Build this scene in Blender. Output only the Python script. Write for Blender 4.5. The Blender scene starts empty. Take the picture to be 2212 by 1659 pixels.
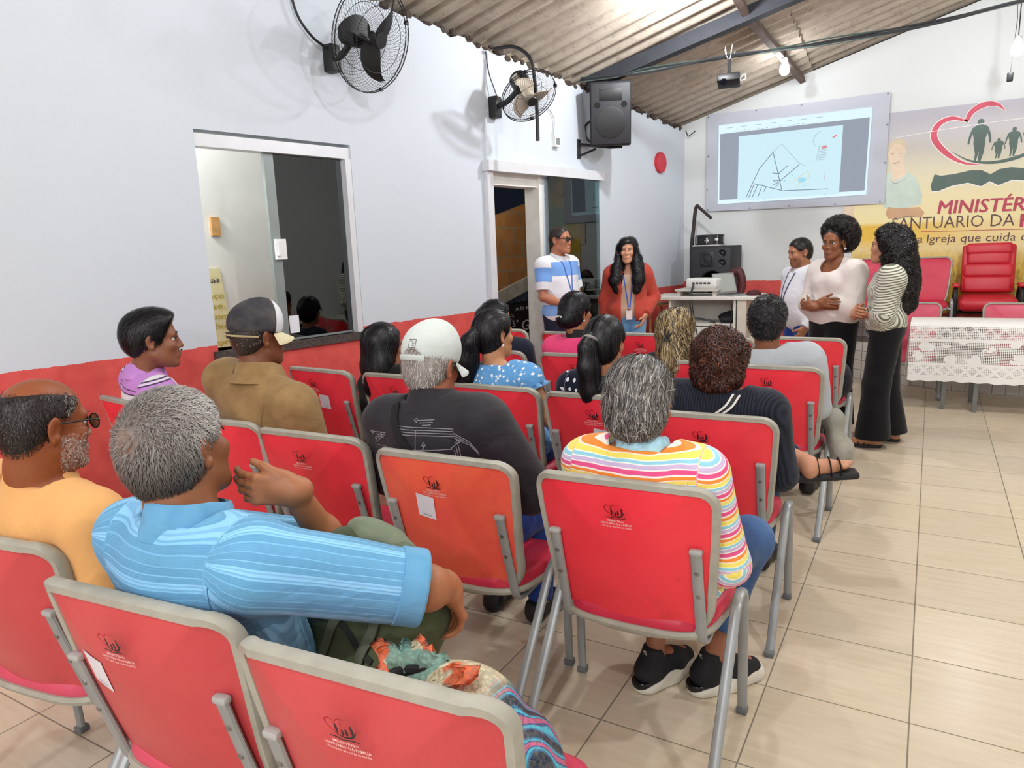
import bpy, bmesh, math, random
import numpy as np
from mathutils import Vector, Matrix
rng = np.random.default_rng(7)
random.seed(7)
SC = bpy.context.scene
COL = SC.collection
PI = math.pi

# ------------------------------------------------------------------ camera, world, exposure, room bulbs and fill lights
def make_camera():
    yaw, pitch, roll = CAM_YPR
    f = np.array([math.sin(yaw)*math.cos(pitch), math.cos(yaw)*math.cos(pitch), math.sin(pitch)])
    r = np.cross(f, [0, 0, 1]); r /= np.linalg.norm(r)
    u = np.cross(r, f)
    c, s = math.cos(roll), math.sin(roll)
    r, u = c*r+s*u, -s*r+c*u
    cam = bpy.data.cameras.new('camera'); o = bpy.data.objects.new('camera', cam); COL.objects.link(o)
    o.matrix_world = Matrix(((r[0], u[0], -f[0], 0), (r[1], u[1], -f[1], 0), (r[2], u[2], -f[2], CAM_H), (0, 0, 0, 1)))
    cam.sensor_fit = 'HORIZONTAL'; cam.sensor_width = 36.0; cam.lens = CAM_F/2212*36
    cam.clip_start = 0.05; cam.clip_end = 100
    SC.camera = o
CAM_YPR = (-0.53182917, -0.18467336, -0.03830259)
CAM_F = 1541.08
CAM_H = 1.55
make_camera()
SC.view_settings.view_transform = 'Standard'
SC.view_settings.look = 'None'
SC.view_settings.gamma = 1.0
SC.view_settings.exposure = 0.11
SC.view_settings.use_curve_mapping = False
wd = bpy.data.worlds.new('world'); SC.world = wd; wd.use_nodes = True
wd.node_tree.nodes['Background'].inputs[0].default_value = (0.02, 0.025, 0.04, 1)
wd.node_tree.nodes['Background'].inputs[1].default_value = 0.3
SC.cycles.use_denoising = True
SC.cycles.adaptive_threshold = 0.02
SC.cycles.max_bounces = 7
SC.cycles.diffuse_bounces = 4
SC.cycles.glossy_bounces = 4
SC.cycles.transparent_max_bounces = 12
SC.cycles.sample_clamp_indirect = 6.0

def lamp_light(name, loc, power, radius=0.07, color=(0.93, 0.96, 1.0)):
    l = bpy.data.lights.new(name, 'POINT'); l.energy = power; l.shadow_soft_size = radius; l.color = color
    o = bpy.data.objects.new(name, l); COL.objects.link(o); o.location = loc
    return o
# three bulbs at the front, then unseen lights added to brighten the audience rows
LIGHT_POS = [(-1.445, 8.3, 3.30), (0.556, 8.3, 3.17), (-1.78, 6.05, 3.52), (0.9, 5.6, 3.55), (-1.3, 2.6, 3.7),
         (1.5, 2.2, 3.7), (-2.2, -2.6, 2.9), (1.2, -2.7, 2.9), (-0.4, -0.7, 3.3)]
LIGHT_POWER = [10, 8, 92, 128, 80, 118, 112, 118, 112]

# ------------------------------------------------------------------ colours and node helper
def lin(c):
    if isinstance(c, str):
        c = c.lstrip('#'); c = tuple(int(c[i:i+2], 16) for i in (0, 2, 4))
    return tuple((((v/255)+0.055)/1.055)**2.4 if v/255 > 0.04045 else v/255/12.92 for v in c)
def L4(c): return lin(c)+(1.0,)

class N:
    """small helper around a node tree"""
    def __init__(s, mat):
        s.t = mat.node_tree; s.t.nodes.clear()
        s.out = s.t.nodes.new('ShaderNodeOutputMaterial')
    def new(s, typ, **kw):
        n = s.t.nodes.new('ShaderNode'+typ)
        for k, v in kw.items(): setattr(n, k, v)
        return n
    def put(s, sock, v):
        if isinstance(v, bpy.types.NodeSocket): s.t.links.new(v, sock)
        elif v is not None:
            if hasattr(sock, 'default_value'):
                dv = sock.default_value
                if hasattr(dv, '__len__') and not hasattr(v, '__len__'): v = [v]*len(dv)
                if hasattr(dv, '__len__') and len(dv) == 4 and len(v) == 3: v = tuple(v)+(1.0,)
                sock.default_value = v
    def m(s, op, a, b=0.0, c=0.0, clamp=False):
        n = s.new('Math', operation=op, use_clamp=clamp)
        for i, v in enumerate((a, b, c)): s.put(n.inputs[i], v)
        return n.outputs[0]
    def mix(s, fac, a, b, mode='MIX'):
        n = s.new('Mix', data_type='RGBA', blend_type=mode)
        s.put(n.inputs['Factor'], fac); s.put(n.inputs[6], a); s.put(n.inputs[7], b)
        return n.outputs[2]
    def pos(s): return s.new('NewGeometry').outputs['Position']
    def obj(s): return s.new('TexCoord').outputs['Object']
    def attr(s, name, k='Vector'):
        n = s.new('Attribute'); n.attribute_name = name; return n.outputs[k]
    def xyz(s, v):
        n = s.new('SeparateXYZ'); s.put(n.inputs[0], v); return n.outputs
    def com(s, x, y, z):
        n = s.new('CombineXYZ'); [s.put(n.inputs[i], v) for i, v in enumerate((x, y, z))]; return n.outputs[0]
    def noise(s, v, scale, detail=3, rough=0.5, k='Fac', dist=0):
        n = s.new('TexNoise'); s.put(n.inputs['Vector'], v); n.inputs['Scale'].default_value = scale
        n.inputs['Detail'].default_value = detail; n.inputs['Roughness'].default_value = rough
        n.inputs['Distortion'].default_value = dist
        return n.outputs[k]
    def voro(s, v, scale, k='Distance', rnd=1.0, feature='F1'):
        n = s.new('TexVoronoi', feature=feature); s.put(n.inputs['Vector'], v); n.inputs['Scale'].default_value = scale
        n.inputs['Randomness'].default_value = rnd
        return n.outputs[k]
    def mapr(s, v, a, b, c=0.0, d=1.0):
        n = s.new('MapRange'); s.put(n.inputs[0], v)
        for i, x in enumerate((a, b, c, d)): s.put(n.inputs[i+1], x)
        return n.outputs[0]
    def scale(s, v, k):
        n = s.new('VectorMath', operation='MULTIPLY'); s.put(n.inputs[0], v); s.put(n.inputs[1], k); return n.outputs[0]
    def ramp(s, v, stops, interp='CONSTANT'):
        n = s.new('ValToRGB'); s.put(n.inputs[0], v); cr = n.color_ramp; cr.interpolation = interp
        while len(cr.elements) > 1: cr.elements.remove(cr.elements[-1])
        for i, (p, c) in enumerate(stops):
            e = cr.elements[0] if i == 0 else cr.elements.new(p)
            e.position = p; e.color = L4(c)
        return n.outputs[0]
    def bump(s, h, strength=0.3, dist=0.01):
        n = s.new('Bump'); n.inputs['Strength'].default_value = strength; n.inputs['Distance'].default_value = dist
        s.put(n.inputs['Height'], h); return n.outputs[0]
    def bsdf(s, color, rough=0.6, metal=0.0, spec=0.5, normal=None, **kw):
        n = s.new('BsdfPrincipled'); s.put(n.inputs['Base Color'], color); s.put(n.inputs['Roughness'], rough)
        n.inputs['Metallic'].default_value = metal; n.inputs['Specular IOR Level'].default_value = spec
        if normal is not None: s.put(n.inputs['Normal'], normal)
        for k, v in kw.items(): s.put(n.inputs[k.replace('_', ' ')], v)
        return n.outputs[0]
    def fin(s, sh): s.t.links.new(sh, s.out.inputs['Surface'])

def newmat(name):
    m = bpy.data.materials.new(name); m.use_nodes = True
    return m, N(m)
_M = {}
def mat(name, col, rough=0.6, metal=0.0, spec=0.5, var=0.06, vs=9.0, bump=0.0, bs=60.0, emit=None):
    """plain surface: a colour with slight procedural mottling and an optional fine bump"""
    if name in _M: return _M[name]
    m, n = newmat(name); p = n.obj(); c = lin(col)
    nz = n.noise(p, vs, 4)
    f = n.mapr(nz, 0.3, 0.7, 1-var, 1+var)
    colr = n.mix(1.0, c, n.com(f, f, f), 'MULTIPLY')
    nr = n.bump(n.noise(p, bs, 3), bump, 0.004) if bump else None
    if emit: sh = n.bsdf(colr, rough, metal, spec, nr, Emission_Color=c, Emission_Strength=emit)
    else: sh = n.bsdf(colr, rough, metal, spec, nr)
    n.fin(sh); _M[name] = m
    return m

# ------------------------------------------------------------------ mesh helpers
def V(*a): return np.array(a, float)
def unit(v): v = np.asarray(v, float); return v/(np.linalg.norm(v)+1e-12)
def Rz(d): c, s = math.cos(math.radians(d)), math.sin(math.radians(d)); return np.array([[c, -s, 0], [s, c, 0], [0, 0, 1.]])
def Rx(d): c, s = math.cos(math.radians(d)), math.sin(math.radians(d)); return np.array([[1, 0, 0], [0, c, -s], [0, s, c.real]])
def Ry(d): c, s = math.cos(math.radians(d)), math.sin(math.radians(d)); return np.array([[c, 0, s], [0, 1, 0], [-s, 0, c]])

def tag(o, label=None, cat=None, group=None, kind=None):
    if label: o['label'] = label
    if cat: o['category'] = cat
    if group: o['group'] = group
    if kind: o['kind'] = kind
    return o
def empty(name, loc=(0, 0, 0), rotz=0.0, label=None, cat=None, group=None):
    o = bpy.data.objects.new(name, None); COL.objects.link(o); o.location = loc; o.rotation_euler = (0, 0, math.radians(rotz))
    o.empty_display_size = 0.1
    return tag(o, label, cat, group)
def link_mesh(name, me, m, parent=None, smooth=True, angle=40):
    if m is not None: me.materials.append(m)
    if smooth:
        me.polygons.foreach_set('use_smooth', np.ones(len(me.polygons), bool))
        if angle: me.set_sharp_from_angle(angle=math.radians(angle))
    o = bpy.data.objects.new(name, me); COL.objects.link(o)
    if parent is not None: o.parent = parent
    return o
def copy_tree(o, parent=None):
    c = o.copy(); COL.objects.link(c)
    if parent is not None: c.parent = parent
    for ch in o.children: copy_tree(ch, c)
    return c

def fillet(pts, r, n=6):
    """round the inner corners of a polyline"""
    pts = [np.asarray(p, float) for p in pts]; out = [pts[0]]
    for i in range(1, len(pts)-1):
        a, b, c = pts[i-1], pts[i], pts[i+1]
        rr = min(r, np.linalg.norm(a-b)*0.48, np.linalg.norm(c-b)*0.48)
        p, q = b+unit(a-b)*rr, b+unit(c-b)*rr
        for k in range(n+1):
            t = k/n; out.append((1-t)**2*p+2*t*(1-t)*b+t*t*q)
    out.append(pts[-1]); return out
def spline(pts, n=8):
    """Catmull-Rom through the points"""
    P = [np.asarray(p, float) for p in pts]; P = [2*P[0]-P[1]]+P+[2*P[-1]-P[-2]]; out = []
    for i in range(1, len(P)-2):
        for k in range(n):
            t = k/n; a, b, c, d = P[i-1:i+3]
            out.append(0.5*((2*b)+(c-a)*t+(2*a-5*b+4*c-d)*t*t+(3*b-a-3*c+d)*t**3))
    out.append(P[-2]); return out

class MB:
    def __init__(s): s.v = []; s.f = []
    def add(s, vs, fs):
        o = len(s.v); s.v += [tuple(map(float, v)) for v in vs]; s.f += [tuple(i+o for i in f) for f in fs]; return s
    def box(s, lo, hi, bev=0.0, R=None, c=None, seg=2):
        lo, hi = np.minimum(lo, hi), np.maximum(lo, hi)
        bm = bmesh.new(); bmesh.ops.create_cube(bm, size=1.0)
        for v in bm.verts: v.co = Vector([(lo[i]+hi[i])/2+v.co[i]*(hi[i]-lo[i]) for i in range(3)])
        if bev: bmesh.ops.bevel(bm, geom=bm.edges[:], offset=min(bev, min(np.array(hi)-lo)*0.49), segments=seg, affect='EDGES', profile=0.5)
        bm.verts.index_update(); vs = [np.array(v.co) for v in bm.verts]; fs = [[v.index for v in f.verts] for f in bm.faces]; bm.free()
        if R is not None:
            c = np.asarray(c if c is not None else (np.array(lo)+hi)/2, float); vs = [c+R@(v-c) for v in vs]
        return s.add(vs, fs)
    def hexa(s, p):   # 8 corners: bottom 4 ccw, top 4 ccw
        return s.add(p, [(3, 2, 1, 0), (4, 5, 6, 7), (0, 1, 5, 4), (1, 2, 6, 5), (2, 3, 7, 6), (3, 0, 4, 7)])
    def tube(s, path, r, n=8, ry=None, cap=True, up=None, closed=False):
        P = [np.asarray(p, float) for p in path]; K = len(P); vs = []; fs = []
        rr = r if hasattr(r, '__len__') else [r]*K
        t0 = unit(P[1]-P[0]); ref = np.asarray(up, float) if up is not None else (V(0, 0, 1) if abs(t0[2]) < 0.9 else V(1, 0, 0))
        a = unit(np.cross(t0, ref))
        for i in range(K):
            if closed: t = unit(P[(i+1) % K]-P[i-1])
            else: t = unit(P[min(i+1, K-1)]-P[max(i-1, 0)])
            a = unit(a-t*(a@t)); b = np.cross(a, t)
            for k in range(n):
                w = 2*PI*k/n; vs.append(P[i]+a*math.cos(w)*rr[i]+b*math.sin(w)*(rr[i] if ry is None else ry))
        for i in range(K if closed else K-1):
            j = (i+1) % K
            for k in range(n): fs.append((i*n+k, i*n+(k+1) % n, j*n+(k+1) % n, j*n+k))
        if cap and not closed: fs += [tuple(range(n))[::-1], tuple((K-1)*n+k for k in range(n))]
        return s.add(vs, fs)
    def cyl(s, a, b, r, r2=None, n=16): return s.tube([a, b], [r, r if r2 is None else r2], n)
    def lathe(s, prof, c=(0, 0, 0), axis=(0, 0, 1), n=24):
        ax = unit(axis); ref = V(0, 0, 1) if abs(ax[2]) < 0.9 else V(1, 0, 0); a = unit(np.cross(ax, ref)); b = np.cross(ax, a); c = np.asarray(c, float)
        vs = [c+ax*h+(a*math.cos(2*PI*k/n)+b*math.sin(2*PI*k/n))*r for r, h in prof for k in range(n)]; fs = []
        for i in range(len(prof)-1):
            for k in range(n): fs.append((i*n+k, i*n+(k+1) % n, (i+1)*n+(k+1) % n, (i+1)*n+k))
        if prof[0][0] > 1e-4: fs.append(tuple(range(n))[::-1])
        if prof[-1][0] > 1e-4: fs.append(tuple((len(prof)-1)*n+k for k in range(n)))
        return s.add(vs, fs)
    def ball(s, c, r, n=12, R=None):
        r = np.ones(3)*r; c = np.asarray(c, float); m = n//2; vs = []; fs = []
        for i in range(m+1):
            th = PI*i/m
            for k in range(n):
                p = V(math.sin(th)*math.cos(2*PI*k/n), math.sin(th)*math.sin(2*PI*k/n), math.cos(th))*r
                vs.append(c+(p if R is None else R@p))
        for i in range(m):
            for k in range(n): fs.append((i*n+k, (i+1)*n+k, (i+1)*n+(k+1) % n, i*n+(k+1) % n))
        return s.add(vs, fs)
    def prism(s, pts, d, fr=None):
        """closed 2-D outline extruded by vector d; fr maps (u, v) to a 3-D point"""
        P = [np.asarray(fr(*p) if fr else (p[0], p[1], 0), float) for p in pts]; n = len(P); d = np.asarray(d, float)
        return s.add(P+[p+d for p in P], [tuple(range(n))[::-1], tuple(n+i for i in range(n))]+[(i, (i+1) % n, n+(i+1) % n, n+i) for i in range(n)])
    def build(s, name, m=None, parent=None, smooth=True, angle=35):
        me = bpy.data.meshes.new(name); me.from_pydata(s.v, [], s.f); me.update()
        bm = bmesh.new(); bm.from_mesh(me); bmesh.ops.remove_doubles(bm, verts=bm.verts, dist=1e-6); bmesh.ops.recalc_face_normals(bm, faces=bm.faces); bm.to_mesh(me); bm.free()
        return link_mesh(name, me, m, parent, smooth, angle)
    def stand(s, name, m, label, cat, group=None, **kw):
        return tag(s.build(name, m, **kw), label, cat, group)

def text_geo(body, size=1.0, bold=0.0, shear=0.0, space=1.0, align='LEFT', res=2):
    """outline text as (verts 2-D, faces)"""
    c = bpy.data.curves.new('t', 'FONT'); c.body = body; c.size = size; c.offset = bold; c.shear = shear; c.space_character = space
    c.align_x = align; c.resolution_u = res; c.fill_mode = 'FRONT'
    o = bpy.data.objects.new('t', c); COL.objects.link(o)
    dg = bpy.context.evaluated_depsgraph_get(); me = bpy.data.meshes.new_from_object(o.evaluated_get(dg))
    vs = [(v.co.x, v.co.y) for v in me.vertices]; fs = [tuple(p.vertices) for p in me.polygons]
    bpy.data.objects.remove(o); bpy.data.curves.remove(c); bpy.data.meshes.remove(me)
    return vs, fs
def text_fit(body, x0, x1, y, bold=0.0, shear=0.0, h=None, res=2):
    """text stretched to run from x0 to x1 with its baseline at y and cap height h"""
    vs, fs = text_geo(body, 1.0, bold, shear, res=res); xs = [v[0] for v in vs]; a, b = min(xs), max(xs)
    k = (x1-x0)/(b-a); kh = k if h is None else h/0.69
    return [(x0+(v[0]-a)*k, y+v[1]*kh) for v in vs], fs
# ------------------------------------------------------------------ the room shell
WN = unit((1, -0.172, 0)); WS = unit((0.172, 1, 0))
def WL(y, z, off=0.0): return V(-4.35+0.172*y, y, z)+WN*off
def roof_z(x, y): return 3.024+0.2806*(x+2.793)-0.1351*(y-9.2)
YB = 9.2
RN = unit((-0.268, 0.129, 0.955))

m, n = newmat('floor_tiles')
p = n.pos(); x, y, z = n.xyz(p)
tx = n.m('DIVIDE', n.m('ADD', x, 10*0.445-0.026), 0.445); ty = n.m('DIVIDE', n.m('ADD', y, 10*0.4355-2.404+5*0.4355), 0.4355)
fx = n.m('ABSOLUTE', n.m('SUBTRACT', n.m('FRACT', tx), 0.5)); fy = n.m('ABSOLUTE', n.m('SUBTRACT', n.m('FRACT', ty), 0.5))
g = n.m('MAXIMUM', fx, fy); grout = n.mapr(g, 0.4925, 0.496)
idv = n.com(n.m('FLOOR', tx), n.m('FLOOR', ty), 0.0)
wn_ = n.new('TexWhiteNoise', noise_dimensions='3D'); n.put(wn_.inputs[0], idv)
streak = n.noise(n.scale(p, (3, 26, 1)), 1.4, 4, 0.6)
blot = n.noise(p, 3.2, 4, 0.55)
c1 = n.mix(n.mapr(streak, 0.3, 0.7), lin('#dacbb1'), lin('#ccbb9f'))
c1 = n.mix(n.mapr(blot, 0.35, 0.75, 0, 0.5), c1, lin('#d9cbb9'))
tv = n.mapr(wn_.outputs[0], 0, 1, 0.94, 1.04); c1 = n.mix(1.0, c1, n.com(tv, tv, tv), 'MULTIPLY')
spots = n.mapr(n.voro(p, 2.3), 0.012, 0.02, 1, 0)
c1 = n.mix(n.m('MULTIPLY', spots, 0.5), c1, lin('#7a6a55'))
col = n.mix(n.m('MULTIPLY', grout, 0.85), c1, lin('#6d6354'))
h = n.m('SUBTRACT', n.m('MULTIPLY', n.noise(n.scale(p, (14, 60, 1)), 1.0, 3, 0.6), 0.10), grout)
n.fin(n.bsdf(col, n.mapr(grout, 0, 1, 0.22, 0.8), spec=0.45, normal=n.bump(h, 0.25, 0.004))); FLOOR_M = m

def wall_mat(name, base, red_to=None):
    m, n = newmat(name); p = n.pos(); x, y, z = n.xyz(p)
    nz = n.noise(p, 1.3, 5, 0.6); c = n.mix(n.mapr(nz, 0.3, 0.75), lin(base), n.mix(0.12, lin(base), lin('#b9bcc4')))
    fl = n.mapr(n.voro(p, 3.1), 0.006, 0.011, 1, 0); c = n.mix(n.m('MULTIPLY', fl, 0.6), c, lin('#8d8b86'))
    if red_to:
        edge = n.m('ADD', z, n.m('MULTIPLY', n.m('SUBTRACT', n.noise(p, 7, 4, 0.7), 0.5), 0.035))
        k = n.m('LESS_THAN', edge, red_to)
        rn = n.noise(p, 9, 5, 0.65); r = n.mix(n.mapr(rn, 0.3, 0.7), lin('#de5c55'), lin('#cc4b47'))
        chip = n.mapr(n.voro(p, 17), 0.035, 0.055, 1, 0); r = n.mix(n.m('MULTIPLY', chip, n.mapr(rn, 0.55, 0.65)), r, lin('#d59a92'))
        c = n.mix(k, c, r)
    n.fin(n.bsdf(c, 0.62, spec=0.35, normal=n.bump(n.noise(p, 45, 4, 0.7), 0.25, 0.006))); return m
WALL_M = wall_mat('painted_wall', '#cdd4dc', 1.035)
WALL_B = wall_mat('painted_back_wall', '#d9dcda', 1.075)
PLAIN_W = wall_mat('plain_wall', '#dcdcdc')

# floor
MB().box((-5.6, -3.6, -0.12), (5.2, 9.35, 0.0)).build('floor', FLOOR_M, smooth=False)['kind'] = 'structure'

# left wall, a run of upright panels round the window and the door
WIN_Y = (2.915, 4.05); WIN_Z = (0.998, 2.335)
DOOR_Y = (5.51, 6.25); DOOR_Z = 2.235
def wall_top(y): return roof_z(-4.35+0.172*y, y)-0.085
def wpanel(mb, y0, y1, z0, z1, t=0.17, zt=None):
    a, b, c, d = WL(y0, z0), WL(y1, z0), WL(y1, z0, -t), WL(y0, z0, -t)
    if zt: z1a, z1b = zt(y0), zt(y1)
    else: z1a = z1b = z1
    e, f, g, h = WL(y0, z1a), WL(y1, z1b), WL(y1, z1b, -t), WL(y0, z1a, -t)
    mb.hexa([a, b, c, d, e, f, g, h])
mb = MB()
# ragged masonry top
def rag(y): return wall_top(y)+0.018*math.sin(y*23)+0.014*math.sin(y*51+1)-0.01
cuts = [-3.5, WIN_Y[0], WIN_Y[1], DOOR_Y[0], DOOR_Y[1], 9.21]
for a, b in zip(cuts[:-1], cuts[1:]):
    op = WIN_Z if (a, b) == WIN_Y else ((0, DOOR_Z) if (a, b) == DOOR_Y else None)
    zlow = 0
    if op:
        if op[0] > 0: wpanel(mb, a, b, 0, op[0])
        zlow = op[1]
    ys = np.linspace(a, b, max(2, int((b-a)/0.09)))
    wpanel(mb, a, b, zlow, 2.72)
    for u, v in zip(ys[:-1], ys[1:]): wpanel(mb, u, v, 2.72, 0, zt=rag)
mb.build('wall_left', WALL_M, smooth=False)['kind'] = 'structure'

# dark crumbling mortar along the eave
m_mort = mat('mortar', '#4a3e35', 0.95, var=0.4, vs=30, bump=0.6)
mb = MB(); r_ = np.random.default_rng(3)
for y in np.arange(1.5, 9.1, 0.045):
    if r_.random() < 0.75:
        q = WL(y+r_.uniform(-.03, .03), 0, -0.03+r_.uniform(-.03, .035)); q[2] = roof_z(q[0], q[1])-0.065-r_.uniform(0, .035)
        mb.ball(q, V(r_.uniform(.02, .05), r_.uniform(.03, .07), r_.uniform(.015, .04)), 8)
tag(mb.build('trim_1', m_mort), kind='structure')

# back wall with its gable, right wall and the wall behind the camera
RX = 1.75
def gable(x, y): return roof_z(x, y) if x <= RX else roof_z(2*RX-x, y)
def gable_wall(name, y0, y1, m, xs):
    P = [(xs[0], 0), (xs[1], 0), (xs[1], gable(xs[1], y0)-0.02), (RX, gable(RX, y0)-0.02), (xs[0], gable(xs[0], y0)-0.02)]
    o = MB().prism(P, (0, y1-y0, 0), lambda u, v: (u, y0, v)).build(name, m, smooth=False); o['kind'] = 'structure'
gable_wall('wall_back', YB, YB+0.16, WALL_B, (-2.95, 5.0))
gable_wall('wall_front', -3.6, -3.45, PLAIN_W, (-5.2, 5.0))
MB().prism([(-3.5, 0), (YB, 0), (YB, gable(5.0, YB)), (-3.5, gable(5.0, -3.5))], (0.15, 0, 0), lambda u, v: (5.0, u, v)).build('wall_right', PLAIN_W, smooth=False)['kind'] = 'structure'

# corrugated fibre-cement roof: real corrugations across the slope
m, n = newmat('fibre_cement'); p = n.pos()
nz = n.noise(n.scale(p, (1, 5, 1)), 2.2, 6, 0.65); st = n.noise(p, 16, 4, 0.7)
c = n.ramp(nz, [(0.25, '#9c9184'), (0.5, '#b3a798'), (0.75, '#c2b6a6')], 'LINEAR')
c = n.mix(n.mapr(st, 0.52, 0.72, 0, 0.45), c, lin('#6f665c'))
n.fin(n.bsdf(c, 0.9, spec=0.15, normal=n.bump(n.noise(p, 70, 4, 0.7), 0.4, 0.006))); ROOF_M = m
def roof_sheet(name, xa, xb, y0, y1, zf, lap=()):
    ys = np.arange(y0, y1+0.02, 0.0222); nx = 6; vs = []; fs = []
    for i, y in enumerate(ys):
        wv = 0.024*math.cos(2*PI*y/0.177)
        for j in range(nx+1):
            x0 = xa(y) if callable(xa) else xa; x = x0+(xb-x0)*j/nx; vs.append((x, y, zf(x, y)+wv+0.02))
    k = nx+1
    for i in range(len(ys)-1):
        for j in range(nx): fs.append((i*k+j, i*k+j+1, (i+1)*k+j+1, (i+1)*k+j))
    me = bpy.data.meshes.new(name); me.from_pydata(vs, [], fs); me.update()
    o = link_mesh(name, me, ROOF_M, None, True, None); o['kind'] = 'structure'; return o
def eave_x(y): return -4.35+0.172*y-0.35
# left slope in two sheet courses that lap at the purlin, right slope beyond the ridge
vsheet = roof_sheet('ceiling', eave_x, -1.30, -3.5, 9.3, lambda x, y: roof_z(x, y))
roof_sheet('ceiling.001', -1.48, RX+0.05, -3.5, 9.3, lambda x, y: roof_z(x, y)+0.028)
roof_sheet('ceiling.002', RX-0.05, 5.3, -3.5, 9.3, lambda x, y: roof_z(2*RX-x, y)+0.028)

# steel: rafter, purlins
m_steel = mat('dark_steel', '#33353b', 0.6, 0.2, var=0.12)
def beam(a, b, w, h, up=(0, 0, 1)):
    a, b = np.asarray(a, float), np.asarray(b, float); t = unit(b-a); s = unit(np.cross(t, up)); u = np.cross(s, t)
    mb = MB(); c = [(-w/2, -h), (w/2, -h), (w/2, 0), (-w/2, 0)]
    mb.hexa([a+s*x+u*z for x, z in c]+[b+s*x+u*z for x, z in c]); return mb
def on_roof(x, y, d=0.012): return V(x, y, roof_z(x, y)-d)
tag(beam(on_roof(-3.10, 6.98, 0.02), on_roof(1.7, 7.45, 0.02), 0.085, 0.13, RN).build('rafter', m_steel, smooth=False),
    'dark steel rafter running up under the corrugated roof', 'beam')
tag(beam(on_roof(-3.66, 3.6, 0.02), on_roof(1.7, 4.0, 0.02), 0.085, 0.13, RN).build('rafter', m_steel, smooth=False),
    'dark steel rafter over the near wall fan, only its wall end in view', 'beam')
tag(beam(on_roof(-1.60, 7.16, 0.015), on_roof(-1.42, 9.2, 0.015), 0.06, 0.09, RN).build('purlin', mat('rusty_steel', '#6a5a52', 0.8, var=0.3), smooth=False),
    'rusty steel purlin from the rafter to the back wall above the lit bulb', 'beam')
tag(beam(on_roof(-1.72, -3.4, 0.015), on_roof(-1.60, 7.10, 0.015), 0.06, 0.09, RN).build('purlin', mat('rusty_steel', '#6a5a52', 0.8), smooth=False),
    'rusty steel purlin on the audience side of the rafter', 'beam')

# ------------------------------------------------------------------ bulbs and added fill lights
m_blk = mat('black_plastic', '#17181a', 0.45, var=0.1)
m_wht = mat('white_plastic', '#e8e8e6', 0.4, var=0.03)
WHERE = ['lit bulb under the purlin near the back wall', 'lit bulb hanging at the right above the banner', 'lit bulb below the roof by the rafter']
for i, (b, pw) in enumerate(zip(LIGHT_POS, LIGHT_POWER)):
    if i >= 3: lamp_light('fill_light', b, pw)          # unseen fill lights, added to brighten chairs and floor
    else:                                                # lamps in the picture: the glowing globe itself gives the light
        m_bulb, n = newmat('lit_bulb'); e = n.new('Emission'); e.inputs[0].default_value = (0.93, 0.96, 1, 1); e.inputs[1].default_value = pw/(PI*0.031); n.fin(e.outputs[0])
        t = empty('light_bulb', b, 0, WHERE[i], 'light bulb')
        MB().lathe([(0.001, -0.062), (0.03, -0.055), (0.048, -0.03), (0.052, 0.0), (0.044, 0.03), (0.028, 0.05)], n=12).build('glass_globe', m_bulb, t)
        MB().lathe([(0.028, 0.05), (0.03, 0.06), (0.03, 0.10), (0.02, 0.115)], n=16).build('socket', m_wht, t)
        top = roof_z(b[0], b[1])-b[2]-0.0 if b[0] < RX else 0.4
        MB().tube([(0, 0, 0.11), (0, 0, max(top, 0.13))], 0.005, 6).build('cord', m_blk, t)

# ------------------------------------------------------------------ window in the left wall
m_alu = mat('white_aluminium', '#d9dade', 0.35, 0.1, var=0.04)
m_alug = mat('grey_aluminium', '#8b9492', 0.4, 0.3, var=0.08)
def glass_mat(name, tint, refl):
    m, n = newmat(name); t = n.new('BsdfTransparent'); t.inputs[0].default_value = tuple(tint)+(1,)
    g = n.new('BsdfGlossy'); g.inputs['Color'].default_value = (0.85, 0.92, 0.92, 1); g.inputs['Roughness'].default_value = 0.012
    f = n.new('Fresnel'); f.inputs['IOR'].default_value = refl
    s = n.new('MixShader'); n.put(s.inputs[0], f.outputs[0]); n.put(s.inputs[1], t.outputs[0]); n.put(s.inputs[2], g.outputs[0]); n.fin(s.outputs[0]); return m
GLASS_D = glass_mat('smoked_glass', (0.14, 0.17, 0.18), 2.1)
GLASS_G = glass_mat('tinted_glass', (0.44, 0.52, 0.52), 1.75)
def wbox(mb, y0, y1, z0, z1, t0, t1):
    a = [WL(y, z0, t) for y, t in ((y0, t0), (y1, t0), (y1, t1), (y0, t1))]; b = [WL(y, z1, t) for y, t in ((y0, t0), (y1, t0), (y1, t1), (y0, t1))]
    mb.hexa(a+b); return mb
win = empty('window_1', WL(3.48, 1.0), 0); win['kind'] = 'structure'
def wb(name, m, parent, *boxes):
    mb = MB(); pl = np.array(parent.location) if parent else V(0, 0, 0)
    for b in boxes: wbox(mb, *b)
    mb.v = [tuple(np.array(v)-pl) for v in mb.v]
    return mb.build(name, m, parent, smooth=False)
y0, y1 = WIN_Y; z0, z1 = WIN_Z
wb('head_track', m_alu, win, (y0, y1, z1-0.095, z1-0.02, -0.10, -0.012))
wb('jamb', m_alu, win, (y1-0.05, y1-0.002, z0, z1-0.095, -0.16, -0.002))
wb('sill', mat('granite', '#4b4643', 0.3, var=0.5, vs=60), win, (y0-0.03, y1+0.02, z0-0.055, z0, -0.17, 0.022))
wb('stile', m_alug, win, (3.385, 3.455, z0+0.005, z1-0.095, -0.075, -0.045))
wb('pane', GLASS_D, win, (3.45, y1-0.05, z0+0.005, z1-0.095, -0.066, -0.058))
wb('rail', m_alug, win, (3.45, y1-0.05, z0, z0+0.014, -0.078, -0.05))
h = wb('latch', m_wht, win, (3.40, 3.475, 1.55, 1.685, -0.045, -0.015))
wb('latch_lever', m_wht, win, (3.405, 3.425, 1.575, 1.665, -0.015, 0.0))
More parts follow.
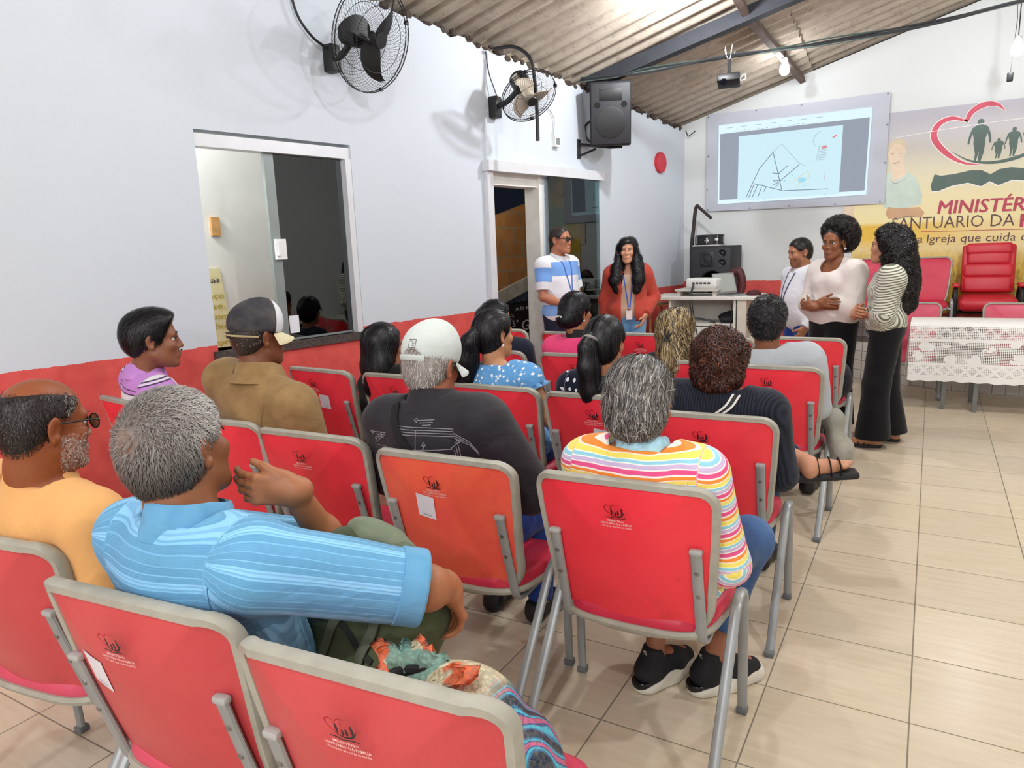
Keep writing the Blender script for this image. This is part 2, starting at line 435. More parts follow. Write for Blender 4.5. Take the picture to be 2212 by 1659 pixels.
# the notice on the pane is a white label (its code is left out)
tag(wb('paper_notice', mat('paper', '#e6e8ee', 0.6), None, (3.47, 3.545, 1.045, 1.165, -0.057, -0.0555)), 'small white notice stuck low on the dark window pane', 'notice')

# the corridor seen through the open half of the window
m_corr = mat('corridor_paint', '#e3e0d6', 0.8, var=0.04, vs=3)
mb = MB(); wbox(mb, 1.2, 4.5, 0, 3.2, -0.78, -0.70); wbox(mb, 1.2, 1.3, 0, 3.2, -0.70, -0.17); wbox(mb, 4.45, 4.5, 0, 3.2, -0.70, -0.17)
wbox(mb, 1.2, 4.5, 3.2, 3.25, -0.78, -0.17); wbox(mb, 1.2, 4.5, -0.05, 0.0, -0.78, -0.17)
tag(mb.build('wall_corridor', m_corr, smooth=False), kind='structure')
CL = lamp_light('corridor_light', WL(2.3, 2.9, -0.42), 80, 0.06)
tag(wb('wooden_block', mat('light_wood', '#b98a52', 0.7, var=0.2, vs=20), None, (3.315, 3.378, 1.735, 1.865, -0.70, -0.675)), 'small wooden block fixed to the corridor wall behind the window', 'wood block')
# poster leaning on the corridor wall, text cut by the window edge
po = empty('poster', WL(3.1, 1.2, -0.69), 0, 'cream poster with yellow lettering leaning on the corridor wall behind the window', 'poster')
def wl_local(o, y, z, t): return WL(y, z, t)-np.array(o.location)
PT = [(2.65, 0.90), (3.41, 0.90), (3.345, 1.505), (2.65, 1.505)]
mb = MB(); mb.prism([(a, b) for a, b in PT], WN*0.008, lambda u, v: wl_local(po, u, v, -0.698)); mb.build('sheet', mat('cream_card', '#e2d7a4', 0.6), po, smooth=False)
mb1, mb2 = MB(), MB()
for s, ye, zz, hh, tgt in [('Propostas', 3.337, 1.405, .036, mb2), ('abraço', 3.355, 1.29, .042, mb1), ('alegrar-se.', 3.36, 1.215, .042, mb1), ('para com', 3.373, 1.14, .042, mb1), ('melhor', 3.38, 1.07, .042, mb1), ('sempre', 3.385, .955, .036, mb1)]:
    vs, fs = text_fit(s, ye-.036*len(s), ye, zz, 0.012, 0, hh)
    tgt.add([wl_local(po, a, b, -0.6885) for a, b in vs], fs)
mb1.build('lettering', mat('yellow_ink', '#b3a233', 0.6), po, smooth=False); mb2.build('heading', mat('dark_ink', '#44423c', 0.6), po, smooth=False)

# ------------------------------------------------------------------ doorway with sliding glass leaf
door = empty('door_1', WL(6.3, 0), 0); door['kind'] = 'structure'
wb('rail_cover', m_alu, door, (5.43, 7.24, 2.235, 2.325, 0.0, 0.085))
wb('jamb', m_alu, door, (5.445, 5.52, 0, 2.235, 0.0, 0.05))
wb('jamb', m_alu, door, (5.52, 5.555, 0, 2.235, -0.17, 0.0))
wb('jamb', mat('white_reveal', '#e6e5de', 0.7), door, (6.215, 6.262, 0, 2.235, -0.17, 0.003))
wb('lintel', mat('white_reveal', '#e6e5de', 0.7), door, (5.55, 6.22, 2.13, 2.235, -0.17, -0.02))
wb('pane', GLASS_G, door, (6.30, 7.17, 0.02, 2.235, 0.045, 0.053))
# outside: dark yard, brick parapet of a stair, concrete string, gate, banner
yard = empty('stairway', WL(6.8, 0, -1.5), 0, 'brick stair parapet with concrete edge in the dark yard beyond the doorway', 'stair')
m, n = newmat('hollow_brick'); p = n.obj(); x, y, z = n.xyz(p)
bt = n.new('TexBrick', offset=0.5); n.put(bt.inputs['Vector'], n.com(n.m('ADD', y, n.m('MULTIPLY', x, 0.1)), z, 0.0)); bt.inputs['Scale'].default_value = 1.0
bt.inputs['Color1'].default_value = L4('#a0703f'); bt.inputs['Color2'].default_value = L4('#8f6236'); bt.inputs['Mortar'].default_value = L4('#857660')
bt.inputs['Mortar Size'].default_value = 0.008; bt.inputs['Brick Width'].default_value = 0.30; bt.inputs['Row Height'].default_value = 0.165
c = n.mix(n.mapr(n.noise(p, 8, 4), 0.4, 0.7, 0, 0.35), bt.outputs[0], lin('#7a4b28'))
n.fin(n.bsdf(c, 0.9, spec=0.2, normal=n.bump(bt.outputs['Fac'], 0.5, -0.01))); BRICK = m
yl = lambda y, z, t: WL(y-.2, z, t)-np.array(yard.location)
sl = 0.215
mb = MB(); mb.prism([(6.2, 0.98-.16), (9.4, 0.98-.16+3.2*0.27), (9.4, 2.53), (6.2, 1.68)], -WN*0.12, lambda u, v: yl(u, v, -1.2)); mb.build('parapet', BRICK, yard, smooth=False)
mb = MB(); mb.prism([(6.2, 0.98-.30), (9.4, 0.98-.30+3.2*0.27), (9.4, 0.98-.14+3.2*0.27), (6.2, 0.98-.14)], -WN*0.2, lambda u, v: yl(u, v, -1.16)); mb.build('concrete_edge', mat('concrete', '#9d978a', 0.9, var=0.15), yard, smooth=False)
mb = MB(); wbox(mb, 4.9, 9.6, -0.05, 0.0, -3.0, -0.17)
tag(mb.build('ground', mat('yard_floor', '#6b655c', 0.9), smooth=False), kind='structure')
gt = empty('barred_gate', WL(7.4, 0, -1.45), 0, 'pale vertical bars of a gate under the brick stair outside the door', 'gate')
mb = MB()
for i in range(14):
    q = WL(6.5+i*0.1, 0, -1.45)-np.array(gt.location); mb.tube([q+V(0, 0, .05), q+V(0, 0, 1.3)], 0.012, 6)
mb.build('bars', mat('pale_metal', '#b9b59a', 0.6), gt)
mb = MB(); mb.tube([WL(6.65, z, -1.45)-np.array(gt.location) for z in (0.1, 0.1)] if False else [WL(6.65, 0.1, -1.45)-np.array(gt.location), WL(8.1, 0.1, -1.45)-np.array(gt.location)], 0.015, 6); mb.build('rail', mat('pale_metal', '#b9b59a', 0.6), gt)
bn = empty('banner_stand', WL(7.6, 0, -1.15), 0, 'black event banner with white lettering standing outside the doorway', 'banner')
bl = lambda y, z, t: WL(y-.2, z, t)-np.array(bn.location)
mb = MB(); mb.prism([(7.27, 0.02), (8.55, 0.02), (8.55, 0.935), (7.27, 0.935)], -WN*0.01, lambda u, v: bl(u, v, -1.15)); mb.build('sheet', mat('black_vinyl', '#1d1b1a', 0.5), bn, smooth=False)
mb = MB(); mb.tube([bl(7.25, 0.94, -1.155), bl(8.57, 0.94, -1.155)], 0.012, 8); mb.build('top_bar', m_blk, bn)
mb = MB()
for s, a, b, zz, hh in [('A.D Ministério Santuário da', 7.37, 8.5, .845, .04), ('Família', 7.68, 8.1, .77, .045), ('5°', 7.31, 7.42, .66, .07), ('GRANDE', 7.48, 8.4, .60, .12), ('CRUZADA MISSIONÁRIA', 7.47, 8.5, .525, .04), ('ORALA PARQUE', 7.47, 8.3, .44, .04), ('Cantor', 7.62, 8.1, .28, .05)]:
    vs, fs = text_fit(s, a, b, zz, 0.004, 0, hh); mb.add([bl(u, v, -1.1475) for u, v in vs], fs)
mb.build('lettering', mat('grey_white_ink', '#c9c7c2', 0.6), bn, smooth=False)
lamp_light('yard_light', WL(6.2, 2.6, -0.62), 34, 0.06, (1, 0.92, 0.8))
dw = MB(); wbox(dw, 5.4, 5.5, 0, 3.0, -1.5, -0.19); tag(dw.build('wall_yard', mat('raw_plaster', '#8d8a84', 0.95, var=0.2), smooth=False), kind='structure')
# ------------------------------------------------------------------ fixtures on the walls
def frame_from(axis, up=(0, 0, 1)):
    w = unit(axis); u = unit(np.cross(up, w)); v = np.cross(w, u); return np.column_stack([u, v, w])
m_wire = mat('black_wire', '#1c1d20', 0.4, 0.4)
def wall_fan(label, base, hub, axis, R, blade_m, cap_m, roll, ring_m):
    """base on the wall, hub = centre of the cage, axis = the way the fan blows"""
    root = empty('wall_fan', base, 0, label, 'fan', 'wall fans'); B = np.asarray(base, float); F = frame_from(axis); H = np.asarray(hub, float)-B; A = F[:, 2]
    lp = lambda u, v, w: H+F@V(u, v, w)
    tail = lp(0, 0, -0.20)
    MB().box(V(-.045, -.045, -.09), V(.045, .045, .09), .012, None).build('wall_plate', m_blk, root)
    knee = tail*0.72+V(0, 0, -0.06)
    MB().tube(fillet([(0, 0, 0), knee*0.6+V(0, 0, -.02), knee, tail+A*0.04], .06), 0.024, 10).build('arm', m_blk, root)
    MB().lathe([(0.001, -.125), (.05, -.12), (.078, -.09), (.082, -.02), (.078, .05), (.05, .085), (.02, .095), (.02, .15)], lp(0, 0, -.15), A, 28).build('motor', m_blk, root)
    mb = MB()
    for k in range(-4, 5): mb.v.append(tuple(lp(.0835*math.cos(2.6+k*.09), .0835*math.sin(2.6+k*.09), -.21))); mb.v.append(tuple(lp(.0835*math.cos(2.6+k*.09), .0835*math.sin(2.6+k*.09), -.13)))
    mb.f = [(2*i, 2*i+1, 2*i+3, 2*i+2) for i in range(8)]
    mb.build('rating_label', mat('label_paper', '#c9c6b4', 0.6), root)
    for k in range(3):
        mb = MB(); a0 = roll+k*2*PI/3; r = np.linspace(.03, R*.86, 14); top, bot = [], []
        for i, q in enumerate(r):
            t = i/13; wdt = (0.055+0.10*math.sin(PI*min(1, t*0.9+.08)))*(1-0.55*t*t); sw = a0+0.55*t*t
            for lst, sgn in ((top, 1), (bot, -1)):
                ang = sw+sgn*wdt/(2*max(q, .05)); lst.append(lp(q*math.cos(ang), q*math.sin(ang), sgn*0.028*(1-.4*t)))
        vs = top+bot; fs = [(i, i+1, 14+i+1, 14+i) for i in range(13)]
        off = A*0.004; mb.add([v+off for v in vs]+[v-off for v in vs], fs+[tuple(28+i for i in f[::-1]) for f in fs]+[(i+1, i, 28+i, 28+i+1) for i in range(13)]+[(14+i, 14+i+1, 42+i+1, 42+i) for i in range(13)])
        mb.build('blade', blade_m, root)
    MB().lathe([(.001, .03), (.035, .025), (.045, .0), (.04, -.03)], lp(0, 0, 0), A, 20).build('hub', blade_m, root)
    mb = MB(); n = 60
    for side, dz in ((1, .075), (-1, -.085)):
        for k in range(n):
            a = 2*PI*k/n; pts = []
            for t in np.linspace(0, 1, 9):
                q = R*(.15+.87*t); ang = a+side*0.55*math.sin(PI*t*.9)
                pts.append(lp(q*math.cos(ang), q*math.sin(ang), dz*(1-t**3)+(.012*side if t > .99 else 0)))
            mb.tube(pts, .0012, 3, cap=False)
    mb.build('cage', ring_m, root, angle=None)
    mb = MB()
    for q, w in ((R, .012), (R, -.012), (R*.15, .077), (R*.60, .064), (R*.62, -.07)):
        mb.tube([lp(q*math.cos(a), q*math.sin(a), w) for a in np.linspace(0, 2*PI, 65)[:-1]], .0035 if q > .2 and abs(w) < .05 else .002, 5, closed=True)
    for k in range(4):
        a = .5+k*PI/2; mb.box(lp(R*math.cos(a), R*math.sin(a), 0)-.012, lp(R*math.cos(a), R*math.sin(a), 0)+.012)
    mb.build('cage_rim', ring_m, root)
    MB().lathe([(R*.05, .078), (R*.15, .078), (R*.15, .083), (R*.05, .083)] if cap_m is None else [(.001, .088), (R*.17, .085), (R*.19, .076)], lp(0, 0, 0), A, 28).build('cage_badge', cap_m or m_wire, root)
    return root
m_ivory = mat('ivory_plastic', '#d8ccb8', 0.5, var=0.06)
wall_fan('black wall fan with wire cage above the window', WL(3.93, 2.89, .03), WL(3.985, 2.955, .40), (0.86, -.04, -.30), 0.335, m_blk, None, 0.55, m_wire)
wall_fan('wall fan with ivory blades beside the hanging speaker', WL(5.60, 2.775, .03), WL(5.56, 2.80, .44), (0.52, -.30, -.62), 0.238, m_ivory, m_blk, 2.0, m_wire)
def cable(label, name, pts, r, m=None, n=10, cat='cable', group=None):
    return MB().tube(spline(pts, n), r, 8).stand(name, m or m_blk, label, cat, group)
cable('black cable looping down the wall to the nearer fan', 'power_cable', [WL(3.62, 3.47, .03), WL(3.64, 3.3, .03), WL(3.68, 3.12, .035), WL(3.78, 3.0, .04), WL(3.90, 2.94, .05)], .0085)
cable('thick dark hose arching from the eave in front of the ivory fan', 'hose', [WL(5.55, 3.23, .08), WL(5.66, 3.24, .22), WL(5.7, 3.12, .36), WL(5.70, 2.9, .40), WL(5.70, 2.65, .41), WL(5.7, 2.46, .41)], .016)
cable('thin cord from the eave to the ivory fan motor', 'thin_cord', [WL(5.52, 3.22, .02), WL(5.54, 3.05, .03), WL(5.58, 2.92, .05), WL(5.60, 2.86, .06)], .005)
cable('thin white cord down to the junction box', 'thin_cord', [WL(6.02, 2.72, .02), WL(6.32, 2.86, .02), WL(6.46, 2.78, .02), WL(6.44, 2.62, .02)], .003, mat('grey_cord', '#8f9296'))
jb = empty('junction_box', WL(6.48, 2.57, 0.03), 0, 'small white open junction box on the wall above the doorway', 'outlet box')
def lbox(parent, name, m, y0, y1, z0, z1, t0, t1):
    mb = MB(); wbox(mb, y0, y1, z0, z1, t0, t1); L = np.array(parent.location); mb.v = [tuple(np.array(v)-L) for v in mb.v]; return mb.build(name, m, parent, smooth=False)
lbox(jb, 'box', m_wht, 6.44, 6.52, 2.52, 2.62, 0, .045); lbox(jb, 'insert', m_alug, 6.455, 6.505, 2.54, 2.60, .045, .05)

# hanging loudspeaker
sp = empty('wall_speaker', WL(6.95, 2.52, 0), 0, 'black loudspeaker on a steel bracket above the doorway', 'loudspeaker')
O = np.array(sp.location)
m_box = mat('speaker_black', '#1b1c20', 0.65, var=0.15, bump=0.5, bs=220); m_grl, n = newmat('speaker_grille')
p = n.obj(); d = n.voro(p, 150, rnd=0.0); n.fin(n.bsdf(n.mix(n.mapr(d, .25, .4), lin('#08080a'), lin('#2a2b31')), 0.5)); 
sf = frame_from((.42, -.88, -.14)); sf = np.column_stack([sf[:, 0], sf[:, 1], sf[:, 2]])
cS = V(-2.86, 6.98, 2.845)-O
bx = lambda u, v, w: cS+sf@V(u, v, w)
def obox(name, m, parent, u0, u1, v0, v1, w0, w1, bev=.012, taper=0):
    bm = MB(); bm.box((u0, v0, w0), (u1, v1, w1), bev); vs = []
    for a in bm.v:
        k = 1-taper*(1-(a[2]-w0)/(w1-w0)); vs.append(tuple(bx(a[0]*k, a[1], a[2])))
    bm.v = vs; return bm.build(name, m, parent)
obox('cabinet', m_box, sp, -.205, .205, -.30, .30, -.19, .14, .02, .3)
obox('grille', m_grl, sp, -.188, .188, -.28, .28, .135, .152, .006)
mb = MB(); mb.lathe([(.14, .0), (.148, .006), (.135, .009)], bx(0, -.08, .15), sf[:, 2], 32); mb.build('woofer_ring', m_blk, sp)
obox('horn', m_blk, sp, -.11, .11, .12, .23, .150, .155, .002)
for u in (-.13, .13): MB().lathe([(.001, .004), (.028, .004), (.03, 0)], bx(u, .085, .152), sf[:, 2], 20).build('port', mat('port_black', '#060607', .8), sp)
a = WL(6.89, 2.54, .0)-O
MB().box(V(-.012, -.03, -.10)+a, V(.012, .03, .09)+a, .003).build('bracket_plate', m_blk, sp)
e = bx(0, -.31, .02)
MB().tube([a+V(.01, 0, .04), e*1.0, e+sf[:, 2]*.03+sf[:, 0]*.12], .016, 6).build('bracket_arm', m_blk, sp)
MB().tube([a+V(.01, 0, -.07), a*.45+e*.55-V(0, 0, .01)], .012, 6).build('bracket_brace', m_blk, sp)
MB().tube(spline([bx(-.19, -.05, -.12), bx(-.24, -.1, -.14), bx(-.235, -.2, -.14), bx(-.19, -.25, -.12)]), .012, 6).build('cable_coil', m_blk, sp)

# clock
ck = empty('wall_clock', WL(8.55, 2.513, 0), 0, 'round red wall clock high on the white wall', 'clock')
MB().lathe([(.001, 0), (.118, 0), (.122, .02), (.116, .036), (.102, .036)], (0, 0, 0), WN, 36).build('rim', mat('red_plastic', '#c8283a', .4), ck)
MB().lathe([(.001, .03), (.103, .03)], (0, 0, 0), WN, 36).build('dial', mat('pink_dial', '#d98a93', .4), ck)
mb = MB()
for a, l in ((.6, .05), (2.2, .075)): q = V(0, 0, 1)*math.cos(a)+WS*math.sin(a); mb.tube([WN*.033-q*.01, WN*.033+q*l], .003, 5)
mb.build('hands', mat('white_plastic', '#e8e8e6'), ck)

# cables under the roof with the little camera hanging from them
for k, (dz, c, r) in enumerate([(0, '#25282b', .011), (.018, '#3b4a42', .007), (-.012, '#56605a', .006), (.008, '#1d1e20', .008)]):
    r2 = np.random.default_rng(20+k); P = [(-3.12, 6.88, 3.19), (-2.75, 6.9, 3.17), (-2.4, 6.95, 3.185), (-1.72, 7.0, 3.20), (-1.2, 7.0, 3.19), (-.83, 7.0, 3.195), (-.15, 7.0, 3.205), (.48, 7.0, 3.245), (1.3, 7.0, 3.3), (1.9, 7.1, 3.45)]
    MB().tube(spline([V(*q)+V(0, r2.uniform(-.02, .02), dz+r2.uniform(-.015, .015)) for q in P], 8), r, 6).stand('roof_cable', mat('cable_'+c[1:], c, .6), 'one strand of the dark cable bundle strung under the roof', 'cable', 'cable bundle')
hc = empty('ceiling_projector', (-1.70, 7.0, 3.0), 10, 'small black projector on a short pole under the cable bundle', 'projector')
mb = MB(); mb.box((-.10, -.09, -.035), (.10, .09, .035), .012, Rx(-14)); mb.build('body', m_blk, hc)
MB().cyl((-.04, -.085, -.02), (-.04, -.105, -.026), .028).build('lens', mat('lens_glass', '#0a0c14', .08), hc)
MB().tube([(0, 0, .03), (0, 0, .20)], .015, 8).build('pole', m_blk, hc)
mb = MB()
for k in range(5): mb.tube(spline([(0, 0, .17), (.03*math.cos(k*1.3), .03*math.sin(k*1.3), .21), (.05*math.cos(k*1.3), .02, .25+.015*k)], 4), .003, 5)
mb.build('cable_ties', mat('white_plastic', '#e8e8e6'), hc)
MB().tube(fillet([(.10, .03, .02), (.14, .0, .05), (.15, -.03, -.01), (.11, -.05, -.02)], .03), .005, 6).build('loose_wire', m_wht, hc)
dr = empty('hanging_device', (.53, 8.5, 2.98), 0, 'small dark device hanging on a thin wire left of the right bulb', 'device')
MB().tube([(0, 0, .03), (.02, 0, .5), (0.0, 0, .75)], .003, 5).build('wire', m_blk, dr); MB().box((-.025, -.02, -.05), (.025, .02, .03), .008).build('body', m_blk, dr)
MB().tube(spline([(-2.74, 9.15, 2.93), (-2.70, 9.12, 2.86), (-2.66, 9.12, 2.88), (-2.6, 9.1, 2.91)]), .006, 5).stand('loose_wire', m_blk, 'short loose wire sticking out at the top corner of the room', 'wire')

# ------------------------------------------------------------------ projection sheet with the projected plan
ss = empty('projection_sheet', (-1.485, YB-.03, 2.5), 0, 'pale grey projection sheet on the back wall showing a projected site plan', 'screen')
LS = np.array(ss.location)
sy = lambda u, w, d=0.0: V(u, YB-.03-d, w)-LS
vs, fs = [], []; nu, nv = 24, 14
for j in range(nv+1):
    for i in range(nu+1):
        s, t = i/nu, j/nv; zt = 3.085+.004*math.cos(s*2*PI); zb = 1.94*(1-s)+1.91*s
        d = .004*math.sin(9*s+5*t)+.02*max(0, t-.9)*math.sin(14*s); vs.append(sy(-2.48+1.985*s, zb+(zt-zb)*t, d))
for j in range(nv):
    for i in range(nu): a = j*(nu+1)+i; fs.append((a, a+1, a+nu+2, a+nu+1))
MB().add(vs, fs).build('sheet', mat('grey_sheet', '#bcbfc9', .8, var=.02), ss)
mb = MB()
for u, w in [(-2.46, 3.06), (-1.9, 3.07), (-1.4, 3.07), (-.52, 3.07), (-2.46, 2.6), (-2.47, 2.2), (-2.46, 1.96), (-1.95, 1.95), (-1.5, 1.945), (-1.0, 1.935), (-.54, 1.93), (-.51, 2.35), (-.51, 2.75)]: mb.ball(sy(u, w, .012), .009, 6)
mb.build('eyelets', mat('grey_metal', '#6e7075', .4, .6), ss)
# projected light: bright window, grey side bars, drawing lines
def emis(name, c, s):
    m, n = newmat(name); e = n.new('Emission'); e.inputs[0].default_value = L4(c); e.inputs[1].default_value = s; n.fin(e.outputs[0]); return m
E_page = emis('projected_page', '#d3f1fb', .92); E_bar = emis('projected_grey', '#9fa6b4', .9); E_white = emis('projected_white', '#dcf2fb', 1.0)
IX0, IX1, IZ0, IZ1 = -2.335, -.672, 2.017, 2.948
def iq(u, w, d): return sy(IX0+(IX1-IX0)*u+(.02*(1-u))*(w-.5)*0+.018*u*(w-.5), IZ0+(IZ1-IZ0)*w, d)
def irect(mb, u0, u1, w0, w1, d): mb.add([iq(u0, w0, d), iq(u1, w0, d), iq(u1, w1, d), iq(u0, w1, d)], [(0, 1, 2, 3)])
mb = MB(); irect(mb, 0, 1, 0, 1, .016); mb.build('projected_window', E_white, ss, smooth=False)
mb = MB(); irect(mb, .012, .988, .052, .89, .018); mb.build('projected_side_bars', E_bar, ss, smooth=False)
mb = MB(); irect(mb, .145, .83, .03, .835, .020); mb.build('projected_page', E_page, ss, smooth=False)
def iline(mb, pts, w=.0035, d=.022):
    for (a, b), (c, e) in zip(pts[:-1], pts[1:]):
        p, q = iq(a, b, d), iq(c, e, d); s = unit(np.cross(q-p, (0, 1, 0)))*w; mb.add([p-s, p+s, q+s, q-s], [(0, 1, 2, 3)])
# (u, v) picked off the photographed plan, measured in the projected window
mb = MB()
for L in ([(.205, .06), (.295, .41), (.385, .60)], [(.385, .60), (.455, .12)], [(.455, .12), (.26, .23)], [(.225, .06), (.262, .23)], [(.25, .06), (.285, .205)], [(.29, .06), (.315, .185)], [(.33, .12), (.345, .17)], [(.425, .33), (.49, .42)], [(.44, .24), (.565, .42)], [(.385, .345), (.44, .325)], [(.39, .245), (.45, .245)], [(.395, .20), (.44, .23)], [(.41, .17), (.435, .21)], [(.46, .115), (.76, .10)]): iline(mb, L)
mb.build('projected_streets', emis('projected_dark', '#6f7488', .9), ss, smooth=False)
mb = MB()
for L in ([(.385, .60), (.44, .69), (.565, .43), (.60, .40)], [(.70, .80), (.66, .75), (.645, .69), (.66, .62)], [(.69, .63), (.67, .43)]): iline(mb, L, .0018)
for k in range(9): iline(mb, [(.685, .615-.02*k), (.735, .617-.02*k)], .0016)
for k in range(16): iline(mb, [(.12+.03*k, .9+.004*(k % 3)), (.135+.03*k, .9+.004*(k % 3))], .0018)
for k in range(7): iline(mb, [(.06+.1*k, .955), (.10+.1*k, .955)], .0022)
mb.build('projected_notes', emis('projected_mid', '#93a3b4', .9), ss, smooth=False)
mb = MB()
iline(mb, [(.77, .70), (.795, .725)], .008); iline(mb, [(.705, .595), (.735, .60)], .012)
for k in range(4): iline(mb, [(.725, .30-.025*k), (.735, .30-.025*k)], .003)
mb.build('projected_red_marks', emis('projected_red', '#e58a90', .95), ss, smooth=False)
mb = MB(); iline(mb, [(.52, .21), (.62, .335), (.635, .25), (.56, .185), (.545, .13)], .003); mb.build('projected_yellow_line', emis('projected_yellow', '#d8d6a8', .95), ss, smooth=False)
mb = MB()
for u, w, r in [(.585, .23, .03), (.52, .295, .008), (.40, .49, .012), (.47, .235, .01), (.315, .215, .012), (.6, .16, .008), (.74, .035, .008), (.26, .022, .006), (.29, .022, .006), (.34, .022, .006)]:
    mb.add([iq(u, w, .0225)+V(math.cos(a)*r*1.5, 0, math.sin(a)*r) for a in np.linspace(0, 2*PI, 13)[:-1]], [tuple(range(12))])
mb.build('projected_blue_patches', emis('projected_blue', '#a5dcef', .95), ss, smooth=False)

# ------------------------------------------------------------------ church banner on the back wall
bnr = empty('church_banner', (.9, YB-.012, 1.8), 0, 'large printed church banner with red heart and green book emblem over a wheat field', 'banner')
LB = np.array(bnr.location)
by_ = lambda u, w, d=0.0: V(u, YB-.012-d, w)-LB
m, n = newmat('banner_print'); p = n.pos(); x, y, z = n.xyz(p)
sky = n.ramp(n.mapr(z, 1.60, 2.87), [(0, '#efe0a2'), (.3, '#e6d9ac'), (.55, '#d3ccb4'), (.8, '#bdb9bb'), (1, '#b3b0bb')], 'LINEAR')
whn = n.noise(n.com(n.m('MULTIPLY', x, 14), 0, n.m('MULTIPLY', z, 6)), 2.2, 5, .7, dist=.8)
wheat = n.ramp(whn, [(.28, '#4a4028'), (.42, '#c09a2e'), (.55, '#e3c152'), (.72, '#efd994')], 'LINEAR')
field = n.ramp(n.mapr(n.m('ADD', z, n.m('MULTIPLY', n.noise(p, 4, 4), .08)), .7, 1.72), [(0, '#4b4634'), (.25, '#6a5a35'), (.5, '#d9b84a'), (.62, '#e6c86a'), (.72, '#ecd79e'), (.85, '#e9bd3f'), (1, '#e6b93c')], 'LINEAR')
fz = n.mix(n.mapr(z, 1.05, 1.45, .85, .12), field, wheat)
rightfade = n.mapr(x, -.3, .5, 0, .75)
fz = n.mix(n.m('MULTIPLY', rightfade, n.mapr(z, 1.2, 1.5)), fz, lin('#ecdca8'))
c = n.mix(n.mapr(z, 1.66, 1.71), fz, sky); n.fin(n.bsdf(c, .45, spec=.4)); BANNER = m
MB().prism([(-.80, .69), (2.6, .69), (2.6, 2.87), (-.80, 2.87)], (0, .006, 0), lambda u, w: by_(u, w)).build('print', BANNER, bnr, smooth=False)
def bpoly(mb, pts, d): mb.add([by_(u, w, d) for u, w in pts], [tuple(range(len(pts)))])
def bstroke(mb, pts, ws, d, n=10):
    P = np.array(spline([V(a, 0, b) for a, b in pts], n)); K = len(P); W = np.interp(np.linspace(0, 1, K), np.linspace(0, 1, len(ws)), ws); vs = []
    for i in range(K):
        t = unit(P[min(i+1, K-1)]-P[max(i-1, 0)]); s = V(t[2], 0, -t[0])
        for g in (1, -1): q = P[i]+s*W[i]*g; vs.append(by_(q[0], q[2], d))
    mb.add(vs, [(2*i, 2*i+1, 2*i+3, 2*i+2) for i in range(K-1)])
# heart: two tapering strokes, white edge below
lobeL = [(.40, 2.245), (.22, 2.285), (.06, 2.40), (-.055, 2.56), (-.03, 2.69), (.09, 2.745), (.235, 2.70)]
lobeR = [(.225, 2.695), (.27, 2.79), (.37, 2.845), (.48, 2.835), (.565, 2.76)]
hw = MB(); bstroke(hw, lobeL, [.006, .02, .034, .038, .034, .028, .012], .001); bstroke(hw, lobeR, [.024, .032, .034, .024, .004], .001); hw.build('heart_edge', mat('banner_white', '#efeae2', .5), bnr, smooth=False)
hr = MB(); bstroke(hr, lobeL, [.001, .012, .026, .030, .026, .02, .008], .002); bstroke(hr, lobeR, [.018, .026, .028, .018, .001], .002); hr.build('heart', mat('banner_red', '#cf4a60', .5), bnr, smooth=False)
# family silhouettes and the open book
m_grn = mat('banner_green', '#4c6158', .5)
def figure(mb, cx, zf, H, skirt=False, wide=1.0):
    k = H; c = lambda u, w: (cx+u*k*wide, zf+w*k)
    bpoly(mb, [c(.07*math.cos(a)/wide, .93+.07*math.sin(a)) for a in np.linspace(0, 2*PI, 17)[:-1]], .002)
    bpoly(mb, [c(*q) for q in [(-.03, .88), (.03, .88), (.14, .82), (.16, .72), (.115, .55), (.12, .45), (-.12, .45), (-.115, .55), (-.16, .72), (-.14, .82)]], .0021)
    bpoly(mb, [c(*q) for q in ([(-.12, .46), (.12, .46), (.16, .2), (-.16, .2)] if skirt else [(-.12, .46), (.12, .46), (.10, .22), (.05, .03), (.09, 0), (0, 0), (0, .25)])], .0022)
    bpoly(mb, [c(*q) for q in ([(-.07, .2), (-.01, .2), (-.04, 0), (-.08, 0)] if skirt else [(-.12, .46), (.0, .46), (-.01, .2), (-.05, 0), (-.09, 0), (-.07, .2)])], .0023)
    if skirt: bpoly(mb, [c(.02, .2), c(.08, .2), c(.09, .02), c(.05, .02)], .0023)
    for s in (-1, 1): bstroke(mb, [c(s*.13, .8), c(s*.19, .62), c(s*.22, .44)], [.03*k, .025*k, .02*k], .0024, 5)
mb = MB(); figure(mb, .355, 2.27, .44); figure(mb, .525, 2.30, .20, wide=1.3); figure(mb, .65, 2.31, .285, wide=1.1); figure(mb, .845, 2.30, .46, True, 1.1)
bstroke(mb, [(.12, 2.40), (.28, 2.30), (.48, 2.262), (.68, 2.29), (.85, 2.36), (1.02, 2.44)], [.002, .008, .014, .018, .014, .003], .003)
mb.build('family_emblem', m_grn, bnr, smooth=False)
def book(mb, d, g):
    L = [(-.03, 2.185), (.03, 2.165), (.16, 2.175), (.30, 2.20), (.40, 2.19), (.475, 2.145)]
    Lb = [(.475, 2.075+g), (.40, 2.03), (.28, 2.075), (.14, 2.055), (.02, 2.01), (-.045, 2.01), (-.06, 2.07)]
    bpoly(mb, L+Lb, d); bpoly(mb, [(.95-a, b) for a, b in L+Lb][::-1], d)
bw = MB(); book(bw, .001, 0); bw.v = [(v[0]+.0, v[1], v[2]-.012) for v in bw.v]; bw.build('book_edge', mat('banner_white', '#efeae2', .5), bnr, smooth=False)
mb = MB(); book(mb, .003, .0); mb.build('book', m_grn, bnr, smooth=False)
m_ink = mat('banner_brown', '#5a3e3c', .5); m_rd2 = mat('banner_red_ink', '#b23a50', .5)
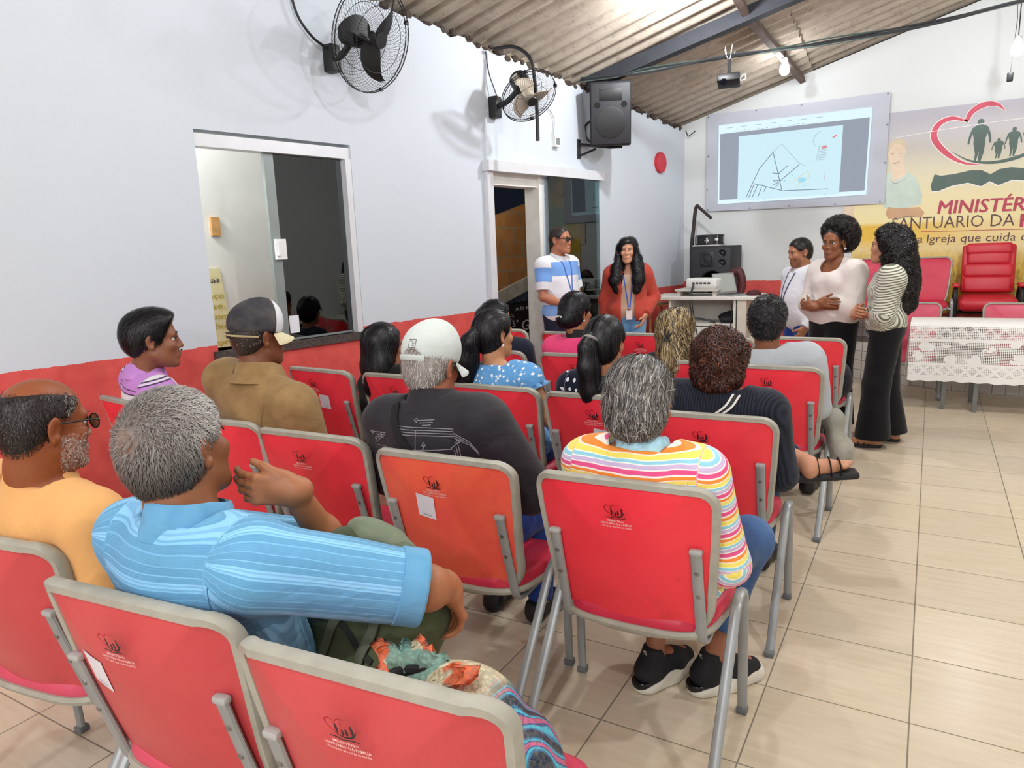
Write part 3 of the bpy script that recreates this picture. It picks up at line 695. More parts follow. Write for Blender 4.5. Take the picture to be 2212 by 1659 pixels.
for s, a, b, zz, hh, bo, sh, mm in [('MINISTÉRIO', .02, .99, 1.765, .135, .012, .12, m_rd2), ('SANTUÁRIO DA', -.41, .72, 1.615, .125, -.004, 0, m_ink), ('FAMÍLIA', .765, 1.55, 1.60, .13, .02, 0, m_rd2), ('Uma', -.35, -.10, 1.462, .085, .0, .1, m_ink), ('Igreja que cuida da família', -.062, 1.26, 1.462, .085, .0, .08, m_ink)]:
    vs, fs = text_fit(s, a, b, zz, min(bo, 0), sh, hh); mb = MB().add([by_(u, w+(u-.2)*-.012, .003) for u, w in vs], fs)
    if bo > .01: mb.add([by_(u+.009, w+(u-.2)*-.012, .0034) for u, w in vs], fs); mb.add([by_(u+.0045, w+.004+(u-.2)*-.012, .0037) for u, w in vs], fs)
    mb.build('lettering', mm, bnr, smooth=False)
mb = MB(); bstroke(mb, [(-.12, 1.585), (.5, 1.575), (1.5, 1.56)], [.003]*3, .003); mb.build('rule_line', m_rd2, bnr, smooth=False)
mb = MB(); bstroke(mb, [(-.46, 2.60), (.3, 2.655), (1.6, 2.70)], [.003]*3, .004); mb.build('banner_seam', mat('banner_white', '#efeae2', .5), bnr, smooth=False)
# the printed boy with folded arms, pale, at the left of the banner
m_sk = mat('printed_skin', '#e3cdb2', .5); m_sh = mat('printed_mint', '#c3d3c6', .5); m_ar = mat('printed_arm', '#c9a078', .5); m_hr = mat('printed_hair', '#d3c3a4', .5); m_ln = mat('printed_line', '#8d8672', .5)
mb = MB(); bpoly(mb, [(-.40+.095*math.cos(a), 2.49+.10*math.sin(a)) for a in np.linspace(0, PI, 13)], .0010); mb.build('boy_hair', m_hr, bnr, smooth=False)
mb = MB(); bpoly(mb, [(-.40+.09*math.cos(a)*(1 if math.sin(a) > 0 else .85), 2.42+(.12 if math.sin(a) > 0 else .14)*math.sin(a)) for a in np.linspace(0, 2*PI, 25)[:-1]], .0014); bpoly(mb, [(-.45, 2.33), (-.33, 2.33), (-.30, 2.20), (-.43, 2.14)], .0013); mb.build('boy_face', m_sk, bnr, smooth=False)
mb = MB(); bstroke(mb, [(-.45, 2.345), (-.41, 2.335), (-.36, 2.355)], [.001, .005, .001], .002); 
for u in (-.445, -.365): bstroke(mb, [(u-.015, 2.432), (u, 2.437), (u+.015, 2.434)], [.001, .004, .001], .002)
mb.build('boy_features', m_ln, bnr, smooth=False)
mb = MB(); bpoly(mb, [(-.50, 2.22), (-.44, 2.25), (-.40, 2.15), (-.30, 2.24), (-.20, 2.17), (-.13, 1.98), (-.14, 1.88), (-.3, 1.84), (-.50, 1.86)], .0012); mb.build('boy_shirt', m_sh, bnr, smooth=False)
mb = MB(); bpoly(mb, [(-.46, 1.87), (-.36, 1.85), (-.15, 1.85), (-.10, 1.79), (-.12, 1.745), (-.25, 1.745), (-.45, 1.74), (-.48, 1.80)], .0015); mb.build('boy_arms', m_ar, bnr, smooth=False)
mb = MB(); bstroke(mb, [(-.40, 1.72), (-.28, 1.755), (-.14, 1.74)], [.001, .006, .001], .002); bstroke(mb, [(-.46, 2.17), (-.40, 2.12), (-.30, 2.16)], [.001, .003, .001], .002); mb.build('boy_outline', m_ln, bnr, smooth=False)
mb = MB(); bpoly(mb, [(-.91, 1.90), (-.80, 1.90), (-.80, 1.60), (-.91, 1.60)], .001); tag(mb.build('photo_strip', m_sk, bnr, smooth=False))
# ------------------------------------------------------------------ stage platform with white tiled riser
m, n = newmat('white_tiles'); p = n.pos(); x, y, z = n.xyz(p)
u = n.m('ADD', x, n.m('MULTIPLY', y, .3))
g = n.m('MAXIMUM', n.m('ABSOLUTE', n.m('SUBTRACT', n.m('FRACT', n.m('DIVIDE', u, .105)), .5)), n.m('ABSOLUTE', n.m('SUBTRACT', n.m('FRACT', n.m('DIVIDE', z, .105)), .5)))
n.fin(n.bsdf(n.mix(n.mapr(g, .47, .485), lin('#dcdad3'), lin('#6f6c66')), .25)); TILE = m
out = [(-.85, 9.19)]+[(-.85+.0, 9.0), (-.72, 8.78), (-.5, 8.6), (-.118, 8.44), (.267, 8.27), (.837, 8.19), (2.0, 8.17), (4.95, 8.17), (4.95, 9.19)]
out = [tuple(q[:2]) for q in spline([V(a, b, 0) for a, b in out[:8]], 5)]+out[8:]
MB().prism(out, (0, 0, .42)).build('trim_2', TILE, smooth=True)['kind'] = 'structure'
MB().box((-.75, 9.155, .42), (4.9, 9.19, .66)).build('baseboard_back', TILE, smooth=False)['kind'] = 'structure'

# ------------------------------------------------------------------ table with lace cloth
tb = empty('folding_table', (1.1, 7.55, 0), 0, 'long table with grey legs under a white lace cloth', 'table')
MB().box((-1.2, -.27, .735), (1.4, .27, .765), .006).build('tabletop', mat('table_board', '#cfcac0', .5), tb)
m_leg = mat('grey_leg', '#7d8180', .45, .4)
for x in (-.92, -.71, 1.0, 1.2):
    for y in (-.22, .24) if x in (-.92, 1.2) else (-.30, .18):
        pass
for x, y in ((-.94, -.18), (-.95, .24), (-.70, -.24), (-.71, .22), (1.2, -.2), (1.2, .2)):
    MB().box((x-.018, y-.018, 0), (x+.018, y+.018, .735), .003).build('leg', m_leg, tb)
# the cloth: top sheet plus hanging front; lace holes are cut in the material's alpha by a pattern
m, n = newmat('lace'); p = n.obj(); x, y, z = n.xyz(p)
t = n.m('SUBTRACT', .78, z)                      # distance hung below the table edge
net = n.voro(n.scale(p, (1, 0, 1)), 55, rnd=0.15)
hole_net = n.m('GREATER_THAN', n.m('MAXIMUM', n.m('ABSOLUTE', n.m('SINE', n.m('MULTIPLY', n.m('ADD', x, z), 210))), n.m('ABSOLUTE', n.m('SINE', n.m('MULTIPLY', n.m('SUBTRACT', x, z), 210)))), .0)
s1 = n.m('SINE', n.m('MULTIPLY', n.m('ADD', x, z), 230)); s2 = n.m('SINE', n.m('MULTIPLY', n.m('SUBTRACT', x, z), 230))
grid_hole = n.m('GREATER_THAN', n.m('MULTIPLY', s1, s2), .12)
dia1 = n.m('ABSOLUTE', n.m('SUBTRACT', n.m('FRACT', n.m('MULTIPLY', n.m('ADD', x, z), 9.5)), .5)); dia2 = n.m('ABSOLUTE', n.m('SUBTRACT', n.m('FRACT', n.m('MULTIPLY', n.m('SUBTRACT', x, z), 9.5)), .5))
lattice = n.m('GREATER_THAN', n.m('MAXIMUM', dia1, dia2), .36)
fl = n.voro(n.com(x, 0, n.m('MULTIPLY', z, 1.2)), 6.0, rnd=.7)
ang = n.noise(n.com(x, 0, z), 16, 3, .6)
motif = n.m('LESS_THAN', n.m('ADD', fl, n.m('MULTIPLY', n.m('SUBTRACT', ang, .5), .75)), .34)
band1 = n.m('MULTIPLY', n.m('GREATER_THAN', t, .025), n.m('LESS_THAN', t, .135))
band2 = n.m('MULTIPLY', n.m('GREATER_THAN', t, .155), n.m('LESS_THAN', t, .345))
band3 = n.m('MULTIPLY', n.m('GREATER_THAN', t, .37), n.m('LESS_THAN', t, .46))
h1 = n.m('MULTIPLY', band1, n.m('MULTIPLY', n.m('SUBTRACT', 1.0, n.m('MULTIPLY', lattice, .55)), grid_hole))
h2 = n.m('MULTIPLY', band2, n.m('MULTIPLY', n.m('SUBTRACT', 1.0, motif), grid_hole))
h3 = n.m('MULTIPLY', band3, n.m('MULTIPLY', n.m('MULTIPLY', n.m('SUBTRACT', 1.0, lattice), grid_hole), .55))
hole = n.m('MINIMUM', n.m('ADD', n.m('ADD', h1, h2), h3), 1.0)
tr = n.new('BsdfTransparent'); sh = n.bsdf(lin('#efede8'), .8, spec=.2); mx = n.new('MixShader'); n.put(mx.inputs[0], hole); n.put(mx.inputs[1], sh); n.put(mx.inputs[2], tr.outputs[0]); n.fin(mx.outputs[0]); LACE = m
vs, fs = [], []; prof = [(.272, .70), (.276, .74), (.28, .775), (.27, .782), (0, .783), (-.27, .782), (-.287, .775), (-.29, .70), (-.292, .55), (-.295, .40), (-.297, .27)]
nx = 150
for i in range(nx+1):
    x = -1.23+2.7*i/nx
    for j, (y, z) in enumerate(prof):
        k = max(0, .775-z)
        yy = y+(math.sin(x*9)*.02+math.sin(x*23+1)*.008)*k*(1 if y > 0 else -1)*1.2
        zz = z+(.012*abs(((x*8) % 1)-.5)*2-.006 if j == len(prof)-1 else 0)
        vs.append((x, yy, zz))
k = len(prof)
for i in range(nx):
    for j in range(k-1): fs.append((i*k+j, (i+1)*k+j, (i+1)*k+j+1, i*k+j+1))
# left end drop
b = len(vs); ne = 20
for i in range(ne+1):
    y = .28-.565*i/ne
    for j, z in enumerate((.782, .70, .55, .40, .29)): vs.append((-1.23-.006-.02*(.782-z)*(1+math.sin(y*20)), y, z))
for i in range(ne):
    for j in range(4): fs.append((b+i*5+j, b+i*5+j+1, b+(i+1)*5+j+1, b+(i+1)*5+j))
o = MB().add(vs, fs).build('lace_tablecloth', LACE, None, True, None); o.location = (1.1, 7.55, 0)
tag(o, 'white lace tablecloth with open-work bands draped over the long table', 'tablecloth')

# ------------------------------------------------------------------ desk with projector, laptop and clutter
m_desk = mat('desk_white', '#dcd9d0', .45, var=.03)
dk = empty('presenter_desk', (-2.1, 8.0, 0), 0, 'white wooden desk with an open shelf carrying the projector', 'desk')
MB().box((-.62, -.28, .945), (.55, .28, .985), .008).build('desktop', m_desk, dk)
mb = MB(); mb.box((-.40, -.25, 0), (-.375, .24, .945)); mb.build('side_panel', m_desk, dk, smooth=False)
MB().box((.305, -.25, 0), (.33, .24, .945)).build('side_panel', m_desk, dk, smooth=False)
MB().box((.345, -.26, 0), (.44, .24, .945), .004).build('end_post', mat('desk_cream', '#cfc9ba', .5), dk, smooth=False)
MB().box((-.375, .215, .0), (.305, .24, .945)).build('back_panel', m_desk, dk, smooth=False)
MB().box((-.375, -.25, .665), (.305, .215, .69)).build('shelf', m_desk, dk, smooth=False)
for a, b in ((-.37, -.035), (-.03, .30)):
    d = MB().box((a, -.262, .08), (b, -.245, .655), .004).build('cupboard_door', m_desk, dk, smooth=False)
    MB().box(((a+b)/2-.1, -.267, .2), ((a+b)/2+.1, -.262, .55), .002).build('panel_moulding', m_desk, d, smooth=False)
rs = empty('projector_riser', (-2.2, 7.95, .985), -3, 'pale grey riser board under the white projector', 'riser')
MB().box((-.24, -.17, .05), (.24, .17, .075), .004).build('board', mat('riser_grey', '#c4c0b4', .5), rs, smooth=False)
for x in (-.2, .2): MB().box((x-.02, -.15, 0), (x+.02, .15, .05), .002).build('foot', mat('riser_grey', '#c4c0b4'), rs, smooth=False)
pj = empty('projector', (-2.15, 7.95, 1.06), -8, 'white video projector on the desk riser', 'projector')
MB().box((-.175, -.13, .012), (.175, .13, .115), .022, seg=3).build('body', mat('projector_white', '#e4e4e0', .35), pj)
MB().box((-.17, -.128, .0), (.17, .128, .02), .006).build('base', mat('projector_base', '#bdbdb8', .4), pj)
mb = MB(); [mb.box((-.10+.045*i, -.134, .055), (-.07+.045*i, -.128, .072)) for i in range(5)]; mb.build('ports', m_blk, pj, smooth=False)
MB().cyl((.10, .125, .06), (.10, .15, .06), .04).build('lens', m_blk, pj)
MB().box((.05, -.06, .114), (.11, -.02, .118), .001).build('badge', mat('label_grey', '#9b9b98'), pj)
lp_ = empty('laptop', (-1.82, 7.92, .985), 62, 'silver laptop open sideways on the desk beside the projector', 'laptop')
m_lap = mat('laptop_silver', '#9fa1a2', .35, .4)
MB().box((-.17, -.115, 0), (.17, .115, .016), .004).build('base', m_lap, lp_)
mb = MB(); mb.box((-.17, .108, .016), (.17, .118, .245), .004, Rx(-16), V(0, .113, .016)); mb.build('lid', m_lap, lp_)
mb = MB(); mb.box((-.155, .104, .035), (.155, .1085, .23), .001, Rx(-16), V(0, .113, .016)); mb.build('display', mat('display_grey', '#a9b0ac', .2), lp_, smooth=False)
MB().box((-.14, -.04, .016), (.14, .09, .0175)).build('keyboard', mat('key_dark', '#3a3b3d', .6), lp_, smooth=False)
MB().lathe([(.001, .0), (.07, .0), (.078, .02), (.06, .045), (.03, .055), (.001, .057)], (-1.62, 7.92, .985), n=24).stand('round_pouch', mat('maroon_cloth', '#4a1c22', .8), 'dark maroon round pouch on the right end of the desk', 'pouch')
wl = MB(); wl.tube(fillet([(-1.93, 8.2, .985), (-1.93, 8.2, 1.2), (-1.84, 8.2, 1.25), (-1.80, 8.2, 1.1), (-1.83, 8.2, .99)], .06), .045, 10); wl.stand('maroon_bag', mat('maroon_leather', '#4d1a20', .5), 'dark maroon handbag behind the open laptop', 'bag')
for i, pts in enumerate([[(-2.235, 7.81, 1.12), (-2.24, 7.74, .98), (-2.20, 7.73, .7), (-2.10, 7.7, .3), (-2.05, 7.68, .01)], [(-2.245, 7.81, 1.115), (-2.26, 7.73, .95), (-2.22, 7.72, .65), (-2.3, 7.7, .3), (-2.4, 7.66, .01)], [(-1.80, 7.76, .992), (-1.80, 7.71, .9), (-1.82, 7.70, .62), (-1.95, 7.68, .3), (-2.05, 7.66, .01)]]):
    cable(['dark cable from the projector running down the desk front to the right', 'dark cable from the projector running down the desk front to the left', 'dark cable from the laptop running down the desk front'][i], 'desk_cable', pts, .006)
MB().tube(spline([(-2.38, 7.86, .71), (-2.2, 7.84, .735), (-2.0, 7.82, .705)]), .02, 8, ry=.012).stand('papers_bundle', mat('dark_grey_cloth', '#3a3c3f'), 'dark flat bundle lying on the open desk shelf', 'bundle')
mb = MB()
for k in range(5): mb.ball(V(-1.89+.03*math.sin(k*2), 7.88+.02*k, .725+.012*k), V(.085, .07, .045), 12)
mb.stand('black_bag', mat('black_cloth', '#15151a', .8), 'small black bag on the right of the open desk shelf', 'bag')
mb = MB(); mb.box((-2.3, 7.85, .69), (-2.02, 8.05, .70), .001); mb.box((-2.27, 7.87, .70), (-2.05, 8.03, .708), .001, Rz(6)); mb.stand('papers', mat('paper_grey', '#cfcfca'), 'stack of papers on the open desk shelf', 'papers')
# bench beside the desk
bnc = empty('side_table', (-2.66, 8.15, 0), 0, 'small wooden open side table left of the desk', 'side table')
m_wd = mat('pale_wood', '#b08a5e', .6, var=.2, vs=14)
MB().box((-.14, -.2, .86), (.14, .2, .885), .003).build('top', m_wd, bnc, smooth=False)
MB().box((-.14, -.2, .36), (.14, .2, .385), .003).build('lower_shelf', m_wd, bnc, smooth=False)
for x in (-.125, .125):
    for y in (-.185, .185): MB().box((x-.014, y-.014, 0), (x+.014, y+.014, .86), .003).build('leg', m_wd, bnc, smooth=False)
bx2 = empty('small_monitor', (-2.66, 8.10, .385), 0, 'dark box with wooden rim on the side table', 'box')
MB().box((-.10, -.1, 0), (.10, .1, .30), .004).build('casing', m_wd, bx2, smooth=False); MB().box((-.082, -.104, .02), (.082, -.1, .28)).build('front', m_blk, bx2, smooth=False)

# stacked speaker cabinet with snare drum in the corner
sw = empty('floor_speaker', (-2.26, 8.8, 0), 0, 'tall black floor speaker cabinet behind the desk', 'loudspeaker')
MB().box((-.25, -.24, 0), (.25, .26, 1.515), .012).build('cabinet', m_box, sw)
MB().box((-.225, -.25, .95), (.235, -.238, 1.49), .004).build('baffle', mat('baffle_grey', '#26272b', .6), sw)
MB().lathe([(.001, -.02), (.05, -.012), (.052, .006), (.066, .008), (.07, 0)], (-.04, -.25, 1.36), (0, -1, 0), 28).build('horn', m_blk, sw)
MB().box((-.12, -.253, 1.27), (.04, -.249, 1.45), .002).build('horn_plate', mat('plate_black', '#1a1b1e', .4), sw)
for z in (1.43, 1.32): MB().lathe([(.001, .012), (.02, .008), (.024, -.002), (.042, .006), (.046, 0)], (.14, -.25, z), (0, -1, 0), 24).build('tweeter', m_blk, sw)
MB().lathe([(.001, -.02), (.06, -.012), (.12, -.008), (.14, .012), (.155, 0)], (.03, -.25, 1.09), (0, -1, 0), 32).build('woofer', m_blk, sw)
MB().box((-.13, -.256, .96), (.21, -.251, 1.22), .002).build('mesh_frame', mat('plate_black', '#1a1b1e'), sw) if False else None
sd = empty('snare_drum', (-2.335, 8.8, 1.53), 0, 'black snare drum lying on top of the floor speaker', 'drum')
MB().lathe([(.001, .0), (.158, .0), (.165, .004), (.165, .016), (.158, .018), (.158, .10), (.165, .102), (.165, .115), (.158, .118), (.001, .112)], n=40).build('shell', m_blk, sd)
m_chr = mat('chrome', '#b9bcc0', .2, .9)
for k in range(8): a = k*PI/4; q = V(math.cos(a), math.sin(a), 0)*.17; MB().tube([q+V(0, 0, .01), q+V(0, 0, .108)], .005, 6).build('tension_rod', m_chr if k % 2 else m_blk, sd)
mb = MB(); [mb.ball(V(.01+dx, -.166, .055+dz), V(.012, .004, .012), 10) for dx, dz in ((0, .016), (-.015, -.004), (.015, -.004))]; mb.box((.005, -.167, .02), (.015, -.163, .05)); mb.build('club_badge', m_wht, sd)
MB().box((.10, -.152, .045), (.135, -.12, .075), .002, Rz(35)).build('white_label', m_wht, sd, smooth=False)
MB().box((-2.5, 8.64, 1.515), (-2.18, 8.95, 1.53), .003).stand('drum_pad', mat('pale_pad', '#c6c5be'), 'thin pale pad between the speaker cabinet and the drum', 'pad')
st = spline([(-2.50, 8.72, 0), (-2.49, 8.72, .6), (-2.52, 8.72, 1.0), (-2.50, 8.75, 1.25), (-2.55, 8.8, 1.5), (-2.545, 8.85, 1.75), (-2.515, 8.85, 1.99), (-2.46, 8.85, 1.96), (-2.33, 8.86, 1.84)], 8)
MB().tube(st, [.03]*16+[.026]*16+[.022]*16+[.018]*(len(st)-48), 10).stand('wooden_crook', mat('dark_branch', '#2f2723', .7, var=.3, vs=20), 'dark crooked wooden staff leaning in the corner', 'staff')
bt_ = empty('sanitizer_bottle', (-1.52, 7.55, .62), 0, 'clear pump bottle with yellow label standing beside the desk', 'bottle')
m, n = newmat('clear_plastic'); n.fin(n.bsdf(lin('#dfe3dc'), .1, spec=.5, Alpha=.55)); CLEAR = m
MB().lathe([(.001, 0), (.042, 0), (.045, .01), (.045, .13), (.03, .16), (.016, .17)], n=20).build('bottle', CLEAR, bt_)
MB().lathe([(.0455, .02), (.0455, .10)], n=20).build('label', mat('yellow_label', '#c9a72c'), bt_)
MB().lathe([(.018, .165), (.018, .19), (.006, .192), (.006, .23)], n=14).build('pump', m_wht, bt_); MB().box((-.05, -.008, .226), (.012, .008, .238), .003).build('nozzle', m_wht, bt_)
MB().box((-1.56, 7.45, 0), (-1.40, 7.65, .62), .004).stand('plinth', mat('desk_cream', '#cfc9ba'), 'narrow cream stand carrying the pump bottle', 'stand')

# ------------------------------------------------------------------ pulpit armchair
oc = empty('pulpit_armchair', (.51, 8.78, .42), 0, 'tall red padded armchair with black arms on the platform', 'armchair')
m_rl = mat('red_leather', '#c3202f', .42, var=.06, bump=.15, bs=160)
def pillow(c, h, R, bev, bulge=.0):
    mb = MB(); mb.box(np.array(c)-h, np.array(c)+h, bev, None, seg=3); mb.v = [tuple(np.array(c)+R@(np.array(v)-np.array(c))) for v in mb.v]; return mb
tl = Rx(-12)
pillow(V(0, -.06, .43), V(.25, .26, .065), Rx(3), .05).build('seat', m_rl, oc)
for zc, hh, dy, w in ((.60, .085, .16, .215), (.74, .075, .19, .22), (.895, .10, .22, .195)): pillow(V(0, dy, zc), V(w, .045, hh), tl, .035).build('back_pad', m_rl, oc)
pillow(V(0, .20, .76), V(.235, .03, .25), tl, .028).build('backrest', m_rl, oc)
pillow(V(0, .225, .96), V(.205, .05, .062), tl, .035).build('headrest', m_rl, oc)
for s in (-1, 1):
    MB().tube(fillet([(s*.28, -.22, 0), (s*.28, -.22, .58), (s*.28, .20, .58), (s*.28, .24, 0)], .12, 8), .02, 10).build('arm_frame', m_blk, oc)
    MB().box((s*.28-.032, -.20, .59), (s*.28+.032, .12, .625), .014).build('arm_pad', m_rl, oc)
MB().tube([(-.28, -.05, .33), (.28, -.05, .33)], .02, 8).build('crossbar', m_blk, oc)
# ------------------------------------------------------------------ stacking chairs
def vinyl(name, c, c2=None):
    m, n = newmat(name); p = n.obj(); nz = n.noise(p, 5, 5, .6)
    a, b = lin(c), lin(c2 or c); col = n.mix(n.mapr(nz, .35, .7), a, b)
    scr = n.mapr(n.voro(n.scale(p, (30, 30, 2.2)), 1.4), .02, .035, 1, 0); col = n.mix(n.m('MULTIPLY', scr, .16), col, lin('#7a1a22'))
    dirt = n.mapr(n.noise(p, 14, 5, .7), .60, .75, 0, .22); col = n.mix(dirt, col, lin('#8d2026'))
    n.fin(n.bsdf(col, .38, spec=.4, normal=n.bump(n.noise(p, 240, 2), .08, .002))); return m
V_RED = vinyl('red_vinyl', '#f23a48', '#ea3240'); V_ORANGE = vinyl('faded_red_vinyl', '#f26648', '#ee4f48'); V_DUSTY = vinyl('dusty_red_vinyl', '#cc4a4e', '#c44146')
V_SEAT = mat('seat_vinyl', '#c92845', .45, var=.08, bump=.12, bs=200)
V_PINK = mat('pink_vinyl', '#cf4a62', .42, var=.06, bump=.1, bs=200)
m_trim = mat('grey_edging', '#a5a295', .5, var=.10, vs=20)
m_tube = mat('grey_tube', '#9b9e9e', .38, .25, var=.08)
m_screw = mat('screw_metal', '#8a8a88', .3, .8)
ZT, ZB = .89, .378
def back_y(x, z):
    t = (ZT-z)/(ZT-ZB)
    return .155*t-.03*t*(1-t)+1.05*x*x*(1-.35*t)
def back_outline(n=10):
    pts = []
    wt, wb, rt = .268, .246, .058
    for k in range(n+1): a = PI/2*k/n; pts.append((wt-rt+rt*math.cos(PI/2-a)*1.0 if False else (wt-rt)+rt*math.sin(a), (ZT-rt)+rt*math.cos(a)))
    zc = .545
    for z in np.linspace(ZT-rt, zc, 7)[1:-1]: t = (ZT-rt-z)/(ZT-rt-zc); pts.append((wt+(wb-wt)*t**1.3, z))
    for k in range(17): a = PI/2*k/17; pts.append((wb*math.cos(a)**.62, zc-(zc-ZB)*math.sin(a)**.80))
    pts.append((0, ZB)); L = [(-x, z) for x, z in pts[::-1]][1:]
    return pts+L
BO = np.array(back_outline())
def back_panel(off, rings, bulge=0.0, grow=0.0):
    c = V(0, .67); vs, fs = [], []; K = len(BO)
    for j, r in enumerate(rings):
        for p in BO:
            q = c+(p-c)*r*(1+grow); vs.append((q[0], back_y(q[0], q[1])+off+bulge*(1-r**4), q[1]))
    for j in range(len(rings)-1):
        for k in range(K): fs.append((j*K+k, j*K+(k+1) % K, (j+1)*K+(k+1) % K, (j+1)*K+k))
    fs.append(tuple((len(rings)-1)*K+k for k in range(K))); return vs, fs
RG = (1, .985, .95, .90, .82, .72, .60, .48, .36, .24, .12, .04)
def skirt(mb, a0, b0, K):
    mb.f += [(a0+k, b0+k, b0+(k+1) % K, a0+(k+1) % K) for k in range(K)]
def seat_outline(grow=0.0, n=10):
    pts = []
    for k in range(48):
        a = 2*PI*k/48; c, s = math.cos(a), math.sin(a); e = .42
        x = .25*math.copysign(abs(c)**e, c); y = .225*math.copysign(abs(s)**e, s); x *= 1-.10*(y < 0)*abs(y)/.225
        pts.append((x*(1+grow), .345+y*(1+grow)))
    return pts
SO = np.array(seat_outline())
def seat_z(x, y): return .440-.018*((y-.33)/.22)**2*(1 if y > .33 else -.9)+.012*(x/.25)**2
emblem_cache = {}
def emblem_geo():
    """ministry emblem: heart stroke, family, book (flat u, v about its centre), and the three text lines"""
    blk, wht, red = MB(), MB(), MB()
    def stroke(mb, pts, ws, n=5):
        P = np.array(spline([V(a, b, 0) for a, b in pts], n)); K = len(P); W = np.interp(np.linspace(0, 1, K), np.linspace(0, 1, len(ws)), ws); vs = []
        for i in range(K):
            t = unit(P[min(i+1, K-1)]-P[max(i-1, 0)]); s = V(-t[1], t[0], 0)*W[i]; vs += [P[i]+s, P[i]-s]
        mb.add(vs, [(2*i, 2*i+1, 2*i+3, 2*i+2) for i in range(K-1)])
    stroke(red, [(.004, .012), (-.02, .02), (-.030, .034), (-.022, .043), (-.008, .040)], [.0003, .0016, .002, .0018, .0008]); stroke(red, [(-.009, .040), (.0, .046), (.014, .046)], [.0015, .0016, .0003])
    for cx, h in ((-.010, .026), (.001, .014), (.009, .017), (.021, .027)):
        stroke(blk, [(cx, .010), (cx+.001, .010+h*.5), (cx, .010+h)], [.0010, .0032, .0013], 4)
    stroke(blk, [(-.016, .014), (0, .008), (.018, .011), (.030, .026)], [.0004, .0018, .0026, .0004])
    stroke(blk, [(-.028, .004), (-.012, .0035), (.0, .001), (.014, .0035), (.030, .003)], [.001, .0017, .0012, .0017, .001])
    for s, w, y, h in (('MINISTÉRIO', .026, -.010, .0062), ('SANTUÁRIO DA FAMÍLIA', .047, -.020, .0066), ('Uma Igreja que cuida da família', .045, -.0285, .0052)):
        vs, fs = text_fit(s, -w, w, y, .01, 0, h, res=1); wht.add([(a, b, 0) for a, b in vs], fs)
    return blk, wht, red
m_eblk = mat('emblem_black', '#241418', .5); m_ewht = mat('emblem_white', '#e8c9c6', .5); m_ered = mat('emblem_red', '#b01325', .5)
def emblem_on(mb, cx, cz, k=1.0):
    vs = []
    for a, b, _ in mb.v:
        x, z = cx+a*k, cz+b*k; vs.append((x, back_y(x, z)-.0158, z))
    o = MB(); o.v = vs; o.f = mb.f; return o
EB, EW, ER = emblem_geo()
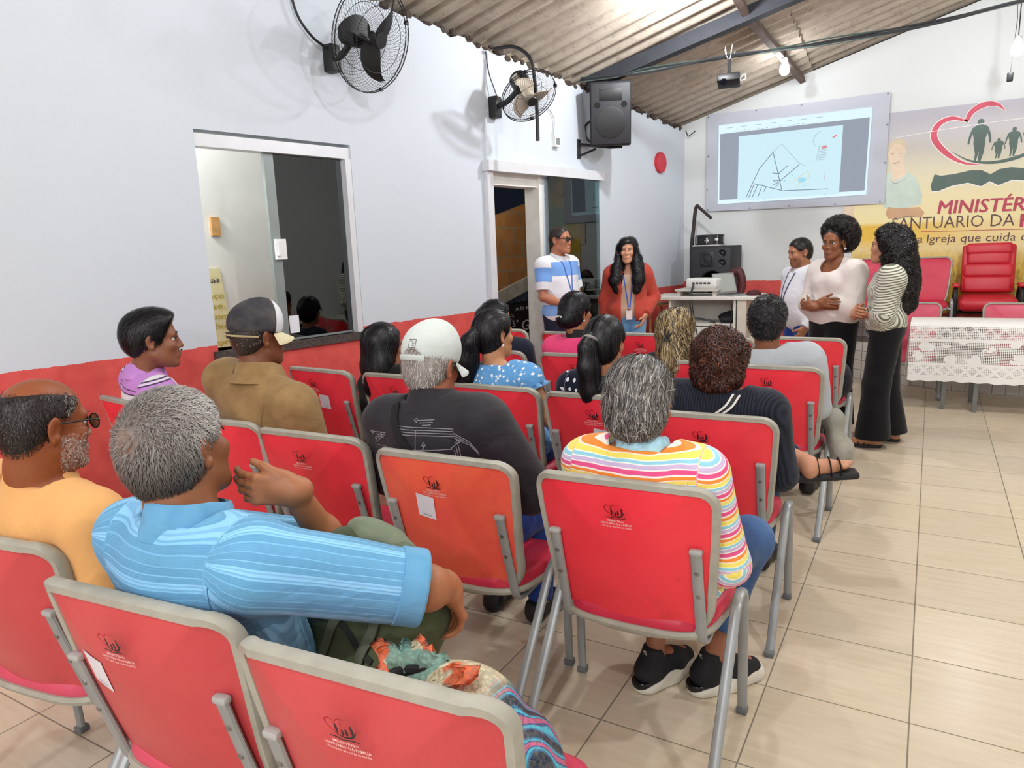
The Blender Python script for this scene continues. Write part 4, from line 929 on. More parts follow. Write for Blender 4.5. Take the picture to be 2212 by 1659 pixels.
def make_chair(panel, cushion):
    root = empty('stacking_chair')
    K = len(BO)
    vs, fs = back_panel(-.014, RG); shell = MB().add(vs, fs); v2, f2 = back_panel(.0, (1,)); b0 = len(shell.v); shell.v += v2; skirt(shell, 0, b0, K)
    bk = shell.build('backrest', panel, root, angle=50)
    vs, fs = back_panel(.0, (1, .985, .94, .86, .7, .45, .2, .05), .042); MB().add(vs, [f[::-1] for f in fs]).build('back_cushion', cushion, root, angle=60)
    # edging: a flat band swept round the outline
    mb = MB(); rings = []
    for (dr, dy) in ((.006, -.022), (.010, -.014), (.0105, .004), (.006, .012), (-.005, .012), (-.013, -.0145), (-.010, -.022)):
        c = V(0, .67); ring = []
        for k in range(K):
            p = BO[k]; t = unit(BO[(k+1) % K]-BO[k-1]); nrm = V(t[1], -t[0]); nrm = nrm if nrm@(p-c) > 0 else -nrm; q = p+nrm*dr; ring.append((q[0], back_y(p[0], p[1])+dy, q[1]))
        rings.append(ring)
    vs = [v for r in rings for v in r]; R_ = len(rings); mb.add(vs, [(j*K+k, j*K+(k+1) % K, ((j+1) % R_)*K+(k+1) % K, ((j+1) % R_)*K+k) for j in range(R_) for k in range(K)])
    mb.build('back_edging', m_trim, root, angle=50)
    # seat cushion and its edging
    vs, fs = [], []; S = len(SO); c = V(0, .345); lev = [(1.0, -.05), (1.01, -.03), (.985, -.008), (.9, .0), (.7, .004), (.4, .004), (.1, .0)]
    for r, dz in lev:
        for p in SO: q = c+(p-c)*r; vs.append((q[0], q[1], seat_z(q[0], q[1])+dz))
    for j in range(len(lev)-1): fs += [(j*S+k, j*S+(k+1) % S, (j+1)*S+(k+1) % S, (j+1)*S+k) for k in range(S)]
    fs += [tuple((len(lev)-1)*S+k for k in range(S)), tuple(range(S))[::-1]]
    MB().add(vs, fs).build('seat', cushion, root, angle=60)
    MB().tube([(*(c+(p-c)*1.012), seat_z(*p)-.052) for p in SO], .009, 6, ry=.013, closed=True).build('seat_edging', m_trim, root)
    vs = [(*(c+(p-c)*.97), seat_z(*p)-.056) for p in SO]; MB().add(vs, [tuple(range(S))[::-1]]).build('seat_pan', mat('seat_pan', '#3a2a2a', .7), root)
    for s in (-1, 1):
        x = s*.215; path = [(x, back_y(x, .70)-.026, .70), (x, back_y(x, .60)-.026, .60), (x, back_y(x, .50)-.026, .50), (x, back_y(x, .40)-.020, .368), (x*.99, .30, .368), (x*.98, .45, .372)]
        u = MB().tube(fillet(path, .05, 6), .017, 10, ry=.0095, up=(0, 1, 0)).build('upright', m_tube, root)
        MB().box((x-.0185, path[0][1]-.011, .695), (x+.0185, path[0][1]+.011, .712), .006).build('end_cap', mat('cap_grey', '#a7a8a4', .5), u)
        for z in (.635, .555):
            MB().lathe([(.001, .0025), (.006, .002), (.0075, -.001)], (x, back_y(x, z)-.0355, z), (0, -1, 0), 12).build('screw', m_screw, u)
        X = s*.288; f = fillet([(X, -.075, 0), (X, .295, .470), (X, .405, .462), (X, .425, 0)], .085, 7)
        lf = MB().tube(f, .0165, 10, ry=.0115, up=(0, 1, 0)).build('leg_frame', m_tube, root)
        MB().box((X-.018, -.094, 0), (X+.018, -.056, .022), .005).build('rubber_foot', mat('foot_grey', '#6f7274', .7), lf)
        MB().box((X-.018, .407, 0), (X+.018, .443, .022), .005).build('rubber_foot', mat('foot_grey', '#6f7274'), lf)
        MB().cyl((X, .405, .375), (s*.20, .405, .375), .014, n=10).build('seat_stub', m_tube, root)
    MB().tube([(-.21, .36, .370), (.21, .36, .370)], .013, 8).build('crossbar', m_tube, root)
    MB().tube([(-.21, .22, .370), (.21, .22, .370)], .013, 8).build('crossbar', m_tube, root)
    return root, bk
def add_emblem(bk, cx=-.0, cz=.79):
    e = emblem_on(EB, cx, cz).build('emblem', m_eblk, bk, smooth=False); emblem_on(ER, cx, cz).build('emblem_heart', m_ered, bk, smooth=False)
    emblem_on(EW, cx, cz).build('emblem_lettering', m_ewht, bk, smooth=False)
m_stk = mat('white_sticker', '#e6e2ea', .4); m_stt = mat('sticker_text', '#4a4f8a', .5)
def add_sticker(bk, cx, cz, w=.074, h=.088, tilt=-6):
    c, s = math.cos(math.radians(tilt)), math.sin(math.radians(tilt)); mb = MB(); vs = []; g = 5
    for i in range(g+1):
        for j in range(g+1):
            a, b = (i/g-.5)*w, (j/g-.5)*h; x, z = cx+a*c-b*s, cz+a*s+b*c; vs.append((x, back_y(x, z)-.0155, z))
    mb.add(vs, [(i*(g+1)+j, (i+1)*(g+1)+j, (i+1)*(g+1)+j+1, i*(g+1)+j+1) for i in range(g) for j in range(g)]); st = mb.build('sticker', m_stk, bk, smooth=False)
    vs, fs = text_fit('CHAVE PIX', -w*.25, w*.25, -h*.40, .01, 0, .005, res=1); mb = MB()
    mb.add([(cx+a*c-b*s, back_y(cx+a*c-b*s, cz+a*s+b*c)-.0162, cz+a*s+b*c) for a, b in vs], fs); mb.build('sticker_lettering', m_stt, st, smooth=False)
PROTO, PBK = make_chair(V_RED, V_SEAT); add_emblem(PBK)
CH_GROUP = 'red stacking chairs in the audience rows'
_first = [True]
def chair(x, y, rz, label, panel=None, cushion=None, sticker=None, group=CH_GROUP, z=0.0):
    if _first[0]: r = PROTO; _first[0] = False
    else: r = copy_tree(PROTO)
    r.location = (x, y, z); r.rotation_euler = (0, 0, math.radians(rz)); tag(r, label, 'chair', group)
    for c in r.children:
        if c.name.startswith('backrest'):
            if panel: c.data = c.data.copy(); c.data.materials[0] = panel
            if sticker: add_sticker(c, *sticker)
        if cushion and (c.name.startswith('back_cushion') or c.name.startswith('seat') and not c.name.startswith(('seat_', ))): c.data = c.data.copy(); c.data.materials[0] = cushion
    return r
CHAIRS = dict(
 B2=(-2.03, 1.835, 2, 'empty red chair between the brown jacket and the white cap'),
 A1=(-2.06, .735, 8, 'red chair in the nearest row holding the man in the orange polo shirt'),
 A2=(-1.365, .705, 6, 'red chair in the nearest row holding the man in the light blue shirt'),
 A3=(-.766, .722, 5, 'red chair in the nearest row with the patterned bag on its seat'),
 B0=(-3.44, 1.97, -8, 'red chair holding the man in the purple striped polo by the wall'),
 B1=(-2.62, 1.86, 2, 'red chair holding the man in the brown jacket'),
 B3=(-1.372, 1.785, 2, 'faded orange-red chair holding the man in the white cap'),
 B4=(-.733, 1.785, 2, 'red chair holding the woman in the multicolour striped shirt'),
 C1=(-3.17, 3.02, -4, 'empty red chair against the wall behind the window end'),
 C2=(-2.53, 3.0, 0, 'red chair holding the woman with loose black hair near the wall'),
 C3=(-1.87, 2.90, 0, 'red chair holding the woman in the blue floral dress'),
 C4=(-1.275, 2.86, 0, 'red chair holding the woman in the polka dot blouse'),
 C5=(-.735, 2.67, 2, 'red chair holding the woman with curly auburn hair'),
 D1=(-2.56, 4.0, 0, 'red chair holding the woman in dark navy with glasses'),
 D2=(-1.90, 3.99, 0, 'red chair holding the woman in the pink top'),
 D3=(-1.33, 3.92, 0, 'red chair holding the woman with blond streaked hair'),
 D4=(-.72, 3.88, 0, 'red chair holding the man in the grey sweater'),
 E1=(-3.18, 5.15, 0, 'front row red chair nearest the doorway, empty'),
 E2=(-2.45, 5.05, 0, 'empty front row red chair just ahead of the woman in pink'),
 E3=(-1.87, 5.10, 0, 'empty front row red chair in front of the woman in the red blazer'),
 E4=(-1.30, 5.0, 0, 'empty front row red chair in front of the desk'),
 E5=(-.73, 5.1, 0, 'empty front row red chair at the aisle beside the standing women'))
for k, (x, y, r, lab) in CHAIRS.items():
    chair(x, y, r, lab, V_ORANGE if k == 'B3' else V_DUSTY if k[0] == 'A' else None, V_PINK if k[0] == 'A' else None,
          {'B3': (-.05, .715), 'C4': (.03, .70), 'C1': (.06, .70), 'A2': (-.12, .70), 'A1': (-.10, .68), 'C2': (.0, .70)}.get(k))
PG = 'red chairs facing the audience'
chair(-.67, 8.95, 180, 'red chair on the platform behind the standing women', cushion=V_SEAT, group=PG, z=.42)
chair(-.085, 8.95, 180, 'red chair on the platform beside the pulpit armchair', cushion=V_SEAT, group=PG, z=.42)
chair(-.16, 8.16, 180, 'red chair tucked behind the lace table beside the curly haired woman', cushion=V_PINK, group=PG)
chair(.72, 8.14, 180, 'red chair tucked behind the lace table at the right edge', cushion=V_PINK, group=PG)
# ------------------------------------------------------------------ smooth solid modelling: round cones, ellipsoids, boxes blended and meshed
F32 = np.float32
def smin(a, b, k):
    if k <= 0: return np.minimum(a, b)
    h = np.maximum(k-np.abs(a-b), 0)/k; return np.minimum(a, b)-h*h*k*.25
class Solid:
    def __init__(s): s.ops = []
    def cone(s, a, b, ra, rb=None, k=.02, op='u', tag=0, flat=None):
        a, b = V(*a), V(*b); rb = ra if rb is None else rb; s.ops.append(('c', op, k, tag, a, b, ra, rb, np.minimum(a-ra, b-rb), np.maximum(a+ra, b+rb))); return s
    def chain(s, pts, rs, k=.02, op='u', tag=0):
        for i in range(len(pts)-1): s.cone(pts[i], pts[i+1], rs[i], rs[i+1], k, op, tag)
        return s
    def ell(s, c, r, R=None, k=.02, op='u', tag=0):
        c = V(*c); r = np.ones(3)*r; e = r if R is None else np.abs(R)@r; s.ops.append(('e', op, k, tag, c, r, R, None, c-e, c+e)); return s
    def box(s, c, h, rad, R=None, k=.01, op='u', tag=0):
        c = V(*c); h = V(*h); e = h if R is None else np.abs(R)@h; s.ops.append(('b', op, k, tag, c, h, R, rad, c-e, c+e)); return s
    def cut(s, p, n, rad=.3, k=.004):
        """remove what lies past the plane through p with normal n, within rad of p"""
        p = V(*p); s.ops.append(('h', 's', k, 0, p, unit(n), rad, None, p-rad, p+rad)); return s
    def dist(s, o, P):
        t = o[0]
        if t == 'c':
            a, b, ra, rb = o[4:8]; ba = b-a; L = ba@ba+1e-12; h = np.clip(((P-a)@ba)/L, 0, 1); return np.linalg.norm(P-a-h[:, None]*ba, axis=1)-(ra+(rb-ra)*h)
        q = P-o[4]
        if t == 'e':
            if o[6] is not None: q = q@o[6]
            k0 = np.linalg.norm(q/o[5], axis=1); k1 = np.linalg.norm(q/(o[5]*o[5]), axis=1)+1e-9; return k0*(k0-1)/k1
        if t == 'b':
            if o[6] is not None: q = q@o[6]
            d = np.abs(q)-(o[5]-o[7]); return np.linalg.norm(np.maximum(d, 0), axis=1)+np.minimum(d.max(1), 0)-o[7]
        if t == 'h': return np.maximum(-(q@o[5]), np.linalg.norm(q, axis=1)-o[6])
    def ev(s, P, ops=None, tags=False):
        d = np.full(len(P), 1.0); tg = np.zeros(len(P), int); best = np.full(len(P), 9.0)
        for o in (s.ops if ops is None else ops):
            x = s.dist(o, P)
            if o[1] == 'u':
                if tags: m = x < best; tg[m] = o[3]; best[m] = x[m]
                d = smin(d, x, o[2])
            else: d = -smin(-d, x, o[2])
        if getattr(s, 'noise', None): d = d+s.noise(P)
        return (d, tg) if tags else d
    def grad(s, P, e=.003):
        g = np.stack([s.ev(P+V(*(e if i == j else 0 for j in range(3))))-s.ev(P-V(*(e if i == j else 0 for j in range(3)))) for i in range(3)], 1)
        return g/(np.linalg.norm(g, axis=1)[:, None]+1e-9)
    def mesh(s, h, B=14):
        us = [o for o in s.ops if o[1] == 'u']; pad = .03
        lo = np.min([o[8] for o in us], 0)-pad; hi = np.max([o[9] for o in us], 0)+pad
        nb = np.ceil((hi-lo)/(B*h)).astype(int); bs = B*h
        I = np.stack(np.meshgrid(*[np.arange(n) for n in nb], indexing='ij'), -1).reshape(-1, 3)
        cen = lo+(I+.5)*bs; dc = s.ev(cen); act = I[np.abs(dc) < bs*1.15]
        NN = nb*B+2; key = lambda q: (q[:, 0]*NN[1]+q[:, 1])*NN[2]+q[:, 2]
        g = np.stack(np.meshgrid(*[np.arange(B+1)]*3, indexing='ij'), -1).reshape(-1, 3)
        cv, ck, eq = [], [], [[], [], []]
        corner = np.array([[i, j, k] for i in (0, 1) for j in (0, 1) for k in (0, 1)])
        edges = [(a, b) for a in range(8) for b in range(a+1, 8) if np.abs(corner[a]-corner[b]).sum() == 1]
        for blk in act:
            b0 = lo+blk*bs; b1 = b0+bs
            ops = [o for o in s.ops if np.all(o[8]-o[2]-.03 < b1) and np.all(o[9]+o[2]+.03 > b0)]
            if not ops: continue
            P = b0+g*h; d = s.ev(P, ops); D = d.reshape(B+1, B+1, B+1); ins = D < 0
            if ins.all() or not ins.any(): continue
            C = np.zeros((B, B, B), int)
            for c in corner: C += ins[c[0]:c[0]+B, c[1]:c[1]+B, c[2]:c[2]+B]
            ac = np.argwhere((C > 0) & (C < 8))
            if len(ac):
                dv = np.stack([D[ac[:, 0]+c[0], ac[:, 1]+c[1], ac[:, 2]+c[2]] for c in corner], 1); acc = np.zeros((len(ac), 3)); n = np.zeros(len(ac))
                for a, b in edges:
                    m = (dv[:, a] < 0) != (dv[:, b] < 0); t = dv[m, a]/(dv[m, a]-dv[m, b]); acc[m] += corner[a]+t[:, None]*(corner[b]-corner[a]); n[m] += 1
                cv.append(b0+(ac+acc/n[:, None])*h); ck.append(key(ac+blk*B+1))
            for ax in range(3):
                sl = [slice(0, B)]*3; s2 = list(sl); s2[ax] = slice(1, B+1); x = ins[tuple(sl)]; y = ins[tuple(s2)]; q = np.argwhere(x != y)
                if len(q): eq[ax].append(np.column_stack([q+blk*B+1, x[q[:, 0], q[:, 1], q[:, 2]]]))
        if not cv: return np.zeros((0, 3)), np.zeros((0, 4), int)
        cv = np.concatenate(cv); ck = np.concatenate(ck); od = np.argsort(ck); cv, ck = cv[od], ck[od]; F = []
        for ax in range(3):
            if not eq[ax]: continue
            q = np.concatenate(eq[ax]); a1, a2 = [(1, 2), (2, 0), (0, 1)][ax]; ids = []
            ok = np.ones(len(q), bool)
            for da, db in ((0, 0), (-1, 0), (-1, -1), (0, -1)):
                t = q[:, :3].copy(); t[:, a1] += da; t[:, a2] += db; kk = key(t); p = np.minimum(np.searchsorted(ck, kk), len(ck)-1); ok &= ck[p] == kk; ids.append(p)
            f = np.stack(ids, 1); fl = q[:, 3] == 0; f[fl] = f[fl][:, ::-1]; F.append(f[ok])
        return cv, np.concatenate(F)

def raw_mesh(name, v, f, m, parent, smooth=True, cols=None, pc=None, mats=None):
    me = bpy.data.meshes.new(name); me.vertices.add(len(v)); me.vertices.foreach_set('co', np.ascontiguousarray(v, F32).ravel())
    k = f.shape[1]; me.loops.add(f.size); me.loops.foreach_set('vertex_index', f.astype(np.int32).ravel()); me.polygons.add(len(f))
    me.polygons.foreach_set('loop_start', np.arange(0, f.size, k, dtype=np.int32)); me.polygons.foreach_set('use_smooth', np.full(len(f), smooth)); me.update(calc_edges=True); me.validate()
    if cols is not None:
        a = me.attributes.new('tint', 'FLOAT_COLOR', 'POINT'); a.data.foreach_set('color', np.column_stack([cols, np.ones(len(v))]).astype(F32).ravel())
    if pc is not None:
        a = me.attributes.new('cloth', 'FLOAT_VECTOR', 'POINT'); a.data.foreach_set('vector', pc.astype(F32).ravel())
    if m is not None: me.materials.append(m)
    o = bpy.data.objects.new(name, me); COL.objects.link(o)
    if parent is not None: o.parent = parent
    return o
def relax(v, f, n):
    """a few passes of averaging over the quads to take the grid steps out"""
    for _ in range(n):
        acc = np.zeros_like(v); c = np.zeros(len(v)); fc = v[f].mean(1)
        for k in range(4): np.add.at(acc, f[:, k], fc); np.add.at(c, f[:, k], 1)
        m = c > 0; v = v.copy(); v[m] = .5*v[m]+.5*acc[m]/c[m, None]
    return v
def solid_obj(S, name, m, parent, h, colf=None, pcf=None, sm=1):
    v, f = S.mesh(h); v = relax(v, f, sm); cols = pc = None
    if colf or pcf:
        d, tg = S.ev(v, tags=True)
        if colf: cols = colf(v, tg)
        if pcf: pc = pcf(v, tg)
    return raw_mesh(name, v, f, m, parent, True, cols, pc)

def wave_noise(seed, amp, freq, warp=(1, 1, 1)):
    r = np.random.default_rng(seed); K = r.normal(size=(7, 3)); K = K/np.linalg.norm(K, axis=1)[:, None]*freq*r.uniform(.6, 1.7, (7, 1))*np.array(warp); ph = r.uniform(0, 6.28, 7)
    return lambda P: amp*np.sin(P@K.T+ph).sum(1)/4

# strands: thin tapered ribbons that follow a hair volume
def strands(S, roots, flow, length, steps, width, off=.002, jit=.25, curl=0.0, curl_n=3.0, lift=0.0, seed=1, pal=None, lenvar=.4, free=0.0, gravity=None):
    r = np.random.default_rng(seed); n = len(roots); p = roots.copy(); L = length*(1+lenvar*r.uniform(-1, 1, n)); st = (L/steps)[:, None]
    jv = r.normal(size=(n, 3))*jit; path = [p.copy()]; nrm = [S.grad(p)]
    offs = off*(1+r.uniform(-.5, 1.5, n))
    for i in range(steps):
        g = nrm[-1]; d = flow(p)+jv; d = d-(d*g).sum(1)[:, None]*g*(1-free); d /= np.linalg.norm(d, axis=1)[:, None]+1e-9
        p = p+d*st
        dist = S.ev(p); g = S.grad(p); target = offs+lift*(i+1)/steps
        p = p-(g*(dist-target)[:, None])*(1-free); path.append(p.copy()); nrm.append(g)
    P = np.stack(path, 1); G = np.stack(nrm, 1); T = np.gradient(P, axis=1); T /= np.linalg.norm(T, axis=2)[:, :, None]+1e-9
    side = np.cross(T, G); side /= np.linalg.norm(side, axis=2)[:, :, None]+1e-9
    if curl:
        ph = r.uniform(0, 6.28, n)[:, None]+np.linspace(0, curl_n*6.28, steps+1)[None]*r.uniform(.7, 1.3, n)[:, None]
        P = P+curl*(np.cos(ph)[:, :, None]*side+(.6+np.sin(ph))[:, :, None]*G)
        T = np.gradient(P, axis=1); T /= np.linalg.norm(T, axis=2)[:, :, None]+1e-9; side = np.cross(T, G); side /= np.linalg.norm(side, axis=2)[:, :, None]+1e-9
    w = width*r.uniform(.6, 1.3, n)[:, None]*np.concatenate([np.ones(steps), [.25]])[None]
    A = P+side*w[:, :, None]*.5; B = P-side*w[:, :, None]*.5
    vs = np.stack([A, B], 2).reshape(-1, 3); base = (np.arange(n)*(steps+1)*2)[:, None]+(np.arange(steps)*2)[None]
    base = base.reshape(-1); f = np.stack([base, base+1, base+3, base+2], 1)
    cols = None
    if pal is not None: c = pal(roots, r); cols = np.repeat(c, (steps+1)*2, 0)
    return vs, f, cols
def pal_mix(*cs, w=None):
    C = np.array([lin(c) for c in cs])
    def fn(P, r):
        i = r.choice(len(C), len(P), p=w); return C[i]*r.uniform(.75, 1.25, (len(P), 1))
    return fn
def hair_obj(S, parent, h, m, base_col, layers, name='hair', sm=1, colf=None):
    """hair volume meshed, then covered with strand layers rooted on it; one mesh"""
    v, f = S.mesh(h); v = relax(v, f, sm); V_, F_, C_ = [v], [f], [colf(v) if colf else np.tile(lin(base_col), (len(v), 1))]; o = len(v)
    fc = v[f].mean(1); nn = np.cross(v[f[:, 2]]-v[f[:, 0]], v[f[:, 3]]-v[f[:, 1]]); ar = np.linalg.norm(nn, axis=1); ar /= ar.sum()
    for L in layers:
        L = dict(L); n = L.pop('n'); sel = L.pop('where', None); r = np.random.default_rng(L.get('seed', 1)+99); w = ar.copy()
        if sel is not None: w = w*sel(fc); w /= w.sum()
        roots = fc[r.choice(len(fc), n, p=w)]+r.normal(size=(n, 3))*h*.3
        a, b, c = strands(S, roots, **L); V_.append(a); F_.append(b+o); C_.append(c); o += len(a)
    return raw_mesh(name, np.concatenate(V_), np.concatenate(F_), m, parent, True, np.concatenate(C_))
def wrap_ribbon(S, pts, d, width, off=.002, n=6, thick=0.0):
    """lay a flat ribbon on a solid: the polyline is cast along d until it meets the surface"""
    P = np.array(spline([V(*p) for p in pts], n)); d = unit(d); q = P-d*.4; 
    for _ in range(60): q = q+d*np.clip(S.ev(q)-off, -.05, .05)[:, None]*.9
    g = S.grad(q); t = np.gradient(q, axis=0); t /= np.linalg.norm(t, axis=1)[:, None]+1e-9; s = np.cross(t, g); s /= np.linalg.norm(s, axis=1)[:, None]+1e-9
    K = len(q); 
    if thick:
        vs = np.stack([q+s*width/2, q+s*width/2+g*thick, q-s*width/2+g*thick, q-s*width/2], 1).reshape(-1, 3); f = []
        for i in range(K-1):
            for k in range(4): f.append((4*i+k, 4*i+(k+1) % 4, 4*i+4+(k+1) % 4, 4*i+4+k))
        f += [(0, 1, 2, 3), (4*K-1, 4*K-2, 4*K-3, 4*K-4)]; return vs, f
    vs = np.stack([q+s*width/2, q-s*width/2], 1).reshape(-1, 3); return vs, [(2*i, 2*i+1, 2*i+3, 2*i+2) for i in range(K-1)]

# ------------------------------------------------------------------ cloth, skin and hair materials
m, n = newmat('skin'); c = n.attr('tint', 'Color'); p = n.obj()
c2 = n.mix(n.mapr(n.noise(p, 40, 4, .6), .3, .7, 0, .18), c, n.mix(1.0, c, lin('#d8b0a0'), 'MULTIPLY'))
n.fin(n.bsdf(c2, .48, spec=.4, normal=n.bump(n.noise(p, 260, 3, .6), .18, .002), Subsurface_Weight=.06, Subsurface_Scale=.01, Subsurface_Radius=(.8, .3, .15))); SKIN = m
m, n = newmat('hair_fibre'); c = n.attr('tint', 'Color'); n.fin(n.bsdf(c, .42, spec=.45)); HAIR = m
def cloth(name, colf, rough=.85, bump=.35, weave=420, fold=.5, spec=.2, foldscale=9):
    m, n = newmat(name); p = n.obj(); q = n.attr('cloth'); c = colf(n, p, q) if callable(colf) else lin(colf)
    tone = n.mapr(n.noise(p, 6, 4), .3, .7, .93, 1.06); c = n.mix(1.0, c, n.com(tone, tone, tone), 'MULTIPLY')
    hgt = n.m('ADD', n.m('MULTIPLY', n.noise(n.scale(p, (1, 1, 1.6)), foldscale, 3, .55, dist=.6), fold), n.m('MULTIPLY', n.noise(p, weave, 2), .04))
    n.fin(n.bsdf(c, rough, spec=spec, normal=n.bump(hgt, bump, .03), Sheen_Weight=.1, Sheen_Roughness=.5)); return m
def stripes(n, v, stops, period):
    return n.ramp(n.m('FRACT', n.m('DIVIDE', n.m('ADD', v, 10*period), period)), stops)

# ------------------------------------------------------------------ people
def skin_cols(base, lips=None, dark=None):
    b = np.array(lin(base))
    def fn(v, tg):
        c = np.tile(b, (len(v), 1)); 
        if lips: c[tg == 7] = lin(lips)
        c[tg == 8] = np.minimum(b*1.45+.05, 1)          # nails
        return c
    return fn
class Person:
    def __init__(s, label, loc, yaw=0, female=False, size=1.0):
        s.root = empty('person', loc, yaw, label, 'person'); s.loc = V(*loc); s.yaw = yaw; s.f = female; s.size = size; s.R = Rz(-yaw)
        s.B = Solid()
    def L(s, p): return s.R@(V(*p)-s.loc)                # world -> own frame
    def head(s, c, yaw=0, pitch=0, tilt=0, hs=1.0, neck_to=None, neck_r=.056, face=True, ears=True, jaw=1.0, nose=1.0, lipk=1.0):
        """c = head centre in the person's frame; yaw > 0 turns to the person's left"""
        fm = s.f; jaw = jaw*(.88 if fm else 1.0); nose = nose*(.985 if fm else 1.0); lipk = lipk*(1.15 if fm else 1.0); s.hc = V(*c); s.HR = Rz(yaw)@Rx(pitch)@Ry(tilt); s.hs = hs; h = s.hp; S = s.B; R = s.HR; k = hs
        S.ell(h(0, -.014, .036), V(.076, .096, .086)*k, R, .02); S.ell(h(0, -.05, -.005), V(.064, .055, .066)*k, R, .03)
        S.ell(h(0, .035, -.045), V(.058*jaw, .056, .075)*k, R, .03)
        S.cone(h(-.045*jaw, -.0, -.06), h(-.018, .066, -.10), .018*k, .016*k, .03); S.cone(h(.045*jaw, .0, -.06), h(.018, .066, -.10), .018*k, .016*k, .03)
        S.ell(h(0, .077, -.100), V(.021, .016, .017)*k, R, .02)
        S.ell(h(-.038, .062, -.022), V(.022, .022, .022)*k, R, .02); S.ell(h(.038, .062, -.022), V(.022, .022, .022)*k, R, .02)
        if face:
            S.cone(h(-.036, .074, .026), h(.036, .074, .026), (.009 if fm else .012)*k, (.009 if fm else .012)*k, .02)
            for sx in (-1, 1): S.ell(h(sx*.032, .095, .006), V(.017, .016, .011)*k, R, .012, 's')
            S.cone(h(0, .084, .018), h(0, .099*nose, -.026), (.0058 if fm else .007)*k, (.0085 if fm else .0105)*k, .012)
            for sx in (-1, 1): S.ell(h(sx*.011, .092, -.030), V(.0085, .011, .0075)*k, R, .008)
            S.ell(h(0, .080, -.066), V(.026, .018, .022)*k, R, .012)
            for sx in (-1, 1): S.cone(h(0, .0985, -.0595), h(sx*.024, .084, -.063), .0036*k*lipk, .0018*k, .005, tag=7)
            S.cone(h(-.012, .0935, -.0715), h(.012, .0935, -.0715), .0042*k*lipk, .0042*k*lipk, .008, tag=7)
            S.cone(h(-.02, .097, -.0653), h(.02, .097, -.0653), .0014, .0014, .003, 's')
        if ears:
            for sx in (-1, 1):
                E = R@Ry(sx*12)@Rz(sx*22)
                S.ell(h(sx*.081, -.012, .002), V(.0075, .020, .031)*k, E, .006); S.ell(h(sx*.080, -.008, -.026), V(.007, .012, .014)*k, E, .008)
                S.ell(h(sx*.0885, -.006, .000), V(.006, .011, .018)*k, E, .006, 's')
        nb = V(*neck_to) if neck_to is not None else s.hc+V(0, -.04, -.18)
        S.chain([h(0, -.03, -.05), (h(0, -.03, -.05)+nb)/2+V(0, -.004, 0), nb], [neck_r*.95, neck_r*.96, neck_r*1.12], .03); s.nb = nb
        return s
    def hp(s, x, y, z): return s.hc+s.HR@(V(x, y, z)*s.hs)
    def torso_frame(s, pel, nb):
        s.pel = V(*pel); up = unit(nb-s.pel); x = unit(np.cross(V(0, 1, 0) if abs(up[1]) < .9 else V(0, 0, 1), up)); 
        s.TW = getattr(s, 'twist', 0); x = Rz(s.TW)@V(1, 0, 0); y = unit(np.cross(up, x)); x = np.cross(y, up); s.T = np.column_stack([x, y, up]); s.tl = np.linalg.norm(nb-s.pel)
    def tp(s, x, y, t): return s.pel+s.T@V(x, y, t*s.tl)
    def torso(s, S, g=0.0, w=1.0, d=1.0, sw=.18, belly=0.0, bust=0.0, tag=0, hip=1.0, low=0.0, k=.06):
        f = s.f; T = s.T; cw = (.150 if f else .170)*w; cd = (.103 if f else .115)*d; ww = (.128 if f else .155)*w
        S.ell(s.tp(0, .005, .66), V(cw+g, cd+g, .19+g), T, k, tag=tag); S.ell(s.tp(0, .01+belly*.3, .34), V(ww+g, .105*d+belly*.5+g, .17+g), T, k, tag=tag)
        S.ell(s.tp(0, .005, .06+low), V((.175 if f else .168)*w*hip+g, .122*d+g, .13+g), T, k, tag=tag)
        S.cone(s.tp(-sw*.84, -.005, .885), s.tp(sw*.84, -.005, .885), .058+g*.8, .058+g*.8, k, tag=tag)
        for sx in (-1, 1): S.cone(s.tp(sx*.05, -.01, .99), s.tp(sx*sw*.85, -.005, .90), .04+g*.8, .052+g*.8, .05, tag=tag)
        S.ell(s.tp(0, -.045, .76), V(cw*.85+g, .07+g, .12+g), T, .05, tag=tag)
        if bust:
            for sx in (-1, 1): S.ell(s.tp(sx*.07, cd*.75, .66), V(.065, .055*bust, .065)+g*.5, T, .04, tag=tag)
    def arm(s, side, sh, el, wr, hand=None, up_r=.046, skin_from=0.0):
        """side -1 left, +1 right; bare arm goes in the body"""
        S = s.B; s.J[side] = (V(*sh), V(*el), V(*wr)); S.chain([sh, el, wr], [up_r, up_r*.86, up_r*.60], .02)
        m = (V(*el)*.72+V(*wr)*.28); S.ell(m, up_r*.92, None, .03)
        if hand: s.hand(side, *hand)
    J = None
    def hand(s, side, d, palm, curl=(25, 30, 20), k=1.0, thumb=None, spread=3, wr=None):
        """d = way the hand points, palm = way the palm faces; curl = bend at the three joints"""
        S = s.B; W = s.J[side][2] if wr is None else V(*wr); d = unit(d); pn = unit(V(*palm)-d*(V(*palm)@d)); sd = np.cross(d, pn)*side; q = np.column_stack([sd, d, -pn])
        # sd points to the thumb side
        S.box(W+d*.046*k, V(.038, .046, .013)*k, .012*k, q, .018); S.cone(W-d*.02, W+d*.03*k, .027*k, .024*k, .02)
        S.ell(W+d*.03*k+sd*.03*k+pn*.006, V(.017, .026, .014)*k, q, .012)
